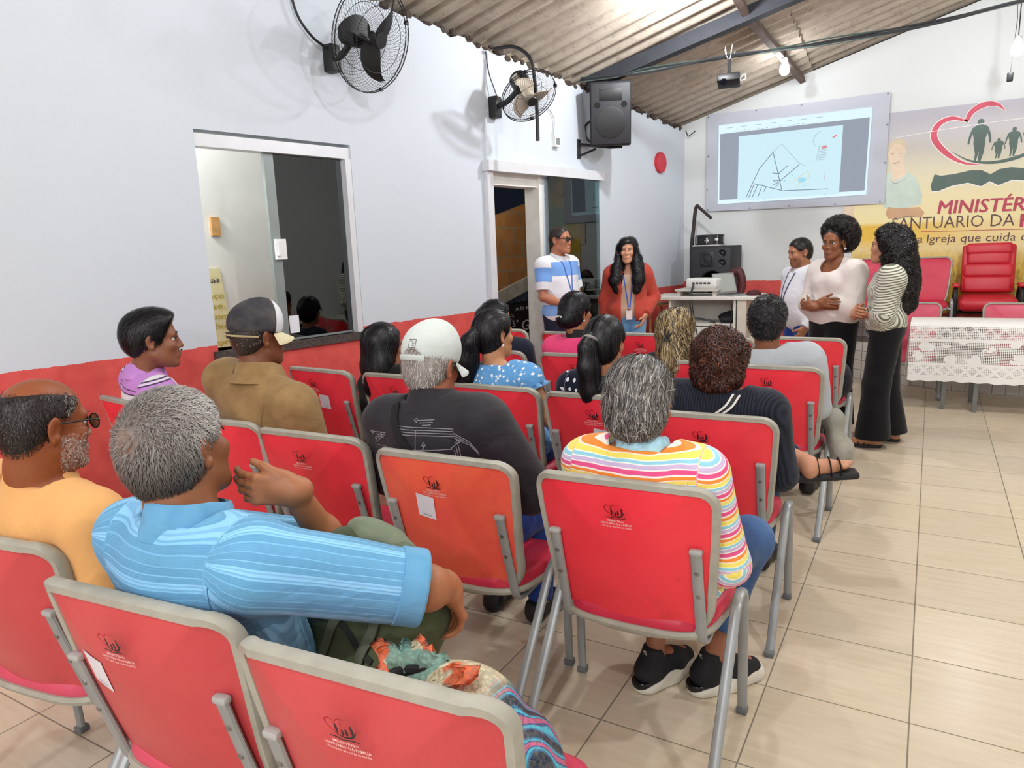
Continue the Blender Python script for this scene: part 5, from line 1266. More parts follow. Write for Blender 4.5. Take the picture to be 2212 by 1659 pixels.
        for i, (o, ln) in enumerate(((.029, .088), (.0095, .097), (-.010, .090), (-.028, .070))):
            p = W+d*(.088-.004*abs(i-1.2))*k+sd*o*k; a = 0; pts = [p]; sp = unit(d+sd*math.tan(math.radians(spread*(1.5-i)))); cu = curl if not hasattr(curl[0], '__len__') else curl[i]
            for L, c in zip((.45, .30, .25), cu):
                a += math.radians(c); p = p+(sp*math.cos(a)+pn*math.sin(a))*ln*L*k; pts.append(p)
            S.chain(pts, [.0092*k, .0085*k, .0078*k, .0066*k], .004)
            nd = unit(pts[3]-pts[2]); S.ell(pts[3]-(unit(pn*math.cos(a)-sp*math.sin(a)))*.0052*k, V(.0048, .0062, .002)*k, np.column_stack([sd, nd, np.cross(sd, nd)]), .001, tag=8)
            S.ell(pts[0]-pn*.003, .0098*k, None, .006)
        b = W+d*.03*k+sd*.034*k; td = unit(thumb) if thumb is not None else unit(sd*.55+d*.75+pn*.45); m_ = b+td*.042*k; e = m_+unit(td+d*.25+pn*.15)*.03*k
        S.chain([b, m_, e], [.0125*k, .0105*k, .0085*k], .008)
    def leg(s, S, side, hip, kn, an, r=(.088, .062, .04), tag=0):
        S.chain([hip, kn, an], r, .03, tag=tag)
    def foot(s, S, an, d, k=1.0, r=.036, floor=0.0):
        d = unit(V(d[0], d[1], 0)); an = V(*an); S.cone(an, an-d*.03+V(0, 0, -.045), r*.95, .03, .02); t = V(*(an+d*.15)[:2], floor+.026); S.chain([V(*(an-d*.035)[:2], floor+.03), V(*(an+d*.07)[:2], floor+.038), t], [.030, .036, .026], .025)
    def build_body(s, tone, h=.006, lips=None, extra=None):
        base = skin_cols(tone, lips or tone)
        cf = (lambda v, tg: extra(v, base(v, tg))) if extra else base
        s.body = solid_obj(s.B, 'body', SKIN, s.root, h, colf=cf); return s.body
    def eyes(s, brow='#1d1512', gaze=(0, 1, 0)):
        m_e = mat('eye_white', '#c9bfb6', .25); m_i = mat('dark_iris', '#23150f', .2); g = s.HR@unit(gaze)
        for sx in (-1, 1):
            c = s.hp(sx*.032,  .0715, .006); e = MB().ball(c, .0118*s.hs, 14).build('eye', m_e, s.root)
            MB().ball(c+g*.0052*s.hs, .0076*s.hs, 12).build('iris', m_i, e)
            S = Solid(); S.cone(s.hp(sx*.018, .086, .0155), s.hp(sx*.045, .078, .0135), .0028*s.hs, .0022*s.hs)
            MB().tube([s.hp(sx*.017, .0885, .0125), s.hp(sx*.032, .0905, .0165), s.hp(sx*.046, .081, .0125)], .0022*s.hs, 6).build('eyelash_line', mat('lash', '#1a1210', .6), s.root)
            MB().tube([s.hp(sx*.014, .0890, .029), s.hp(sx*.030, .0885, .0315), s.hp(sx*.048, .077, .028)], [.0022*s.hs, .0026*s.hs, .001*s.hs], 6).build('eyebrow', mat('brow_'+brow[1:], brow, .8), s.root)
    def pc(s, v, tg):
        """cloth coordinates: torso in its own frame; sleeves run along the arm"""
        q = (v-s.nb)@s.T; out = q.copy()
        for side, tags in ((1, (1,)), (-1, (2,))):
            if side in s.J:
                sh, el, wr = s.J[side]; m = np.isin(tg, tags)
                if m.any():
                    a = unit(el-sh); b = unit(wr-el); P = v[m]; la = np.linalg.norm(el-sh); t1 = (P-sh)@a; t2 = la+(P-el)@b; near = np.linalg.norm(P-sh-np.outer(np.clip(t1, 0, la), a), axis=1) < np.linalg.norm(P-el-np.outer(np.clip(t2-la, 0, 9), b), axis=1)
                    t = np.where(near, t1, t2); ax = np.where(near[:, None], a, b); ori = np.where(near[:, None], sh, el); rel = P-ori; u = s.T[:, 2]-a*(s.T[:, 2]@a); u = unit(u)
                    lat = rel@u; out[m] = np.column_stack([10+lat, rel@np.cross(a, u), -t])
        return out
    def sleeve(s, S, side, r, upto, g=0.0, tag=None, puff=0):
        """upto: 1 = to the elbow, 2 = to the wrist, fractions cut along the way"""
        sh, el, wr = s.J[side]; tag = tag if tag is not None else (1 if side > 0 else 2)
        if upto <= 1:
            e = sh+(el-sh)*upto; S.cone(sh, e+(el-sh)*.15, r[0], r[1], .035, tag=tag); S.cut(e, unit(el-sh), .15)
        else:
            e = el+(wr-el)*(upto-1); S.cone(sh, el, r[0], r[1], .035, tag=tag); S.cone(el, e+unit(wr-el)*.03, r[1], r[2], .02, tag=tag)
            S.cut(e, unit(wr-el), .10)
        if puff: S.ell((sh+e)/2, r[1]*1.25, None, .04, tag=tag)
    def collar(s, m, r=.066, h=.05, c=None, tiltx=-12, open_=.0, thick=.006, flare=.012, name='collar', parent=None, dz=0.0):
        """stand-and-fall collar round the neck"""
        c = s.nb+V(0, .012, dz+.012) if c is None else V(*c); ax = unit(s.hp(0, -.03, -.06)-s.nb)*.5+V(0, 0, .5); F = frame_from(unit(ax), (0, 1, 0)); n = 40; pr = [(r+flare*2.2, -.024), (r+flare, .010), (r+.004, h), (r-.002, h+.003), (r-.006, h-.004), (r+.004, -.03)]
        vs, fs = [], []
        for k in range(n+1):
            a = PI/2+open_+(2*PI-2*open_)*k/n if open_ else PI/2+2*PI*k/n
            for rr, z in pr: dip = .018*max(0, math.sin(a))*0; front = max(0, math.cos(a-PI/2)); vs.append(c+V(math.cos(a)*rr*1.02, math.sin(a)*rr*1.05, 0)+V(0, 0, z-.030*front+.012*max(0, -math.sin(a))))
        K = len(pr)
        for k in range(n):
            for j in range(K): fs.append((k*K+j, k*K+(j+1) % K, (k+1)*K+(j+1) % K, (k+1)*K+j))
        return MB().add(vs, fs).build(name, m, s.root if parent is None else parent, angle=60)
    def cap_hair(s, t=.006, front=.052, hl=.048, nape=-.075, ear=True, tilt=.62, side=None):
        S = Solid(); h = s.hp; k = s.hs; R = s.HR
        S.ell(h(0, -.014, .036), V(.077+t, .097+t, .087+t)*k, R, .02); S.ell(h(0, -.052, -.010), V(.066+t, .054+t, .072+t)*k, R, .03)
        S.cut(h(0, front, hl), R@V(0, .82, -tilt), .2*k, .012); S.cut(h(0, 0, nape), R@V(0, .35, -1), .2*k, .01)
        if ear:
            for sx in (-1, 1): S.ell(h(sx*.088, .012, -.018), V(.03, .034, .046)*k, R, .012, 's')
        return S
def flow_down(s, side=0.0, back=.5):
    R = s.HR
    def fn(P):
        q = (P-s.hc)@R; top = np.clip((q[:, 2]-.03)/.09, 0, 1); d = np.zeros_like(P); d[:, 2] = -1; d[:, 1] = -back*top*2.2; d[:, 0] = np.sign(q[:, 0]+1e-6)*.5*top+side*top; return d@R.T
    return fn
# ------------------------------------------------------------------ the seated audience
m_gold = mat('gold', '#c9a14a', .3, .9); m_pearl = mat('pearl', '#ece6de', .25)
JEAN = cloth('denim', lambda n, p, q: n.mix(n.mapr(n.noise(p, 5, 4), .3, .75), lin('#2c4670'), lin('#4f6f9c')), bump=.5)
JEAN_L = cloth('light_denim', lambda n, p, q: n.mix(n.mapr(n.noise(p, 6, 4), .3, .75), lin('#4f86b8'), lin('#8bb6d8')), bump=.4)
DARK_T = cloth('dark_trousers', '#1d1c20', bump=.4); BROWN_T = cloth('brown_trousers', '#33292b', bump=.4); BLUE_T = cloth('blue_trousers', '#24408a', bump=.4); NAVY_T = cloth('navy_trousers', '#1d2436', bump=.4)
m_shoe = mat('shoe_black', '#161517', .5); m_sole = mat('sole_white', '#d9d3c4', .6)
def sitter(label, key, hc, female=False, sw=None, tone='#8a5a3c', legs=True, hyaw=0, hpitch=0, htilt=0, w=1.0, dpel=(0, .24), nb=None, arms=('lap', 'lap'), pelz=.50, neck_r=None, hs=1.0, twist=0, kneeo=(.11, .43), jaw=1.0, nose=1.0, shz=.885, up_r=None, lipk=1.0, face=True):
    cx, cy = CHAIRS[key][:2]; P = Person(label, (cx+dpel[0], cy+dpel[1], 0), 0, female); P.J = {}; P.tone = tone; P.twist = twist
    c = P.L(hc); P.head(c, hyaw, hpitch, htilt, hs, nb and P.L(nb), neck_r or (.048 if female else .058), face, jaw=jaw, nose=nose, lipk=lipk)
    P.torso_frame((0, 0, pelz), P.nb); P.sw = sw or (.165 if female else .19); P.w = w
    P.torso(P.B, -.014, w*.95, .95, P.sw*.95)
    for sd, a in ((1, arms[1]), (-1, arms[0])):
        sh = P.tp(sd*P.sw, -.005, shz); r = up_r or (.040 if female else .046)
        if a == 'lap': el = sh+V(sd*.045, .03, -.265); wr = el+V(-sd*.10, .205, -.015); hand = ((-sd*.55, .75, -.25), (0, 0, -1), (15, 25, 15))
        elif a == 'down': el = sh+V(sd*.05, -.0, -.27); wr = el+V(-sd*.02, .16, -.12); hand = ((0, .7, -.5), (-sd, 0, -.3), (20, 25, 15))
        else: el, wr, hand = V(*P.L(a[0])), V(*P.L(a[1])), a[2]
        P.arm(sd, sh, el, wr, hand, r)
    P.legj = {}
    for sd in (1, -1):
        hip = P.pel+V(sd*.09, .02, -.02); kn = V(sd*kneeo[0], kneeo[1], .485); an = V(sd*kneeo[0], kneeo[1]-.03, .085); P.legj[sd] = [hip, kn, an]
    return P
def finish_sitter(P, trousers=DARK_T, h=.006, shoe=m_shoe, lips=None, extra=None, legs=True, sole=None, lg=1.0, long=1.0):
    for sd in (1, -1):
        hip, kn, an = P.legj[sd]; P.leg(P.B, sd, hip, kn, an, (.07, .05, .034)); P.foot(P.B, an, (0, 1, 0), r=.032, floor=.012)
    P.build_body(P.tone, h, lips, extra)
    T = Solid(); T.ell(P.pel+V(0, .02, 0), V(.185*P.w, .145, .115), None, .05)
    for sd in (1, -1):
        hip, kn, an = P.legj[sd]; e = kn+(an-kn)*long; T.chain([hip, kn, e+V(0, 0, -.03)], [.097*lg, .072*lg, .052*lg], .04); T.cut(e, unit(an-kn), .12)
    T.noise = wave_noise(5, .004, 38); solid_obj(T, 'trousers', trousers, P.root, .010)
    for sd in (1, -1): make_shoe(P, P.legj[sd][2], (sd*.12, 1, 0), shoe, sole)
def make_shoe(P, an, d, m, sole=None, k=1.0, floor=0.0, h=.0065):
    d = unit(V(d[0], d[1], 0)); S = Solid(); a = V(*an); f = V(a[0], a[1], floor)
    S.cone(f-d*.035+V(0, 0, .07), f-d*.04+V(0, 0, .035), .040*k, .042*k, .02); S.chain([f-d*.03+V(0, 0, .045), f+d*.08+V(0, 0, .045), f+d*.16+V(0, 0, .034)], [.042*k, .046*k, .034*k], .03)
    S.cut(f+V(0, 0, .004), (0, 0, -1), .3); S.cut(f+V(0, 0, .092)-d*.02, (d[0]*-.2, d[1]*-.2, 1), .09)
    o = solid_obj(S, 'shoe', m, P.root, h)
    if sole is not None:
        S = Solid(); S.chain([f-d*.04+V(0, 0, .012), f+d*.07+V(0, 0, .012), f+d*.165+V(0, 0, .012)], [.046*k, .05*k, .038*k], .03); S.cut(f+V(0, 0, .03), (0, 0, 1), .4); S.cut(f+V(0, 0, .002), (0, 0, -1), .4); solid_obj(S, 'sole', sole, o, .006)
    return o
def shirt(P, m, h=.0065, g=.014, sleeves=(None, None), belly=0.0, bust=0.0, w=None, d=1.0, low=-.0, noise=(.004, 30), name='shirt', neck=.064, collar=None, seed=1, neckcut=None, hip=1.0):
    """sleeves: (left, right) each (upto, r0, r1, r2)"""
    S = Solid()
    for sd, sl in ((-1, sleeves[0]), (1, sleeves[1])):
        if sl: P.sleeve(S, sd, sl[1:], sl[0])
    P.torso(S, g, w or P.w, d, P.sw, belly, bust, hip=hip, low=low)
    for sd, sl in ((-1, sleeves[0]), (1, sleeves[1])):
        if not sl: S.cut(P.J[sd][0]+V(sd*.015, 0, 0), V(sd, 0, -.15), .085)
    S.cut(P.nb+V(0, .012, neckcut if neckcut is not None else .010), V(0, .30, 1), .11, .012)
    S.noise = wave_noise(seed, noise[0], noise[1], (.7, .7, 1.3)); P.S = S
    P.shirt = solid_obj(S, name, m, P.root, h, pcf=P.pc); return S
def seam(P, pts, d, w=.0022, m=None, name='seam', off=.0012, parent=None, n=6):
    vs, fs = wrap_ribbon(P.S, pts, d, w, off, n); return MB().add(vs, fs).build(name, m, parent or P.shirt)

def glasses(P, m, w=.068, lens=.024, c='#101012', tint=None, z=.006):
    h = P.hp; mb = MB()
    for sx in (-1, 1): mb.tube([h(sx*.034+.027*math.cos(a)*(1 if abs(math.cos(a)) < .8 else 1), .103, z+.019*math.sin(a)) for a in np.linspace(0, 2*PI, 25)[:-1]], .0022, 5, closed=True)
    mb.tube([h(-.009, .104, z+.004), h(.009, .104, z+.004)], .002, 5)
    for sx in (-1, 1): mb.tube([h(sx*.061, .102, z+.008), h(sx*.078, .06, z+.010), h(sx*.083, -.005, z+.008), h(sx*.083, -.03, z-.012)], .0025, 6)
    g = mb.build('glasses', m, P.root)
    if tint:
        mb = MB()
        for sx in (-1, 1): mb.add([h(sx*.034+.026*math.cos(a), .103, z+.018*math.sin(a)) for a in np.linspace(0, 2*PI, 19)[:-1]], [tuple(range(18))])
        mb.build('lens', tint, g, smooth=False)
    return g
m_specs = mat('spectacle_frame', '#0e0e12', .35)
LENS = glass_mat('spectacle_lens', (.75, .75, .78), 1.35); LENS_D = mat('dark_lens', '#15161c', .1)

# --- man in orange polo (nearest row, left edge)
P = sitter('balding man in an orange polo shirt and black glasses at the left edge', 'A1', (-1.985, .955, 1.145), tone='#8c4d2b', w=1.12, sw=.215, hyaw=-6, hpitch=-6, nb=(-2.02, .93, .975), arms=('lap', 'lap'), hs=1.02, neck_r=.066, up_r=.05, dpel=(.01, .31))
b_ = P
def extra(v, c):
    q = (v-b_.hc)@b_.HR; st = (q[:, 2] < -.02) & (q[:, 1] > .008) & (q[:, 2] > -.115) & (q[:, 1] > -.02-.4*(q[:, 2]+.02)) & (np.abs(q[:, 0]) < .09)
    r = np.random.default_rng(4); k = (r.random(len(v)) < .5)[:, None]*.5; c = np.where(st[:, None], c*(1-k)+np.array(lin('#b9aea4'))*k, c); return c
P.legj[1][2] = V(.05, .14, .10)
finish_sitter(P, DARK_T, .0042, extra=extra, shoe=mat('shoe_grey', '#8a8078', .7), sole=mat('sole_brown', '#4a4036'))
OR = cloth('orange_cotton', '#e0a768', bump=.35, weave=520)
shirt(P, OR, .0055, .02, ((.85, .082, .072, 0), (.85, .082, .072, 0)), belly=.03, noise=(.0035, 24), seed=3)
P.collar(OR, .074, .042)
seam(P, [P.tp(.165, -.2, .93), P.tp(.15, -.2, .8), P.tp(.155, -.2, .66), P.tp(.175, -.2, .55)], (0, 1, 0), m=mat('orange_seam', '#c98f52'))
S = P.cap_hair(.004, .03, .03, -.085)
S.ell(P.hp(0, .0, .125), V(.070, .115, .075)*P.hs, P.HR, .01, 's')
hair_obj(S, P.root, .005, HAIR, '#241a16', [dict(n=4200, flow=flow_down(P, back=.2), length=.013, steps=3, width=.0012, jit=.5, pal=pal_mix('#1d1512', '#2d221d', '#4b3d36', w=[.6, .3, .1]), lift=.002), dict(n=700, flow=flow_down(P), length=.011, steps=3, width=.0012, jit=.5, lift=.002, pal=pal_mix('#b7aea6', '#8b8078'), where=lambda q: (((q-b_.hc)@b_.HR)[:, 1] > .02).astype(float)+.001)])
# grey stubble
Sb = Solid(); Sb.ops = [o for o in P.B.ops]; v, f = P.B.mesh(.008); q = (v-P.hc)@P.HR; sel = v[(q[:, 2] < -.03) & (q[:, 2] > -.118) & (q[:, 1] > .012) & (np.linalg.norm(q, axis=1) < .16) & ~((np.abs(q[:, 0]) < .03) & (q[:, 2] > -.08) & (q[:, 1] > .08))]
r = np.random.default_rng(8); roots = sel[r.integers(0, len(sel), 1500)]+r.normal(size=(1500, 3))*.003; roots = roots-P.B.grad(roots)*P.B.ev(roots)[:, None]
a, bq, cq = strands(P.B, roots, flow_down(P), .0055, 2, .0009, off=.0005, jit=.6, lift=.0015, pal=pal_mix('#d8d2cb', '#9c938b', '#5a5049')); raw_mesh('stubble', a, bq, HAIR, P.root, True, cq)
glasses(P, m_specs, tint=LENS); P.eyes()

# --- man in light blue shirt
LHd = ((-.72, -.68, .12), (-.68, .72, .0), ((30, 34, 22), (36, 36, 24), (40, 38, 26), (44, 40, 28)), 1.0, (-.80, -.35, .50), 2)
P = sitter('grey-haired man in a light blue striped shirt with his hand at his chin', 'A2', (-1.40, .935, 1.150), tone='#8a5636', w=1.16, sw=.215, hyaw=8, hpitch=8, htilt=-4, nb=(-1.365, .905, .985), hs=1.06, neck_r=.068, up_r=.05, dpel=(.01, .31),
           arms=(((-1.31, 1.27, .80), (-1.262, 1.115, 1.020), LHd), ((-.912, 1.13, .842), (-.902, 1.215, .805), ((.02, .40, -.9), (-.6, -.75, -.4), (35, 40, 25), .92))))
b2 = P
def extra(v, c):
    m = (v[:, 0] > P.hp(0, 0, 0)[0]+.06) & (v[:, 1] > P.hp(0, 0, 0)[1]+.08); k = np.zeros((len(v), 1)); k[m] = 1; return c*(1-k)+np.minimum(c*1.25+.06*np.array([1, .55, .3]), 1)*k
finish_sitter(P, BROWN_T, .0040, extra=extra, shoe=mat('shoe_grey', '#6a625c', .7), sole=mat('sole_dark', '#3a3432'))
def blue_fn(n, p, q):
    x, y, z = n.xyz(q); slv = n.m('GREATER_THAN', x, 5.0)
    lat = n.m('SUBTRACT', x, n.m('MULTIPLY', slv, 10)); yoke = n.m('MAXIMUM', slv, n.m('GREATER_THAN', z, -.19))
    ang = n.m('MULTIPLY', n.m('ARCTAN2', lat, n.m('SUBTRACT', y, .002)), .08); cz = n.m('ADD', n.m('MULTIPLY', z, n.m('SUBTRACT', 1.0, slv)), n.m('MULTIPLY', ang, slv)); co = n.m('ADD', n.m('MULTIPLY', cz, yoke), n.m('MULTIPLY', x, n.m('SUBTRACT', 1.0, yoke)))
    co = n.m('ADD', co, n.m('MULTIPLY', n.m('SUBTRACT', n.noise(p, 7, 2), .5), .012))
    a = stripes(n, co, [(0, '#5f9ac0'), (.10, '#74b4dc'), (.13, '#5c97be'), (.30, '#86c1e6'), (.34, '#6aa8d0'), (.38, '#8fc8ea'), (.44, '#78b0d8'), (.48, '#8cc5ea'), (.52, '#5f9ac0'), (.66, '#82bfe4'), (.68, '#5a94bb'), (.86, '#7ab8de'), (.88, '#5f9ac0')], .085)
    fine = n.m('ABSOLUTE', n.m('SINE', n.m('MULTIPLY', co, 900))); return n.mix(n.m('MULTIPLY', fine, .18), a, lin('#8dc4e6'))
BLUE = cloth('light_blue_cotton', blue_fn, bump=.5, weave=600, foldscale=11)
sl = (.98, .088, .078, 0)
shirt(P, BLUE, .0045, .022, ((.98, .085, .074, 0), sl), belly=.02, noise=(.0055, 26), seed=5)
P.collar(BLUE, .079, .048, dz=.004)
m_bs = mat('blue_seam', '#4f86ad')
seam(P, [P.tp(.178, -.2, .96), P.tp(.168, -.2, .8), P.tp(.172, -.2, .66), P.tp(.185, -.2, .52), P.tp(.18, -.2, .36)], (0, 1, 0), m=m_bs)
seam(P, [P.tp(-.2, -.2, .66), P.tp(-.1, -.2, .635), P.tp(0, -.2, .63), P.tp(.1, -.2, .635), P.tp(.175, -.2, .655)], (0, 1, 0), m=m_bs)
# rolled cuff
sh, el, wr = P.J[1]; u = unit(el-sh); c0 = sh+(el-sh)*.93
MB().lathe([(.079, -.03), (.083, -.028), (.0835, .022), (.080, .027), (.074, .024), (.074, -.02)], c0, u, 28).build('cuff', BLUE, P.shirt)
S = P.cap_hair(.010, .060, .055, -.088, tilt=.55)
def where_not_crown(q): w = (q-b2.hc)@b2.HR; return .12+np.clip(np.linalg.norm((w-V(.0, -.085, .07))/V(.04, .05, .045), axis=1)-.6, 0, 1)
def bpal(P_, r):
    w = (P_-b2.hc)@b2.HR; t = np.clip((w[:, 2]+.05)/.09, 0, 1)[:, None]; fr = np.clip((w[:, 1]+.09)/.12, 0, 1)[:, None]
    dark = np.array(lin('#2e2825')); mid = np.array(lin('#77706a')); lite = np.array(lin('#c2beb8')); n = r.random((len(P_), 1)); c = dark*(1-t)+(mid*(1-fr)+lite*fr*.85+mid*fr*.15)*t; return c*(.6+.8*n)
def crown_flow(Pq):
    w = (Pq-b2.hc)@b2.HR; d = w-V(.0, -.085, .075); d = d/(np.linalg.norm(d, axis=1)[:, None]+1e-6); sw = np.cross(d, V(0, -.7, .7)); d = d+.5*sw; d[:, 2] -= .5*(w[:, 2] < .03); return d@b2.HR.T
def crown_col(v):
    w = (v-b2.hc)@b2.HR; k = np.clip(1.2-np.linalg.norm((w-V(.0, -.095, .055))/V(.035, .05, .035), axis=1), 0, 1)[:, None]; t = np.clip((w[:, 2]+.04)/.09, 0, 1)[:, None]
    return (np.array(lin('#352c28'))*(1-t)+np.array(lin('#6c6059'))*t)*(1-k)+np.array(lin('#a37a62'))*k
hair_obj(S, P.root, .0045, HAIR, '#6a625c', [dict(n=11000, flow=crown_flow, length=.017, steps=3, width=.0013, jit=.35, pal=bpal, lift=.005, where=where_not_crown)], colf=crown_col)
P.eyes()

# --- man in brown jacket and cap
P = sitter('man in a brown jacket and dark cap with cream peak', 'B1', (-2.485, 2.09, 1.225), tone='#7c4a2f', w=1.28, sw=.24, hyaw=-12, nb=(-2.475, 2.06, 1.05), dpel=(.06, .30), hs=1.05, twist=-6)
finish_sitter(P, DARK_T, .005)
BRN = cloth('brown_canvas', lambda n, p, q: n.mix(n.mapr(n.noise(p, 12, 4), .35, .7), lin('#8a6d45'), lin('#9c7e54')), bump=.55, foldscale=8)
shirt(P, BRN, .006, .030, ((2, .098, .078, .058), (2, .098, .078, .058)), noise=(.006, 22), seed=7, name='jacket', w=1.22)
P.collar(BRN, .084, .058, thick=.01, flare=.02)
m_br = mat('brown_seam', '#6f5533')
seam(P, [P.tp(.17, -.2, .95), P.tp(.16, -.2, .78), P.tp(.17, -.2, .58)], (0, 1, 0), m=m_br); seam(P, [P.tp(-.16, -.2, .7), P.tp(0, -.2, .685), P.tp(.165, -.2, .7)], (0, 1, 0), m=m_br)
S = P.cap_hair(.003, .05, .02, -.078); hair_obj(S, P.root, .006, HAIR, '#2b211c', [dict(n=1200, flow=flow_down(P), length=.008, steps=2, width=.0012, jit=.4, pal=pal_mix('#2b211c', '#57493f', '#8a7d72'), lift=.002)])
def cap(P, crown_m, peak_m, strap_m, h=.005, panels=None, back_open=True, button=None, tilt=-8, up=.016, peak_len=.075, slouch=.0):
    S = Solid(); R = P.HR@Rx(tilt); k = P.hs; c = P.hp(0, -.012, .040+up); hp = lambda x, y, z: c+R@(V(x, y, z)*k)
    S.ell(hp(0, 0, 0), V(.091, .111, .098)*k, R, .02); S.ell(hp(0, .03, .02), V(.08, .08, .088+slouch)*k, R, .03); S.cut(hp(0, 0, -.032), R@V(0, 0, -1), .3, .006)
    if back_open: S.ell(hp(.0, -.112, -.035), V(.036, .05, .030)*k, R, .008, 's')
    S.noise = wave_noise(3, .002, 40); o = solid_obj(S, 'cap', crown_m, P.root, h, pcf=lambda v, tg: (v-c)@R)
    # peak: curved thin plate
    vs, fs = [], []; nu, nv = 16, 7
    for top in (0, 1):
        for j in range(nv+1):
            for i in range(nu+1):
                a = -1.15+2.3*i/nu; t = j/nv; ry = .104+peak_len*t*math.cos(a*.62)**.8; vs.append(hp(.089*math.sin(a)*(1+.10*t), ry*math.cos(a)*1.0+.0, -.030-.022*t-.035*(math.sin(a)**2)*(.35+.65*t)+.006*top))
    Q = (nu+1)*(nv+1)
    for top in (0, 1):
        for j in range(nv):
            for i in range(nu): a = top*Q+j*(nu+1)+i; f = (a, a+1, a+nu+2, a+nu+1); fs.append(f if top else f[::-1])
    rim = [i for i in range(nu+1)]+[(j)*(nu+1)+nu for j in range(1, nv+1)]+[nv*(nu+1)+i for i in range(nu-1, -1, -1)]+[j*(nu+1) for j in range(nv-1, 0, -1)]
    for a, b in zip(rim, rim[1:]+rim[:1]): fs.append((a, b, b+Q, a+Q))
    MB().add(vs, fs).build('peak', peak_m, o, angle=50)
    if back_open: MB().tube([hp(x, -.5*0-math.sqrt(max(0, 1-(x/.092)**2))*.113, -.034) for x in np.linspace(-.05, .05, 9)], .010*k, 6, ry=.0025, up=(0, 1, 0)).build('strap', strap_m, o)
    MB().ball(hp(0, .0, .1015+slouch*.4), V(.008, .008, .005)*k, 10).build('button', button or crown_m, o)
    return o, hp
m, n = newmat('two_tone_cap'); q = n.attr('cloth'); x, y, z = n.xyz(q); p = n.obj()
dk_ = n.mix(n.mapr(n.noise(p, 14, 4), .4, .7), lin('#2b2930'), lin('#4c4846')); front = n.m('GREATER_THAN', y, .052)
n.fin(n.bsdf(n.mix(front, dk_, lin('#d8dade')), .8, normal=n.bump(n.noise(p, 30, 4), .4, .01))); CAP2 = m
o, hp = cap(P, CAP2, mat('cream_peak', '#d9cfa8', .7), mat('cream_strap', '#d6c9a0', .7), back_open=False, button=mat('white_button', '#d8d5cc'), peak_len=.07)
MB().tube([hp(.094*math.sin(a), -.114*math.cos(a), -.050) for a in np.linspace(-1.3, 1.3, 20)], .009, 6, ry=.003, up=(0, 1, 0)).build('strap', mat('cream_strap', '#d6c9a0'), o)
MB().box(hp(.0, -.118, -.063), hp(.02, -.112, -.036), .002).build('buckle', mat('dark_buckle', '#2c2a2a'), o)

# --- man in purple striped polo
P = sitter('black-haired man in a purple and white striped polo by the wall', 'B0', (-3.31, 2.15, 1.18), tone='#8c5a41', w=1.0, sw=.20, hyaw=-38, hpitch=-2, nb=(-3.385, 2.12, 1.0), dpel=(.06, .30), twist=-20, hs=1.14, nose=1.04)
finish_sitter(P, NAVY_T, .005, lips='#7d4a40')
def purp(n, p, q):
    z = n.xyz(q)[2]; return stripes(n, z, [(0, '#c98ad6'), (.36, '#4c3a5e'), (.40, '#e4d3e6'), (.46, '#4c3a5e'), (.50, '#e6e0e4'), (.78, '#4c3a5e'), (.82, '#c98ad6'), (.9, '#5b4270'), (.93, '#c98ad6')], .17)
shirt(P, cloth('purple_striped_cotton', purp, bump=.4), .0055, .018, ((.9, .08, .07, 0), (.9, .08, .07, 0)), noise=(.004, 26), seed=9)
P.collar(cloth('purple_cotton', '#cb8ed8'), .078, .045)
S = Solid(); h = P.hp; k = P.hs
S.ell(h(0, -.022, .046), V(.089, .108, .094)*k, P.HR, .02); S.ell(h(0, -.07, .015), V(.078, .065, .085)*k, P.HR, .03); S.ell(h(0, .02, .085), V(.075, .08, .05)*k, P.HR, .03); S.cut(h(0, .054, .045), P.HR@V(0, .9, -.45), .2, .012); S.cut(h(0, -.02, -.075), P.HR@V(0, .3, -1), .2, .01)
for sx in (-1, 1): S.ell(h(sx*.095, .016, -.03), V(.035, .042, .045)*k, P.HR, .012, 's')
hair_obj(S, P.root, .0055, HAIR, '#0b0a0c', [dict(n=2600, flow=flow_down(P, .3, .8), length=.05, steps=5, width=.0022, jit=.3, pal=pal_mix('#0a090b', '#141216', '#26222a', w=[.6, .3, .1]), lift=.004)])
S = Solid(); S.cone(h(-.02, .102, -.047), h(.02, .102, -.047), .005, .004); hair_obj(S, P.root, .003, HAIR, '#1c1412', [], name='moustache')
P.eyes()

# --- man in white cap and black jacket
P = sitter('man in a pale cap and black patterned jacket with a crossbody strap', 'B3', (-1.53, 2.04, 1.150), tone='#a8694a', w=1.18, sw=.215, hyaw=-1, hpitch=-8, nb=(-1.515, 2.01, 1.012), dpel=(-.10, .30), hs=1.05, arms=(((-1.80, 2.08, .70), (-1.68, 2.28, .66), ((.5, .75, -.25), (0, 0, -1), (15, 25, 15))), ((-1.17, 2.09, .71), (-1.22, 2.31, .66), ((-.5, .75, -.25), (0, 0, -1), (15, 25, 15)))))
finish_sitter(P, BLUE_T, .005)
BJ = cloth('black_nylon', '#29252a', rough=.6, bump=.6, foldscale=7, spec=.2)
shirt(P, BJ, .0055, .032, ((2, .098, .078, .058), (2, .098, .078, .058)), noise=(.007, 20), seed=11, name='jacket', w=1.15, belly=.02)
P.collar(BJ, .080, .055, flare=.016)
m_ln_ = mat('print_grey', '#8d8a92', .6); r = np.random.default_rng(2); lines = MB(); tp = P.tp
def pl(*pts, w=.0022): vs, fs = wrap_ribbon(P.S, [tp(a, -.35, t) for a, t in pts], P.T@V(0, 1, 0), w, .0015, 5); lines.add(vs, fs)
def poly(*pts, w=.0026):
    for a, b in zip(pts[:-1], pts[1:]): pl(a, ((a[0]+b[0])/2, (a[1]+b[1])/2), b, w=w)
for dz in (0, .016, .032, .048): poly((-.09, .955-dz), (.06, .945-dz), (.16, .925-dz))
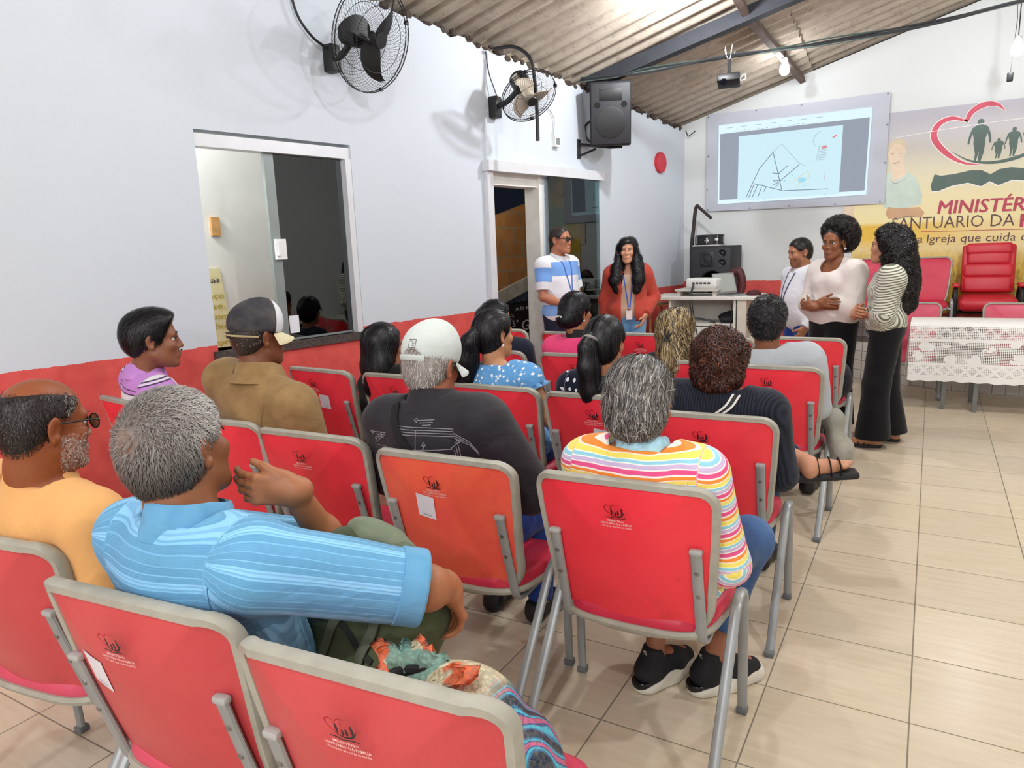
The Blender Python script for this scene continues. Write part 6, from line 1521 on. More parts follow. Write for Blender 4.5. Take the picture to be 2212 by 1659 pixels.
poly((-.20, .80), (-.02, .81), (.15, .795)); poly((.02, .93), (.015, .78)); poly((-.19, .73), (-.05, .735)); poly((.19, .86), (.14, .795))
for dz in (0, .015, .03): poly((.16, .90-dz), (.21, .84-dz), (.23, .76-dz)); poly((-.15, .90-dz), (-.20, .85-dz))
def arrow(x, t, dx, dt, L=.07):
    e = (x+dx*L, t+dt*L*1.9); poly((x, t), e); px, pt = -dt, dx
    poly((e[0]+px*.007, e[1]+pt*.013), (e[0]+dx*.012, e[1]+dt*.024), (e[0]-px*.007, e[1]-pt*.013), (e[0]+px*.007, e[1]+pt*.013))
    for k in (1, 2): poly((x+px*.008*k+dx*.006*k, t+pt*.015*k+dt*.010*k), (x+px*.008*k+dx*(L-.012*k), t+pt*.015*k+dt*1.9*(L-.012*k)))
for a in [(.05, .70, 0, 1), (.05, .70, 1, 0), (-.09, .77, -1, 0), (.17, .70, 0, 1), (-.13, .71, 0, -1), (-.13, .90, -1, 0), (.10, .60, 0, 1), (-.05, .60, -1, 0), (.19, .56, 0, -1), (-.17, .60, 0, -1), (.09, .99, -1, 0)]: arrow(*a)
lines.build('print_lines', m_ln_, P.shirt)
vs, fs = wrap_ribbon(P.S, [tp(-.105, -.02, 1.0), tp(-.085, -.09, .93), tp(-.045, -.12, .82), tp(.02, -.13, .68), tp(.11, -.13, .52)], P.T@V(0, .8, -.6), .034, .004, 8, .003)
MB().add(vs, fs).build('shoulder_strap', mat('strap_black', '#0e0d10', .8), P.root)
S = P.cap_hair(.006, .03, .0, -.085, tilt=.2); S.cut(P.hp(0, 0, .06), P.HR@V(0, 0, 1), .3)
hair_obj(S, P.root, .0055, HAIR, '#a09890', [dict(n=2500, flow=flow_down(P), length=.018, steps=3, width=.0014, jit=.35, pal=pal_mix('#d3cdc8', '#a8a09a', '#7e766f'), lift=.003)])
PALE = cloth('pale_cap_cotton', '#cdd5d0', bump=.3)
o, hp = cap(P, PALE, PALE, PALE, .0048, up=.016, slouch=.004, tilt=-6, peak_len=.095)
# badge on the back of the cap
c = hp(.006, -.1045, .012); F = np.column_stack([P.HR@V(1, 0, 0), P.HR@V(0, .28, 1)/1.038, P.HR@V(0, -1, .28)/1.038])
bd = MB(); bd.box((-.0155, -.0155, -.003), (.0155, .0155, .0035)); bd.v = [tuple(c+F@V(*v)) for v in bd.v]; bd.build('cap_badge', mat('badge_cream', '#d8dcd4', .6), o, smooth=False)
bd = MB()
for a, b in (((-.0145, -.0145), (.0145, -.0145)), ((.0145, -.0145), (.0145, .0145)), ((.0145, .0145), (-.0145, .0145)), ((-.0145, .0145), (-.0145, -.0145))): bd.tube([c+F@V(*a, .004), c+F@V(*b, .004)], .0011, 4)
for s, a, b, zz, hh in (('T', -.010, .001, -.004, .013), ('S', -.001, .010, -.010, .013)):
    vs, fs = text_fit(s, a, b, zz, 0, 0, hh); bd.add([c+F@V(u, w, .0045) for u, w in vs], fs)
bd.build('badge_letters', mat('badge_dark', '#3c4246', .6), o, smooth=False)

# --- woman in multicolour striped shirt
P = sitter('woman with short grey hair in a multicolour striped shirt', 'B4', (-.735, 2.01, 1.085), True, tone='#a3694b', w=1.16, sw=.19, hyaw=2, nb=(-.722, 1.985, .932), dpel=(.02, .30), hs=1.1, arms=('lap', 'lap'), kneeo=(.12, .42))
P.legj[1] = [P.legj[1][0], V(.21, .42, .50), V(.13, .22, .12)]; P.legj[-1] = [P.legj[-1][0], V(-.10, .42, .49), V(-.06, .16, .12)]
SNEAK = []
def finish_striped(P):
    for sd in (1, -1):
        hip, kn, an = P.legj[sd]; P.leg(P.B, sd, hip, kn, an, (.07, .05, .033)); P.foot(P.B, an, (.75, .9, 0) if sd > 0 else (.38, .9, 0), r=.028, floor=.035)
    P.build_body(P.tone, .0050)
    T = Solid(); T.ell(P.pel+V(0, .02, 0), V(.20, .15, .115), None, .05)
    for sd in (1, -1):
        hip, kn, an = P.legj[sd]; e = kn+(an-kn)*.78; T.chain([hip, kn, e], [.098, .074, .052], .04); T.cut(e, unit(an-kn), .12)
    T.noise = wave_noise(5, .004, 38); solid_obj(T, 'jeans', JEAN, P.root, .008)
finish_striped(P)
m, n = newmat('sneaker_upper'); p = n.obj(); n.fin(n.bsdf(lin('#15141a'), .8, normal=n.bump(n.noise(p, 300, 2), .3, .003))); SNK = m
for sd, d in ((1, (.75, .9, 0)), (-1, (.38, -.2+1.1, 0))):
    an = P.legj[sd][2]; d = unit(V(*d)); f = V(an[0], an[1], 0); S = Solid(); S.cone(f+V(0, 0, .14), f-d*.03+V(0, 0, .06), .040, .046, .02); S.chain([f-d*.03+V(0, 0, .06), f+d*.08+V(0, 0, .055), f+d*.165+V(0, 0, .045)], [.046, .05, .036], .03)
    S.cut(f+V(0, 0, .15), (0, 0, 1), .08); S.cut(f+V(0, 0, .035), (0, 0, -1), .3); S.ell(f+d*.02+V(0, 0, .15), V(.038, .038, .05), None, .01, 's'); o = solid_obj(S, 'sneaker', SNK, P.root, .005)
    S = Solid(); S.chain([f-d*.045+V(0, 0, .026), f+d*.06+V(0, 0, .024), f+d*.175+V(0, 0, .024)], [.053, .056, .042], .03); S.cut(f+V(0, 0, .05)-d*.0, (d[0]*-.28, d[1]*-.28, 1), .4); S.cut(f+V(0, 0, .002), (0, 0, -1), .4); solid_obj(S, 'sole', m_sole, o, .005)
    S = Solid(); S.chain([f-d*.062+V(0, 0, .036), f-d*.045+V(0, 0, .03)], [.040, .046], .02); S.cut(f+V(0, 0, .046), (0, 0, 1), .2); S.cut(f+V(0, 0, .016), (0, 0, -1), .2); solid_obj(S, 'heel_patch', mat('gloss_black', '#0e0e10', .15), o, .005)
    pr = MB(); sx = unit(np.cross(d, (0, 0, 1)))
    for kz in range(4):
        vs, fs = text_fit('S', -.009, .009, -.008, .02, 0, .017); c = f-d*(.0405+.014*(1-kz/3)**2)+V(0, 0, .075+.02*kz); pr.add([c-d*.0075+sx*u+V(0, 0, 1)*w for u, w in vs], fs)
    pr.build('tab_lettering', mat('sole_white', '#d9d3c4'), o, smooth=False)
STR = [(0, '#e6578c'), (.10, '#f2ece6'), (.15, '#cbb6d6'), (.30, '#f2efe9'), (.34, '#93cfe0'), (.46, '#f4f1e8'), (.50, '#f2e06a'), (.66, '#f3e9d8'), (.70, '#f0903c'), (.84, '#f4ece2'), (.92, '#e6578c')]
def strf(n, p, q):
    x, y, z = n.xyz(q); sl = n.m('GREATER_THAN', x, 5); low = n.m('MULTIPLY', n.m('LESS_THAN', z, -.150), n.m('SUBTRACT', 1.0, sl)); co = n.m('ADD', n.m('MULTIPLY', z, n.m('SUBTRACT', 1.0, low)), n.m('MULTIPLY', x, low))
    co = n.m('ADD', co, n.m('MULTIPLY', n.m('MULTIPLY', n.m('SUBTRACT', x, n.m('MULTIPLY', sl, 10)), sl), .5)); co = n.m('ADD', co, n.m('MULTIPLY', n.m('SUBTRACT', n.noise(p, 9, 2), .5), .012)); return stripes(n, co, STR, .062)
STRP = cloth('multicolour_stripes', strf, bump=.45, foldscale=12)
shirt(P, STRP, .0048, .024, ((1.15, .070, .074, .06), (1.15, .072, .076, .06)), noise=(.005, 26), seed=13, w=1.08, bust=1, hip=1.06)
P.collar(mat('pale_blue_collar', '#a9d3e2', .8, var=.2, vs=40), .070, .045)
wp = mat('yoke_seam', '#d8c9dc'); seam(P, [P.tp(-.2, -.3, .655), P.tp(-.1, -.3, .65), P.tp(.1, -.3, .65), P.tp(.19, -.3, .655)], P.T@V(0, 1, 0), m=wp); seam(P, [P.tp(.165, -.3, .95), P.tp(.165, -.3, .8), P.tp(.18, -.3, .6)], P.T@V(0, 1, 0), m=wp)
S = Solid(); h = P.hp
S.ell(h(0, -.02, .042), V(.098, .112, .100), P.HR, .02); S.ell(h(0, -.055, -.02), V(.092, .075, .082), P.HR, .03); S.cut(h(0, .055, .05), P.HR@V(0, .9, -.45), .2, .012); S.cut(h(0, -.03, -.098), P.HR@V(0, .25, -1), .2, .02)
for sx in (-1, 1): S.ell(h(sx*.10, .018, -.035), V(.03, .035, .05), P.HR, .012, 's')
gp = pal_mix('#6f6a66', '#4a4644', '#33302f', '#b8b4ae', '#8e8984', w=[.25, .25, .15, .15, .2])
hair_obj(S, P.root, .005, HAIR, '#4f4a47', [dict(n=5200, flow=flow_down(P, 0, 1.2), length=.075, steps=7, width=.0020, jit=.22, pal=gp, lift=.003), dict(n=700, flow=flow_down(P, 0, .8), length=.06, steps=5, width=.0016, jit=.6, lift=.012, pal=gp)])
# ------------------------------------------------------------------ rest of the audience
def ponytail(P, pts, rs, pal, base, n=1800, tie=None, tie_m=None, seed=3):
    S = Solid(); S.chain(pts, rs, .02); S.noise = wave_noise(seed, .003, 60, (1, 1, .3)); ax = unit(V(*pts[-1])-V(*pts[0]))
    o = hair_obj(S, P.root, .007, HAIR, base, [dict(n=n, flow=lambda q: np.tile(ax, (len(q), 1)), length=.13, steps=6, width=.0024, jit=.12, pal=pal, lift=.003, free=.15)], name='ponytail')
    if tie_m: MB().tube([V(*pts[0])+unit(V(*pts[1])-V(*pts[0]))*.018+frame_from(unit(V(*pts[1])-V(*pts[0])))@V(rs[0]*1.05*math.cos(a), rs[0]*1.05*math.sin(a), 0) for a in np.linspace(0, 2*PI, 17)[:-1]], .009, 8, closed=True).build('hair_tie', tie_m, o)
    return o
BLACK_P = pal_mix('#0b0a0c', '#151318', '#2a262e', w=[.6, .3, .1])
# woman with loose black hair
P = sitter('woman with loose black hair in black sitting close to the wall', 'C2', (-2.73, 3.2, 1.02), True, tone='#9a674b', nb=(-2.72, 3.17, .86), hs=1.08, hyaw=-20, dpel=(-.10, .32))
finish_sitter(P, DARK_T, .007); shirt(P, cloth('black_cotton', '#151417', bump=.4), .008, .016, ((.95, .062, .055, 0), (.95, .062, .055, 0)), bust=1)
S = Solid(); h = P.hp; k = P.hs
S.ell(h(0, -.02, .042), V(.096, .112, .098)*k, P.HR, .02); S.ell(h(0, -.05, -.07), V(.105, .085, .12)*k, P.HR, .04); S.cone(h(0, -.055, -.12), h(0, -.07, -.20), .09, .07, .04)
S.cut(h(0, .058, .045), P.HR@V(0, .9, -.45), .2, .012); S.ell(h(0, .09, -.07), V(.062, .09, .10), P.HR, .02, 's'); S.noise = wave_noise(4, .004, 45, (1, 1, .4))
hair_obj(S, P.root, .007, HAIR, '#0b0a0c', [dict(n=3000, flow=flow_down(P, 0, .9), length=.10, steps=6, width=.0024, jit=.25, pal=BLACK_P, lift=.004)])
glasses(P, m_specs)

# woman in blue floral dress with ponytail
P = sitter('woman with a long black ponytail in a blue floral dress', 'C3', (-1.916, 3.1, 1.13), True, tone='#c08a62', nb=(-1.905, 3.075, .955), hyaw=-22, dpel=(.0, .31), arms=('lap', ((-1.625, 3.09, .72), (-1.56, 3.30, .63), ((-.3, .8, -.3), (0, 0, -1), (20, 25, 15)))), sw=.185, w=1.1, up_r=.048)
finish_sitter(P, BLUE_T, .006)
def flor(n, p, q):
    d = n.voro(n.scale(q, (1, .6, 1)), 42, rnd=.9); d2 = n.voro(n.scale(q, (1, .6, 1)), 75); c = n.mix(n.mapr(d, .22, .30, 1, 0), lin('#5f9bd0'), lin('#eef0ee')); return n.mix(n.mapr(d2, .10, .16, .7, 0), c, lin('#f4f2ea'))
FLO = cloth('blue_floral', flor, bump=.4); S_ = shirt(P, FLO, .006, .018, (None, (.22, .075, .075, 0)), bust=1, seed=15, w=1.08, name='dress')
rf = MB(); sh, el, wr = P.J[1]; u = unit(el-sh); F = frame_from(u)
for j in range(1):
    n_ = 60; vs = []
    for i in range(n_):
        a = 2*PI*i/n_
        for r_, t in ((.060, .01), (.074+.008*math.sin(a*9), .045), (.078+.012*math.sin(a*9+.6), .062)): vs.append(sh+u*t+F@V(math.cos(a)*r_, math.sin(a)*r_, 0))
    rf.add(vs, [(3*i+j, 3*((i+1) % n_)+j, 3*((i+1) % n_)+j+1, 3*i+j+1) for i in range(n_) for j in range(2)])
rf.build('sleeve_ruffle', mat('floral_ruffle', '#6ea5d6', .8, var=.25, vs=60), P.shirt)
S = P.cap_hair(.012, .062, .055, -.07, tilt=.5); hair_obj(S, P.root, .006, HAIR, '#0d0c0e', [dict(n=2600, flow=flow_down(P, 0, 1.4), length=.07, steps=6, width=.0022, jit=.15, pal=BLACK_P, lift=.001)])
ponytail(P, [P.hp(0, -.105, .03), P.hp(-.01, -.145, -.02), P.hp(-.045, -.15, -.12), P.hp(-.085, -.14, -.22), P.hp(-.10, -.12, -.29)], [.030, .045, .058, .055, .03], BLACK_P, '#0d0c0e', tie_m=m_blk)
MB().ball(P.hp(.084, -.012, -.048), .007, 10).build('earring', m_pearl, P.root)

# woman in polka dots
P = sitter('woman with a sleek ponytail in a navy polka dot blouse', 'C4', (-1.286, 3.06, 1.11), True, tone='#b47c58', nb=(-1.29, 3.05, .94), hyaw=-6, dpel=(-.02, .31), sw=.18, w=1.08)
finish_sitter(P, DARK_T, .007)
def dots(n, p, q):
    x, y, z = n.xyz(q); k = 1/.036; row = n.m('FLOOR', n.m('MULTIPLY', z, k)); xx = n.m('ADD', n.m('MULTIPLY', x, k), n.m('MULTIPLY', n.m('FRACT', n.m('MULTIPLY', row, .5)), 1.0))
    a = n.m('SUBTRACT', n.m('FRACT', xx), .5); b = n.m('SUBTRACT', n.m('FRACT', n.m('MULTIPLY', z, k)), .5); r2 = n.m('ADD', n.m('MULTIPLY', a, a), n.m('MULTIPLY', b, b)); return n.mix(n.m('LESS_THAN', r2, .045), lin('#161a2e'), lin('#e9e8ec'))
shirt(P, cloth('polka_cotton', dots, bump=.35), .0065, .016, ((1.0, .068, .06, 0), (1.0, .068, .06, 0)), bust=1, seed=16, w=1.06)
S = P.cap_hair(.011, .062, .055, -.072, tilt=.5); hair_obj(S, P.root, .006, HAIR, '#0d0c0e', [dict(n=2800, flow=flow_down(P, 0, 1.4), length=.07, steps=6, width=.0022, jit=.12, pal=BLACK_P, lift=.001)])
ponytail(P, [P.hp(-.012, -.112, .045), P.hp(-.012, -.150, .0), P.hp(-.012, -.145, -.09), P.hp(-.010, -.13, -.20), P.hp(-.008, -.12, -.29)], [.028, .036, .046, .048, .03], BLACK_P, '#0d0c0e', tie_m=mat('grey_scrunchie', '#8c8987', .7))

# woman with curly auburn hair
P = sitter('woman with curly auburn hair in a black ribbed sweater with legs crossed', 'C5', (-.718, 2.9, 1.06), True, tone='#c28b6c', nb=(-.715, 2.88, .945), sw=.195, w=1.15, hs=1.0, dpel=(.0, .32))
P.legj[-1] = [P.legj[-1][0], V(.06, .40, .615), V(.315, .29, .575)]
hip, kn, an = P.legj[1]; P.leg(P.B, 1, hip, kn, an, (.07, .05, .034)); P.foot(P.B, an, (0, 1, 0), r=.032, floor=.012)
hip, kn, an = P.legj[-1]; P.leg(P.B, -1, hip, kn, an, (.07, .055, .036))
fd = unit((.90, .28, .10)); P.B.ell(an+V(.01, -.03, -.025), (.032, .034, .036), None, .03); P.B.chain([an+V(.01, -.01, -.02), an+fd*.08+V(0, 0, -.025), an+fd*.15+V(0, 0, -.02)], [.034, .030, .022], .03)
for t in range(5): P.B.chain([an+fd*.14+V(0, 0, -.02)+V(-.3, 1, 0)*(.034-.016*t)*.9, an+fd*(.185-.008*t)+V(0, 0, -.02)+V(-.3, 1, 0)*(.034-.016*t)*.9], [.011, .009], .008)
P.build_body(P.tone, .0055)
T = Solid(); T.ell(P.pel+V(0, .02, 0), V(.20, .15, .115), None, .05)
for sd, e_ in ((1, .85), (-1, .72)):
    hip, kn, an = P.legj[sd]; e = kn+(an-kn)*e_; T.chain([hip, kn, e], [.098, .076, .056], .04); T.cut(e, unit(an-kn), .12)
T.noise = wave_noise(5, .004, 38); solid_obj(T, 'jeans', cloth('dark_jeans', '#26405e'), P.root, .008); make_shoe(P, P.legj[1][2], (.1, 1, 0), m_shoe)
an = P.legj[-1][2]; S = Solid(); dn = unit(np.cross(fd, V(-.3, 1, 0))); dn = dn if dn[2] < 0 else -dn
q = np.column_stack([fd, unit(V(-.3, 1, 0)-fd*(V(-.3, 1, 0)@fd)), np.cross(fd, unit(V(-.3, 1, 0)-fd*(V(-.3, 1, 0)@fd)))])
S.box(an+fd*.065+dn*.062, (.135, .046, .017), .015, q, .01); sd_ = solid_obj(S, 'sandal', mat('sandal_black', '#1c1b1c', .7), P.root, .005)
for t, up in ((.035, .036), (.085, .030), (.125, .024)):
    mb = MB(); c = an+fd*t; yv = q[:, 1]; mb.tube([c+dn*.055+yv*.045, c+dn*.01+yv*.040, c-dn*(up-.022)+yv*.02, c-dn*(up-.020), c-dn*(up-.022)-yv*.02, c+dn*.01-yv*.040, c+dn*.055-yv*.045], .011, 8, ry=.003, up=fd); mb.build('strap', mat('sandal_black', '#1c1b1c'), sd_)
def rib(n, p, q): x = n.xyz(q)[0]; return n.mix(n.mapr(n.m('SINE', n.m('MULTIPLY', x, 520)), -1, 1), lin('#14161e'), lin('#272b38'))
shirt(P, cloth('ribbed_knit', rib, bump=.5, foldscale=7), .0055, .020, ((2, .082, .068, .052), (2, .082, .068, .052)), bust=1, seed=17, name='sweater', w=1.1)
P.collar(mat('knit_collar', '#15171f', .85), .066, .055, flare=.006, dz=-.005)
for nm, off, wd_, mm in (('shoulder_strap', .003, .030, mat('strap_dark', '#15161c')), ('strap_stripe', .0065, .008, mat('strap_white', '#dcd9d2'))):
    for sft in ((0,) if nm == 'shoulder_strap' else (-.012, .012)):
        vs, fs = wrap_ribbon(P.S, [P.tp(.085+sft, -.02, 1.0), P.tp(.06+sft, -.08, .95), P.tp(.0+sft, -.115, .87), P.tp(-.08+sft, -.13, .76), P.tp(-.15+sft, -.13, .64)], P.T@V(0, .8, -.6), wd_, off, 8); MB().add(vs, fs).build(nm, mm, P.root)
S = Solid(); h = P.hp; S.ell(h(0, -.02, .045), V(.102, .115, .105), P.HR, .02); S.ell(h(0, -.055, -.02), V(.095, .075, .085), P.HR, .03); S.cut(h(0, .055, .05), P.HR@V(0, .9, -.45), .2, .012); S.cut(h(0, -.03, -.095), P.HR@V(0, .25, -1), .2, .02)
for sx in (-1, 1): S.ell(h(sx*.105, .02, -.035), V(.03, .035, .05), P.HR, .012, 's')
S.noise = wave_noise(6, .006, 75)
hair_obj(S, P.root, .0055, HAIR, '#34190f', [dict(n=3400, flow=flow_down(P, 0, .5), length=.045, steps=9, width=.0026, jit=.8, curl=.006, curl_n=1.3, lift=.006, pal=pal_mix('#3a1c12', '#512818', '#6b3a24', '#2a130d', w=[.35, .3, .15, .2]))])
for sx in (-1, 1): MB().ball(P.hp(sx*.086, -.012, -.045), .006, 10).build('earring', m_gold, P.root)

# woman in dark navy, glasses
P = sitter('woman in dark navy with black hair tied up, left of the pink top', 'D1', (-2.575, 4.2, 1.09), True, tone='#a87552', nb=(-2.555, 4.18, .92), hyaw=-35, dpel=(.03, .31), sw=.19, w=1.15)
finish_sitter(P, NAVY_T, .007); shirt(P, cloth('navy_cotton', '#1c2030', bump=.4), .008, .018, ((1.0, .07, .06, 0), (1.0, .07, .06, 0)), bust=1, seed=18, w=1.12)
S = P.cap_hair(.014, .06, .055, -.068, tilt=.5); S.ell(P.hp(0, -.11, .03), V(.055, .045, .055), P.HR, .02); hair_obj(S, P.root, .007, HAIR, '#0d0c0e', [dict(n=1800, flow=flow_down(P, 0, -.6), length=.07, steps=5, width=.003, jit=.15, pal=BLACK_P, lift=.001)])
glasses(P, m_specs)
# woman in pink top
P = sitter('woman in a bright pink top with black hair pinned in a low bun', 'D2', (-1.965, 4.2, 1.14), True, tone='#a9714f', nb=(-1.965, 4.185, .96), hyaw=-24, dpel=(-.05, .31), sw=.18, w=1.1)
finish_sitter(P, NAVY_T, .007); PK = cloth('pink_knit', '#e8487a', bump=.35); shirt(P, PK, .0075, .016, ((1.0, .068, .06, 0), (1.0, .068, .06, 0)), bust=1, seed=19, w=1.06)
P.collar(mat('black_neckband', '#141316', .8), .066, .048, flare=.006, dz=.006)
S = P.cap_hair(.012, .062, .055, -.07, tilt=.5); S.ell(P.hp(0, -.105, -.035), V(.055, .045, .05), P.HR, .02); hair_obj(S, P.root, .0065, HAIR, '#0e0c0e', [dict(n=2400, flow=flow_down(P, 0, 1.0), length=.05, steps=6, width=.0028, jit=.25, curl=.003, lift=.002, pal=BLACK_P)])
mb = MB(); [mb.ball(P.hp(-.018+.018*i, -.148, -.015+.003*(i % 2)), V(.009, .005, .008), 8) for i in range(3)]; mb.build('hair_clip', m_pearl, P.root)
MB().ball(P.hp(.084, -.012, -.045), .006, 8).build('earring', m_pearl, P.root)
# blond streaked woman
P = sitter('woman with blond streaked hair half tied back', 'D3', (-1.272, 4.1, 1.045), True, tone='#c08d6e', nb=(-1.27, 4.085, .87), hyaw=-4, dpel=(.06, .31), sw=.175, w=1.05)
finish_sitter(P, DARK_T, .007); shirt(P, cloth('black_cotton', '#151417'), .008, .014, ((1.0, .062, .055, 0), (1.0, .062, .055, 0)), bust=1, seed=20)
BLD = pal_mix('#8d7650', '#c0a878', '#5a4632', '#3b2d22', '#d6c59c', w=[.3, .2, .25, .15, .1])
S = P.cap_hair(.016, .062, .055, -.085, tilt=.5); S.ell(P.hp(0, -.03, .03), V(.100, .112, .10), P.HR, .03); S.cone(P.hp(0, -.05, -.04), P.hp(0, -.06, -.20), .092, .105, .04); S.cut(P.hp(0, .058, .05), P.HR@V(0, .9, -.42), .13, .012); S.ell(P.hp(0, .10, -.05), V(.07, .09, .11), P.HR, .012, 's'); S.noise = wave_noise(8, .007, 45, (1, 1, .5))
hair_obj(S, P.root, .0065, HAIR, '#6a5439', [dict(n=3200, flow=flow_down(P, 0, 1.1), length=.09, steps=9, width=.0026, jit=.25, curl=.005, curl_n=1.2, pal=BLD, lift=.003)])
ponytail(P, [P.hp(.0, -.145, -.04), P.hp(0, -.172, -.08), P.hp(.005, -.178, -.16), P.hp(.0, -.172, -.22)], [.02, .032, .036, .02], BLD, '#6a5439', n=900)
mb = MB(); mb.ball(P.hp(0, -.160, -.035), V(.022, .016, .018), 10)
for a in (-.5, .5, 1.2): mb.tube([P.hp(0, -.168, -.035), P.hp(.03*math.sin(a), -.158, .0+.03*math.cos(a))], .005, 6)
mb.build('hair_claw', m_blk, P.root)
# man in grey sweater
P = sitter('young man with short black hair in a grey sweater', 'D4', (-.757, 4.08, 1.115), tone='#8a583d', nb=(-.755, 4.065, .94), dpel=(.03, .31), sw=.215, w=1.12, hs=1.08)
finish_sitter(P, DARK_T, .006); GS = cloth('grey_knit', '#aeb3b8', bump=.4, weave=300); shirt(P, GS, .0065, .022, ((2, .088, .07, .052), (2, .088, .07, .052)), seed=21, name='sweater', w=1.1)
P.collar(mat('grey_rib', '#a2a8ae', .85), .072, .045, flare=.004, dz=-.01)
S = P.cap_hair(.012, .062, .058, -.075, tilt=.5); S.noise = wave_noise(9, .002, 120)
hair_obj(S, P.root, .0055, HAIR, '#0f0e10', [dict(n=4200, flow=flow_down(P, 0, .3), length=.014, steps=4, width=.0018, jit=.9, curl=.002, curl_n=1, lift=.006, pal=pal_mix('#0e0d0f', '#1d1b1e', '#3d3a3c', w=[.6, .25, .15]))])

# ------------------------------------------------------------------ people standing at the front
def stander(label, loc, yaw, H, female, tone, hyaw=0, hpitch=0, htilt=0, hs=1.0, w=1.0, sw=None, arms=None, stance=.09, feet=((-.0, 0), (.0, 0)), neck_r=None, legr=(.075, .052, .034), foot_dir=(.25, 1)):
    P = Person(label, (loc[0], loc[1], 0), yaw, female); P.J = {}; P.tone = tone; P.w = w; P.H = H
    c = V(0, .03, H-.120*hs); P.head(c, hyaw, hpitch, htilt, hs, c+V(0, -.045, -.172), neck_r or (.048 if female else .056)); P.torso_frame((0, 0, .555*H), P.nb); P.sw = sw or (.165 if female else .19)
    P.torso(P.B, -.014, w*.95, .95, P.sw*.95)
    for sd in (1, -1):
        sh = P.tp(sd*P.sw, -.005, .885); el, wr, hand = arms[sd](sh) if callable(arms[sd]) else arms[sd]; P.arm(sd, sh, el, wr, hand, .038 if female else .044)
    P.legj = {}
    for i, sd in enumerate((-1, 1)):
        hip = P.pel+V(sd*.085, 0, -.03); an = V(sd*stance+feet[i][0], feet[i][1], .075); kn = (hip+an)/2+V(0, .02, .0); P.legj[sd] = [hip, kn, an]; P.leg(P.B, sd, hip, kn, an, legr); P.foot(P.B, an, (sd*foot_dir[0], foot_dir[1], 0), r=.032, floor=.014)
    return P
def trousers(P, m, r=(.105, .085, .075), end=1.0, h=.008, name='trousers', top=.10, seat=None, seed=4):
    T = Solid(); T.ell(P.pel+V(0, 0, .0), V(.178*P.w, .125, .13) if seat is None else V(*seat), None, .05); T.ell(P.pel+V(0, .0, .10), V(.150*P.w, .112, .08), None, .05)
    for sd in (1, -1):
        hip, kn, an = P.legj[sd]; e = kn+(an-kn)*end; T.chain([hip, kn, e+V(0, 0, -.03)], list(r), .03); T.cut(e, (0, 0, -1), .2)
    T.cut(P.pel+V(0, 0, top), (0, 0, 1), .3); T.noise = wave_noise(seed, .005, 26, (1, 1, .35)); P.TS = T; return solid_obj(T, name, m, P.root, h)
def lanyard(P, m, drop=.36, badge='#e9e8ea', x0=.055, bx=.0, w=.013, reel=True, S=None):
    S = S or P.S; ln = MB(); top = .985; bt = 1-drop/P.tl
    for sx in (-1, 1): vs, fs = wrap_ribbon(S, [P.tp(sx*x0, .35, top), P.tp(sx*x0*.8+bx*.3, .35, top-.16), P.tp(bx+sx*.004, .35, bt)], -P.T[:, 1], w, .003, 8); ln.add(vs, fs)
    o = ln.build('lanyard', m, P.root); v = np.array(ln.v[-1]); q = wrap_ribbon(S, [P.tp(bx, .35, bt), P.tp(bx, .35, bt-.04), P.tp(bx, .35, bt-.09)], -P.T[:, 1], .01, .008, 3)[0]; c = np.mean(q, 0)+V(0, .008, -.035)
    mb = MB(); mb.box(c+V(-.029, -.0015, -.045), c+V(.029, .0015, .045), .001); b = mb.build('badge', mat('badge_'+badge[1:], badge, .4), o, smooth=False)
    if reel: MB().lathe([(.001, .006), (.013, .005), (.014, -.003)], c+V(0, .006, .066), (0, 1, 0), 14).build('reel', m_chr, o); MB().tube([c+V(0, .003, .045), c+V(0, .004, .066)], .003, 5).build('clip', m_chr, o)
    return o
fw = lambda *a: V(*a)
# man in the white and blue polo by the door
P = stander('man in a white and blue polo and dark glasses standing by the glass door', (-2.97, 5.98), -106, 1.745, False, '#b5785a', hyaw=8, hs=1.0, w=1.08, arms={1: lambda s: (s+V(.045, .03, -.27), s+V(-.13, .22, -.37), ((-.75, .5, -.3), (0, -.5, -.8), (20, 30, 20))), -1: lambda s: (s+V(-.045, .03, -.27), s+V(.13, .24, -.38), ((.75, .5, -.3), (0, -.5, -.8), (20, 30, 20)))})
P.build_body(P.tone, .0045, '#9a5d4c'); trousers(P, NAVY_T, (.098, .075, .062))
def polo(n, p, q):
    z = n.xyz(q)[2]; x = n.xyz(q)[0]; return n.ramp(n.mapr(z, -.62, .10), [(0, '#e2e3e8'), (.13, '#e2e3e8'), (.16, '#7fa9e0'), (.30, '#e0e1e7'), (.62, '#e4e5ea'), (.655, '#77a4e4'), (.83, '#e6e7eb')])
POLO = cloth('polo_blocks', polo, bump=.35); shirt(P, POLO, .006, .022, ((.8, .072, .070, 0), (.8, .072, .070, 0)), belly=.05, seed=22, w=1.06, low=-.04)
P.collar(mat('polo_collar', '#dfe2ea', .8), .068, .042); lanyard(P, mat('lanyard_blue', '#3f66b8', .6), .30, '#c9cdd2', bx=.02)
S = P.cap_hair(.004, .060, .062, -.07, tilt=.5); hair_obj(S, P.root, .006, HAIR, '#2f2824', [dict(n=1800, flow=flow_down(P, 0, .3), length=.008, steps=2, width=.0016, jit=.5, lift=.003, pal=pal_mix('#2b2420', '#4a4039', '#1d1815'))]); glasses(P, m_specs, tint=LENS_D); P.eyes()
for sd in (1, -1): make_shoe(P, P.legj[sd][2], (sd*.2, 1, 0), m_shoe, m_sole)

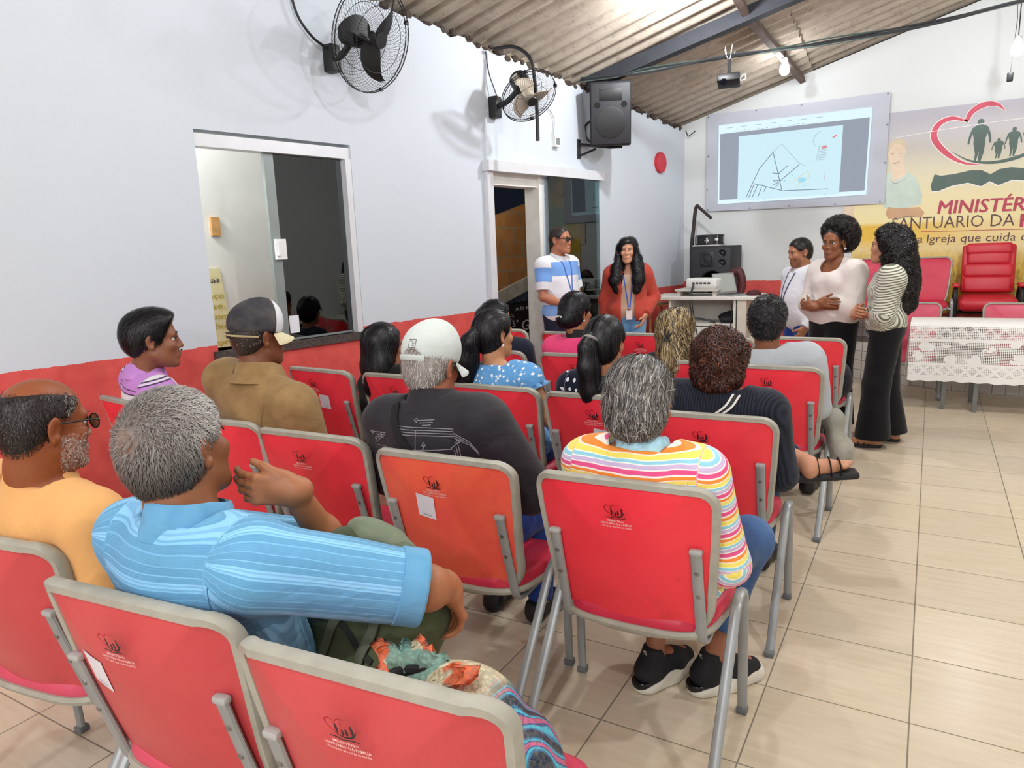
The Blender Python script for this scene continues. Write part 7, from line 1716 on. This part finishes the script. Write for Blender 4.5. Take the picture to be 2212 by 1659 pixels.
# woman in the red blazer
P = stander('woman with long wavy black hair in a rust red blazer', (-2.60, 6.77), -160, 1.625, True, '#cc977a', hyaw=-6, hs=1.0, w=1.02, arms={1: lambda s: (s+V(.075, -.04, -.26), s+V(.06, .03, -.49), ((0, .1, -1), (-1, 0, 0), (15, 20, 15))), -1: lambda s: (s+V(-.095, -.06, -.24), s+V(-.0, .09, -.40), ((.25, .3, -.8), (1, 0, 0), (20, 25, 15)))})
P.build_body(P.tone, .0042, '#b06a60'); trousers(P, JEAN_L, (.094, .068, .056), h=.007)
shirt(P, cloth('beige_top', '#b99a82', bump=.35), .006, .010, seed=23, bust=1, name='top', neckcut=-.03); S0 = P.S
BZ = cloth('rust_blazer', '#b8483a', bump=.4)
S = Solid()
for sd in (-1, 1): P.sleeve(S, sd, (.072, .060, .048), 1.93)
P.torso(S, .026, 1.02, 1.05, P.sw, 0, 1, hip=1.05)
S.box(P.tp(0, .16, .45), (.066, .17, .36), .02, P.T, .01, 's'); S.cut(P.nb+V(0, .01, -.01), (0, -.2, 1), .12, .01); S.noise = wave_noise(24, .005, 26); bz = solid_obj(S, 'blazer', BZ, P.root, .006, pcf=P.pc)
for sx in (-1, 1):
    P.S = S; vs, fs = wrap_ribbon(S, [P.tp(sx*.062, .4, .95), P.tp(sx*.088, .4, .78), P.tp(sx*.083, .4, .6), P.tp(sx*.072, .4, .46)], -P.T[:, 1], .040, .004, 6, .004); MB().add(vs, fs).build('lapel', mat('blazer_lapel', '#ad4032', .8), bz)
lanyard(P, mat('lanyard_royal', '#3158b0', .6), .40, '#e7d9dc', bx=-.012, S=S0)
S = Solid(); h = P.hp; k = P.hs
S.ell(h(0, -.02, .042), V(.088, .105, .092), P.HR, .02); S.ell(h(0, -.05, -.03), V(.092, .07, .09), P.HR, .03)
for sx in (-1, 1): S.chain([h(sx*.07, .0, .03), h(sx*.083, .01, -.07), h(sx*.100, .04, -.17), h(sx*.11, .075, -.28), h(sx*.095, .085, -.37)], [.030, .036, .050, .052, .03], .03)
S.chain([h(0, -.075, -.05), h(0, -.115, -.2), h(0, -.12, -.33)], [.08, .075, .06], .05); S.cut(h(0, .062, .055), P.HR@V(0, .9, -.42), .12, .012); S.ell(h(0, .10, -.025), V(.066, .080, .112), P.HR, .012, 's'); S.noise = wave_noise(10, .008, 38, (1, 1, .8))
hair_obj(S, P.root, .006, HAIR, '#0d0b0d', [dict(n=3200, flow=flow_down(P, 0, .5), length=.11, steps=9, width=.0034, jit=.3, curl=.006, curl_n=1.3, lift=.006, pal=BLACK_P)]); P.eyes()
for sd in (1, -1): make_shoe(P, P.legj[sd][2], (sd*.2, 1, 0), m_shoe)

# man in white shirt
P = stander('man in a white shirt and lanyard looking down beside the back wall', (-1.02, 7.02), 132, 1.555, False, '#a87355', hyaw=-4, hpitch=-10, hs=1.0, w=1.10, sw=.195, arms={1: lambda s: (s+V(.055, .0, -.27), s+V(.05, .13, -.47), ((0, .5, -.8), (-1, 0, 0), (20, 25, 15))), -1: lambda s: (s+V(-.06, -.02, -.26), s+V(-.03, .11, -.44), ((.3, .35, -.8), (1, 0, 0), (25, 30, 20)))})
b3 = P
P.build_body(P.tone, .0045, '#8f5d4e', extra=lambda v, c: np.where((((q := (v-b3.hc)@b3.HR)[:, 2] < -.045) & (q[:, 1] > .03) & (q[:, 2] > -.12))[:, None], c*.62, c)); trousers(P, BLUE_T, (.10, .076, .064))
WH = cloth('white_shirt', '#dfe0e6', bump=.45); shirt(P, WH, .006, .024, ((2, .078, .066, .05), (1.6, .078, .066, .055)), belly=.06, seed=25, w=1.08, low=-.05)
P.collar(mat('white_collar', '#e0e1e7', .8), .070, .045); lanyard(P, mat('lanyard_navy', '#2a3560', .6), .34, '#e4e6ea', bx=.02, reel=False)
S = P.cap_hair(.009, .062, .062, -.065, tilt=.5); hair_obj(S, P.root, .006, HAIR, '#17120f', [dict(n=1800, flow=flow_down(P, 0, -.6), length=.016, steps=3, width=.002, jit=.4, lift=.004, pal=pal_mix('#17120f', '#2b221d', '#0e0b0a'))]); P.eyes()
for sd in (1, -1): make_shoe(P, P.legj[sd][2], (sd*.2, 1, 0), m_shoe)

# woman with afro hair in white top
def crossed(P_sw, z=-.245):
    return {1: lambda s: (s+V(.035, .05, -.265), s+V(-.20, .205, z), ((-.95, .12, .1), (0, -1, -.2), (25, 35, 25))), -1: lambda s: (s+V(-.035, .05, -.265), s+V(.19, .235, z-.03), ((.95, .05, .1), (0, -1, .1), (25, 35, 25)))}
P = stander('woman with an afro puff in an off-white top and black trousers with folded arms', (-.655, 6.22), 146, 1.635, True, '#8a5638', hyaw=12, hpitch=-4, hs=1.02, w=1.12, sw=.175, arms=crossed(0, -.235))
P.build_body(P.tone, .0042, '#7d4240'); trousers(P, cloth('black_crepe', '#121114', bump=.4), (.115, .105, .125), .97, name='wide_trousers', top=.13)
shirt(P, cloth('offwhite_knit', '#ded6cf', bump=.45, foldscale=7), .006, .020, ((1.35, .088, .082, .066), (1.35, .088, .082, .066)), bust=1, seed=26, name='top', low=.05, noise=(.006, 20), w=1.1, neckcut=-.035)
S = P.cap_hair(.004, .052, .055, -.06, tilt=.4); hair_obj(S, P.root, .006, HAIR, '#100c0c', [dict(n=1000, flow=flow_down(P, 0, 1.), length=.05, steps=4, width=.002, jit=.15, pal=BLACK_P)], name='hair')
S = Solid(); S.ell(P.hp(-.015, -.055, .085), V(.118, .105, .105)*1.02, P.HR, .03); S.ell(P.hp(-.03, -.11, .03), V(.095, .08, .10), P.HR, .05); S.cut(P.hp(0, .018, .075), P.HR@V(0, 1, -.5), .25, .03); S.noise = wave_noise(12, .007, 110)
hair_obj(S, P.root, .007, HAIR, '#120e0d', [dict(n=5200, flow=lambda q: P.B.grad(q), length=.035, steps=8, width=.0024, jit=1.2, curl=.005, curl_n=2, lift=.016, pal=pal_mix('#120e0d', '#1f1917', '#2f2723'))], name='afro_puff'); P.eyes()
for sx in (-1, 1): MB().ball(P.hp(sx*.086, -.008, -.045), .010, 10).build('earring', m_pearl, P.root)
for sd in (1, -1): make_shoe(P, P.legj[sd][2], (sd*.2, 1, 0), m_shoe)
MB().tube([P.J[1][2]+unit(P.J[1][1]-P.J[1][2])*.02+frame_from(unit(P.J[1][1]-P.J[1][2]))@V(.027*math.cos(a), .024*math.sin(a), 0) for a in np.linspace(0, 2*PI, 17)[:-1]], .004, 6, closed=True).build('bracelet', m_gold, P.root)

# woman with long curly hair
P = stander('woman with long curly black hair in a striped blouse and wide black trousers', (-.262, 5.93), 93, 1.60, True, '#b98363', hyaw=-6, hs=1.0, w=1.04, sw=.172, arms=crossed(0, -.255), stance=.115, feet=((.0, .05), (.0, -.07)), foot_dir=(.15, 1))
P.build_body(P.tone, .0042, '#a65650'); trousers(P, cloth('black_crepe', '#121114'), (.105, .098, .122), 1.0, name='wide_trousers', top=.115, seat=(.19, .135, .13))
def ol(n, p, q):
    x, y, z = n.xyz(q); sl = n.m('GREATER_THAN', x, 5); co = n.m('ADD', n.m('MULTIPLY', n.m('ADD', x, n.m('MULTIPLY', y, .6)), n.m('SUBTRACT', 1.0, sl)), n.m('MULTIPLY', n.m('ADD', n.m('MULTIPLY', x, .40), n.m('MULTIPLY', z, .85)), sl)); return stripes(n, n.m('ADD', co, n.m('MULTIPLY', n.noise(p, 8, 2), .012)), [(0, '#d6d5c8'), (.5, '#6a6a58'), (.92, '#c9c8ba')], .017)
OL = cloth('olive_striped_blouse', ol, bump=.45, foldscale=10); shirt(P, OL, .0055, .018, ((1.25, .078, .070, .052), (1.25, .078, .070, .052)), bust=1, seed=27, name='blouse', noise=(.006, 26), low=.04)
P.collar(mat('olive_collar', '#a6a594', .8, var=.3, vs=80), .062, .040)
q = P.pel+V(0, 0, .105); MB().tube([q+V(.158*math.cos(a), .118*math.sin(a), 0) for a in np.linspace(0, 2*PI, 41)[:-1]], .016, 8, ry=.006, closed=True).build('belt', m_blk, P.root)
MB().box(q+V(-.02, .118, -.016), q+V(.02, .128, .016), .003).build('belt_buckle', m_gold, P.root); MB().box(q+V(-.10, .105, -.17), q+V(-.085, .118, -.03), .003).build('hanging_tag', mat('tag_blue', '#a9bdd2'), P.root)
lanyard(P, mat('lanyard_print', '#3f68ad', .6, var=.5, vs=60), .25, '#6f93bd', bx=.0, reel=False)
S = Solid(); h = P.hp
S.ell(h(0, -.035, .045), V(.112, .118, .100), P.HR, .03); S.ell(h(0, -.085, -.07), V(.135, .095, .14), P.HR, .05); S.ell(h(0, -.12, -.22), V(.135, .085, .15), P.HR, .06); S.ell(h(0, -.135, -.36), V(.10, .07, .12), P.HR, .06); S.cut(h(0, .045, .05), P.HR@V(0, .9, -.42), .14, .012); S.ell(h(0, .10, -.045), V(.085, .085, .12), P.HR, .012, 's'); S.noise = wave_noise(14, .010, 60)
hair_obj(S, P.root, .007, HAIR, '#0e0b0c', [dict(n=5600, flow=flow_down(P, 0, .4), length=.11, steps=14, width=.0034, jit=.45, curl=.0085, curl_n=2.6, lift=.012, pal=pal_mix('#0d0b0c', '#1a1516', '#2d2524', w=[.6, .3, .1]))]); P.eyes()
for sd in (1, -1):
    an = P.legj[sd][2]; d = unit((sd*.15, 1, 0)); f = V(an[0], an[1], 0); S = Solid(); S.chain([f-d*.03+V(0, 0, .012), f+d*.07+V(0, 0, .012), f+d*.16+V(0, 0, .012)], [.042, .046, .036], .03); S.cut(f+V(0, 0, .022), (0, 0, 1), .4); S.cut(f+V(0, 0, .001), (0, 0, -1), .4); o = solid_obj(S, 'sandal', mat('sandal_black', '#1c1b1c'), P.root, .005)
    for t, w_ in ((.06, .048), (.10, .042)): MB().tube([f+d*t+V(0, 0, .015)+np.cross(d, (0, 0, 1))*w_, f+d*t+V(0, 0, .058)+np.cross(d, (0, 0, 1))*w_*.5, f+d*t+V(0, 0, .062), f+d*t+V(0, 0, .058)-np.cross(d, (0, 0, 1))*w_*.5, f+d*t+V(0, 0, .015)-np.cross(d, (0, 0, 1))*w_], .010, 8, ry=.003, up=d).build('strap', mat('sandal_black', '#1c1b1c'), o)

# ------------------------------------------------------------------ bags
def bag_cloth(name, c1, c2, bump=.7): return cloth(name, lambda n, p, q: n.mix(n.mapr(n.noise(p, 9, 5), .35, .7), lin(c1), lin(c2)), bump=bump, foldscale=12)
GRN = bag_cloth('olive_canvas', '#48523a', '#5e6849'); PALEG = bag_cloth('pale_olive_canvas', '#6c7560', '#828b74')
bp = empty('backpack', (-1.135, 1.20, .575), 0, 'olive green canvas backpack on the lap of the man in light blue', 'backpack')
S = Solid(); Rb = Rx(-18)@Rz(-10)@Ry(14); S.box((0, 0, .12), (.20, .10, .135), .07, Rb, .03); S.box((.03, -.105, .07), (.15, .045, .085), .035, Rb, .02); S.ell((-.06, .04, .25), (.09, .07, .07), None, .05); S.noise = wave_noise(31, .008, 28)
solid_obj(S, 'body', GRN, bp, .007)
S2 = Solid(); S2.ell((-.02, .06, .275), (.085, .055, .06), Ry(20), .03); S2.ell((.05, .07, .25), (.06, .05, .05), None, .04); S2.noise = wave_noise(32, .008, 45); solid_obj(S2, 'top_flap', PALEG, bp, .006)
for pts in ([(-.16, .10), (-.02, .155), (.15, .12)], [(-.12, .03), (.03, .06), (.15, .02)]):
    vs, fs = wrap_ribbon(S, [(x, -.4, z) for x, z in pts], (0, 1, 0), .014, .003, 8, .002); z_ = MB().add(vs, fs).build('zip', mat('zip_dark', '#23271f', .6), bp)
for dx in (-.01, .11): vs, fs = wrap_ribbon(S, [(dx+.02, -.4, .20), (dx, -.4, .10), (dx-.03, -.4, .0)], (0, 1, 0), .026, .006, 8, .003); MB().add(vs, fs).build('webbing_strap', mat('webbing', '#5d6550', .8), bp)
MB().box((.075, -.185, .055), (.125, -.155, .10), .008).build('buckle', mat('buckle_dark', '#30342e', .4), bp)
MB().tube(spline([(.05, -.02, .27), (.12, .0, .32), (.16, .03, .27), (.15, .05, .20)], 8), .016, 8, ry=.004).build('grab_handle', mat('webbing', '#5d6550'), bp)
# patterned bag on the near chair
pb = empty('patterned_bag', (-.765, 1.0, .47), 0, 'colourful patterned cloth bag tied with black cord on the nearest chair', 'bag')
m, n = newmat('patterned_cloth'); p = n.obj(); q = n.attr('cloth')
w_ = n.noise(p, 7, 3, .5, 'Color'); vc = n.voro(n.mix(.12, p, w_), 9, 'Color'); hue = n.xyz(vc)[0]; pat = n.ramp(hue, [(0, '#d9cfae'), (.22, '#cfc7a2'), (.40, '#e0d6bd'), (.52, '#d9683e'), (.62, '#b9a988'), (.74, '#7fa89a'), (.86, '#d6cba8')])
x, y, z = n.xyz(p); fe = n.m('SINE', n.m('MULTIPLY', n.m('ADD', n.m('MULTIPLY', x, 1.3), n.m('MULTIPLY', n.noise(p, 5, 2), .25)), 130)); blue = n.ramp(n.mapr(fe, -1, 1), [(0, '#14233c'), (.3, '#1f6f9e'), (.55, '#38b6cf'), (.8, '#2d4f8c'), (.92, '#c45a86')])
c = n.mix(n.mapr(n.m('ADD', x, n.m('MULTIPLY', n.m('SUBTRACT', n.noise(p, 8, 2), .5), .1)), .10, .13), pat, blue); c = n.mix(n.mapr(n.m('ADD', z, n.m('MULTIPLY', n.m('SUBTRACT', n.noise(p, 10, 2), .5), .12)), .296, .302), c, lin('#e8683a'))
scal = n.voro(p, 95); c = n.mix(n.mapr(scal, .35, .6, 0, .35), c, lin('#6a6a58')); n.fin(n.bsdf(c, .45, spec=.5, normal=n.bump(n.m('ADD', n.noise(p, 16, 4, .6, dist=1), n.m('MULTIPLY', scal, -.12)), .6, .02))); PATT = m
S = Solid(); S.ell((0, -.01, .10), (.205, .16, .13), None, .03); S.ell((.12, .0, .12), (.12, .13, .11), None, .05); S.ell((-.1, .03, .15), (.12, .11, .10), None, .05); S.ell((.03, .03, .23), (.10, .08, .06), None, .05); S.cut((0, 0, .012), (0, 0, -1), .5); S.noise = wave_noise(33, .014, 26); solid_obj(S, 'body', PATT, pb, .006)
m_crd = mat('cord_black', '#131214', .8); nk = V(-.055, -.035, .0)
vs = []; nn = 48                                     # gathered neck with a ragged mouth above the tie
for i in range(nn):
    a = 2*PI*i/nn; pl_ = 1+.16*math.sin(7*a)+.08*math.sin(17*a+1)
    for r_, z_ in ((.10, .205), (.060, .245), (.038, .270), (.052, .292), (.085*(1+.25*math.sin(3*a+1)), .305+.014*math.sin(5*a)+.006*math.sin(23*a)), (.070*(1+.2*math.sin(3*a+1)), .300+.012*math.sin(5*a))):
        vs.append(nk+V(math.cos(a)*r_*pl_*1.25, math.sin(a)*r_*pl_, z_))
MB().add(vs, [(6*i+j, 6*((i+1) % nn)+j, 6*((i+1) % nn)+j+1, 6*i+j+1) for i in range(nn) for j in range(5)]).build('gathered_mouth', PATT, pb, angle=None)
MB().tube([nk+V(.05*math.cos(a), .041*math.sin(a), .270) for a in np.linspace(0, 2*PI, 25)[:-1]], .010, 8, closed=True).build('black_cord', m_crd, pb)
for pts in ([(-.055, -.085, .272), (-.075, -.125, .25), (-.10, -.165, .18), (-.115, -.18, .12)], [(-.05, -.085, .272), (-.02, -.13, .245), (.0, -.17, .17), (.005, -.185, .10)], [(-.05, -.085, .272), (-.01, -.12, .30), (.015, -.13, .275), (-.045, -.09, .268)]):
    MB().tube(spline(pts, 6), .010, 8, ry=.004).build('black_cord', m_crd, pb)
MB().ball((-.052, -.088, .272), V(.020, .016, .016), 12).build('knot', m_crd, pb)
# grey jacket hung at the side of the fourth row aisle chair
gb = empty('grey_jacket', (-.40, 4.22, .40), 0, 'grey folded jacket hanging beside the seat of the grey sweater man', 'jacket'); S = Solid(); S.ell((.0, 0, .05), (.05, .13, .15), Ry(-10), .04); S.ell((.03, -.06, -.06), (.05, .10, .12), Ry(12), .05); S.ell((-.03, .02, .16), (.07, .10, .04), None, .05); S.noise = wave_noise(35, .012, 26); solid_obj(S, 'folds', bag_cloth('grey_khaki', '#8f8c80', '#a5a296'), gb, .007)
# black bag on the floor under the aisle, water bottle in a hand is left to the row it stands in
S = Solid(); S.ell((0, 0, .11), (.10, .12, .11), None, .03); S.ell((.0, .03, .2), (.07, .08, .06), None, .05); S.cut((0, 0, .0), (0, 0, -1), .4); S.noise = wave_noise(36, .008, 30); o = solid_obj(S, 'black_handbag', bag_cloth('black_nylon_bag', '#17161a', '#222126'), None, .007); o.location = (-.52, 5.36, .45); tag(o, 'black bag on the seat of the aisle chair in the front row', 'bag')
gr = empty('green_roll', (-3.02, 6.05, .90), 0, 'pale green tube beside the man in the polo', 'tube'); MB().tube([(-.10, .10, -.06), (.06, -.10, .05)], .042, 16).build('tube', mat('mint_plastic', '#7fd0a8', .45), gr)
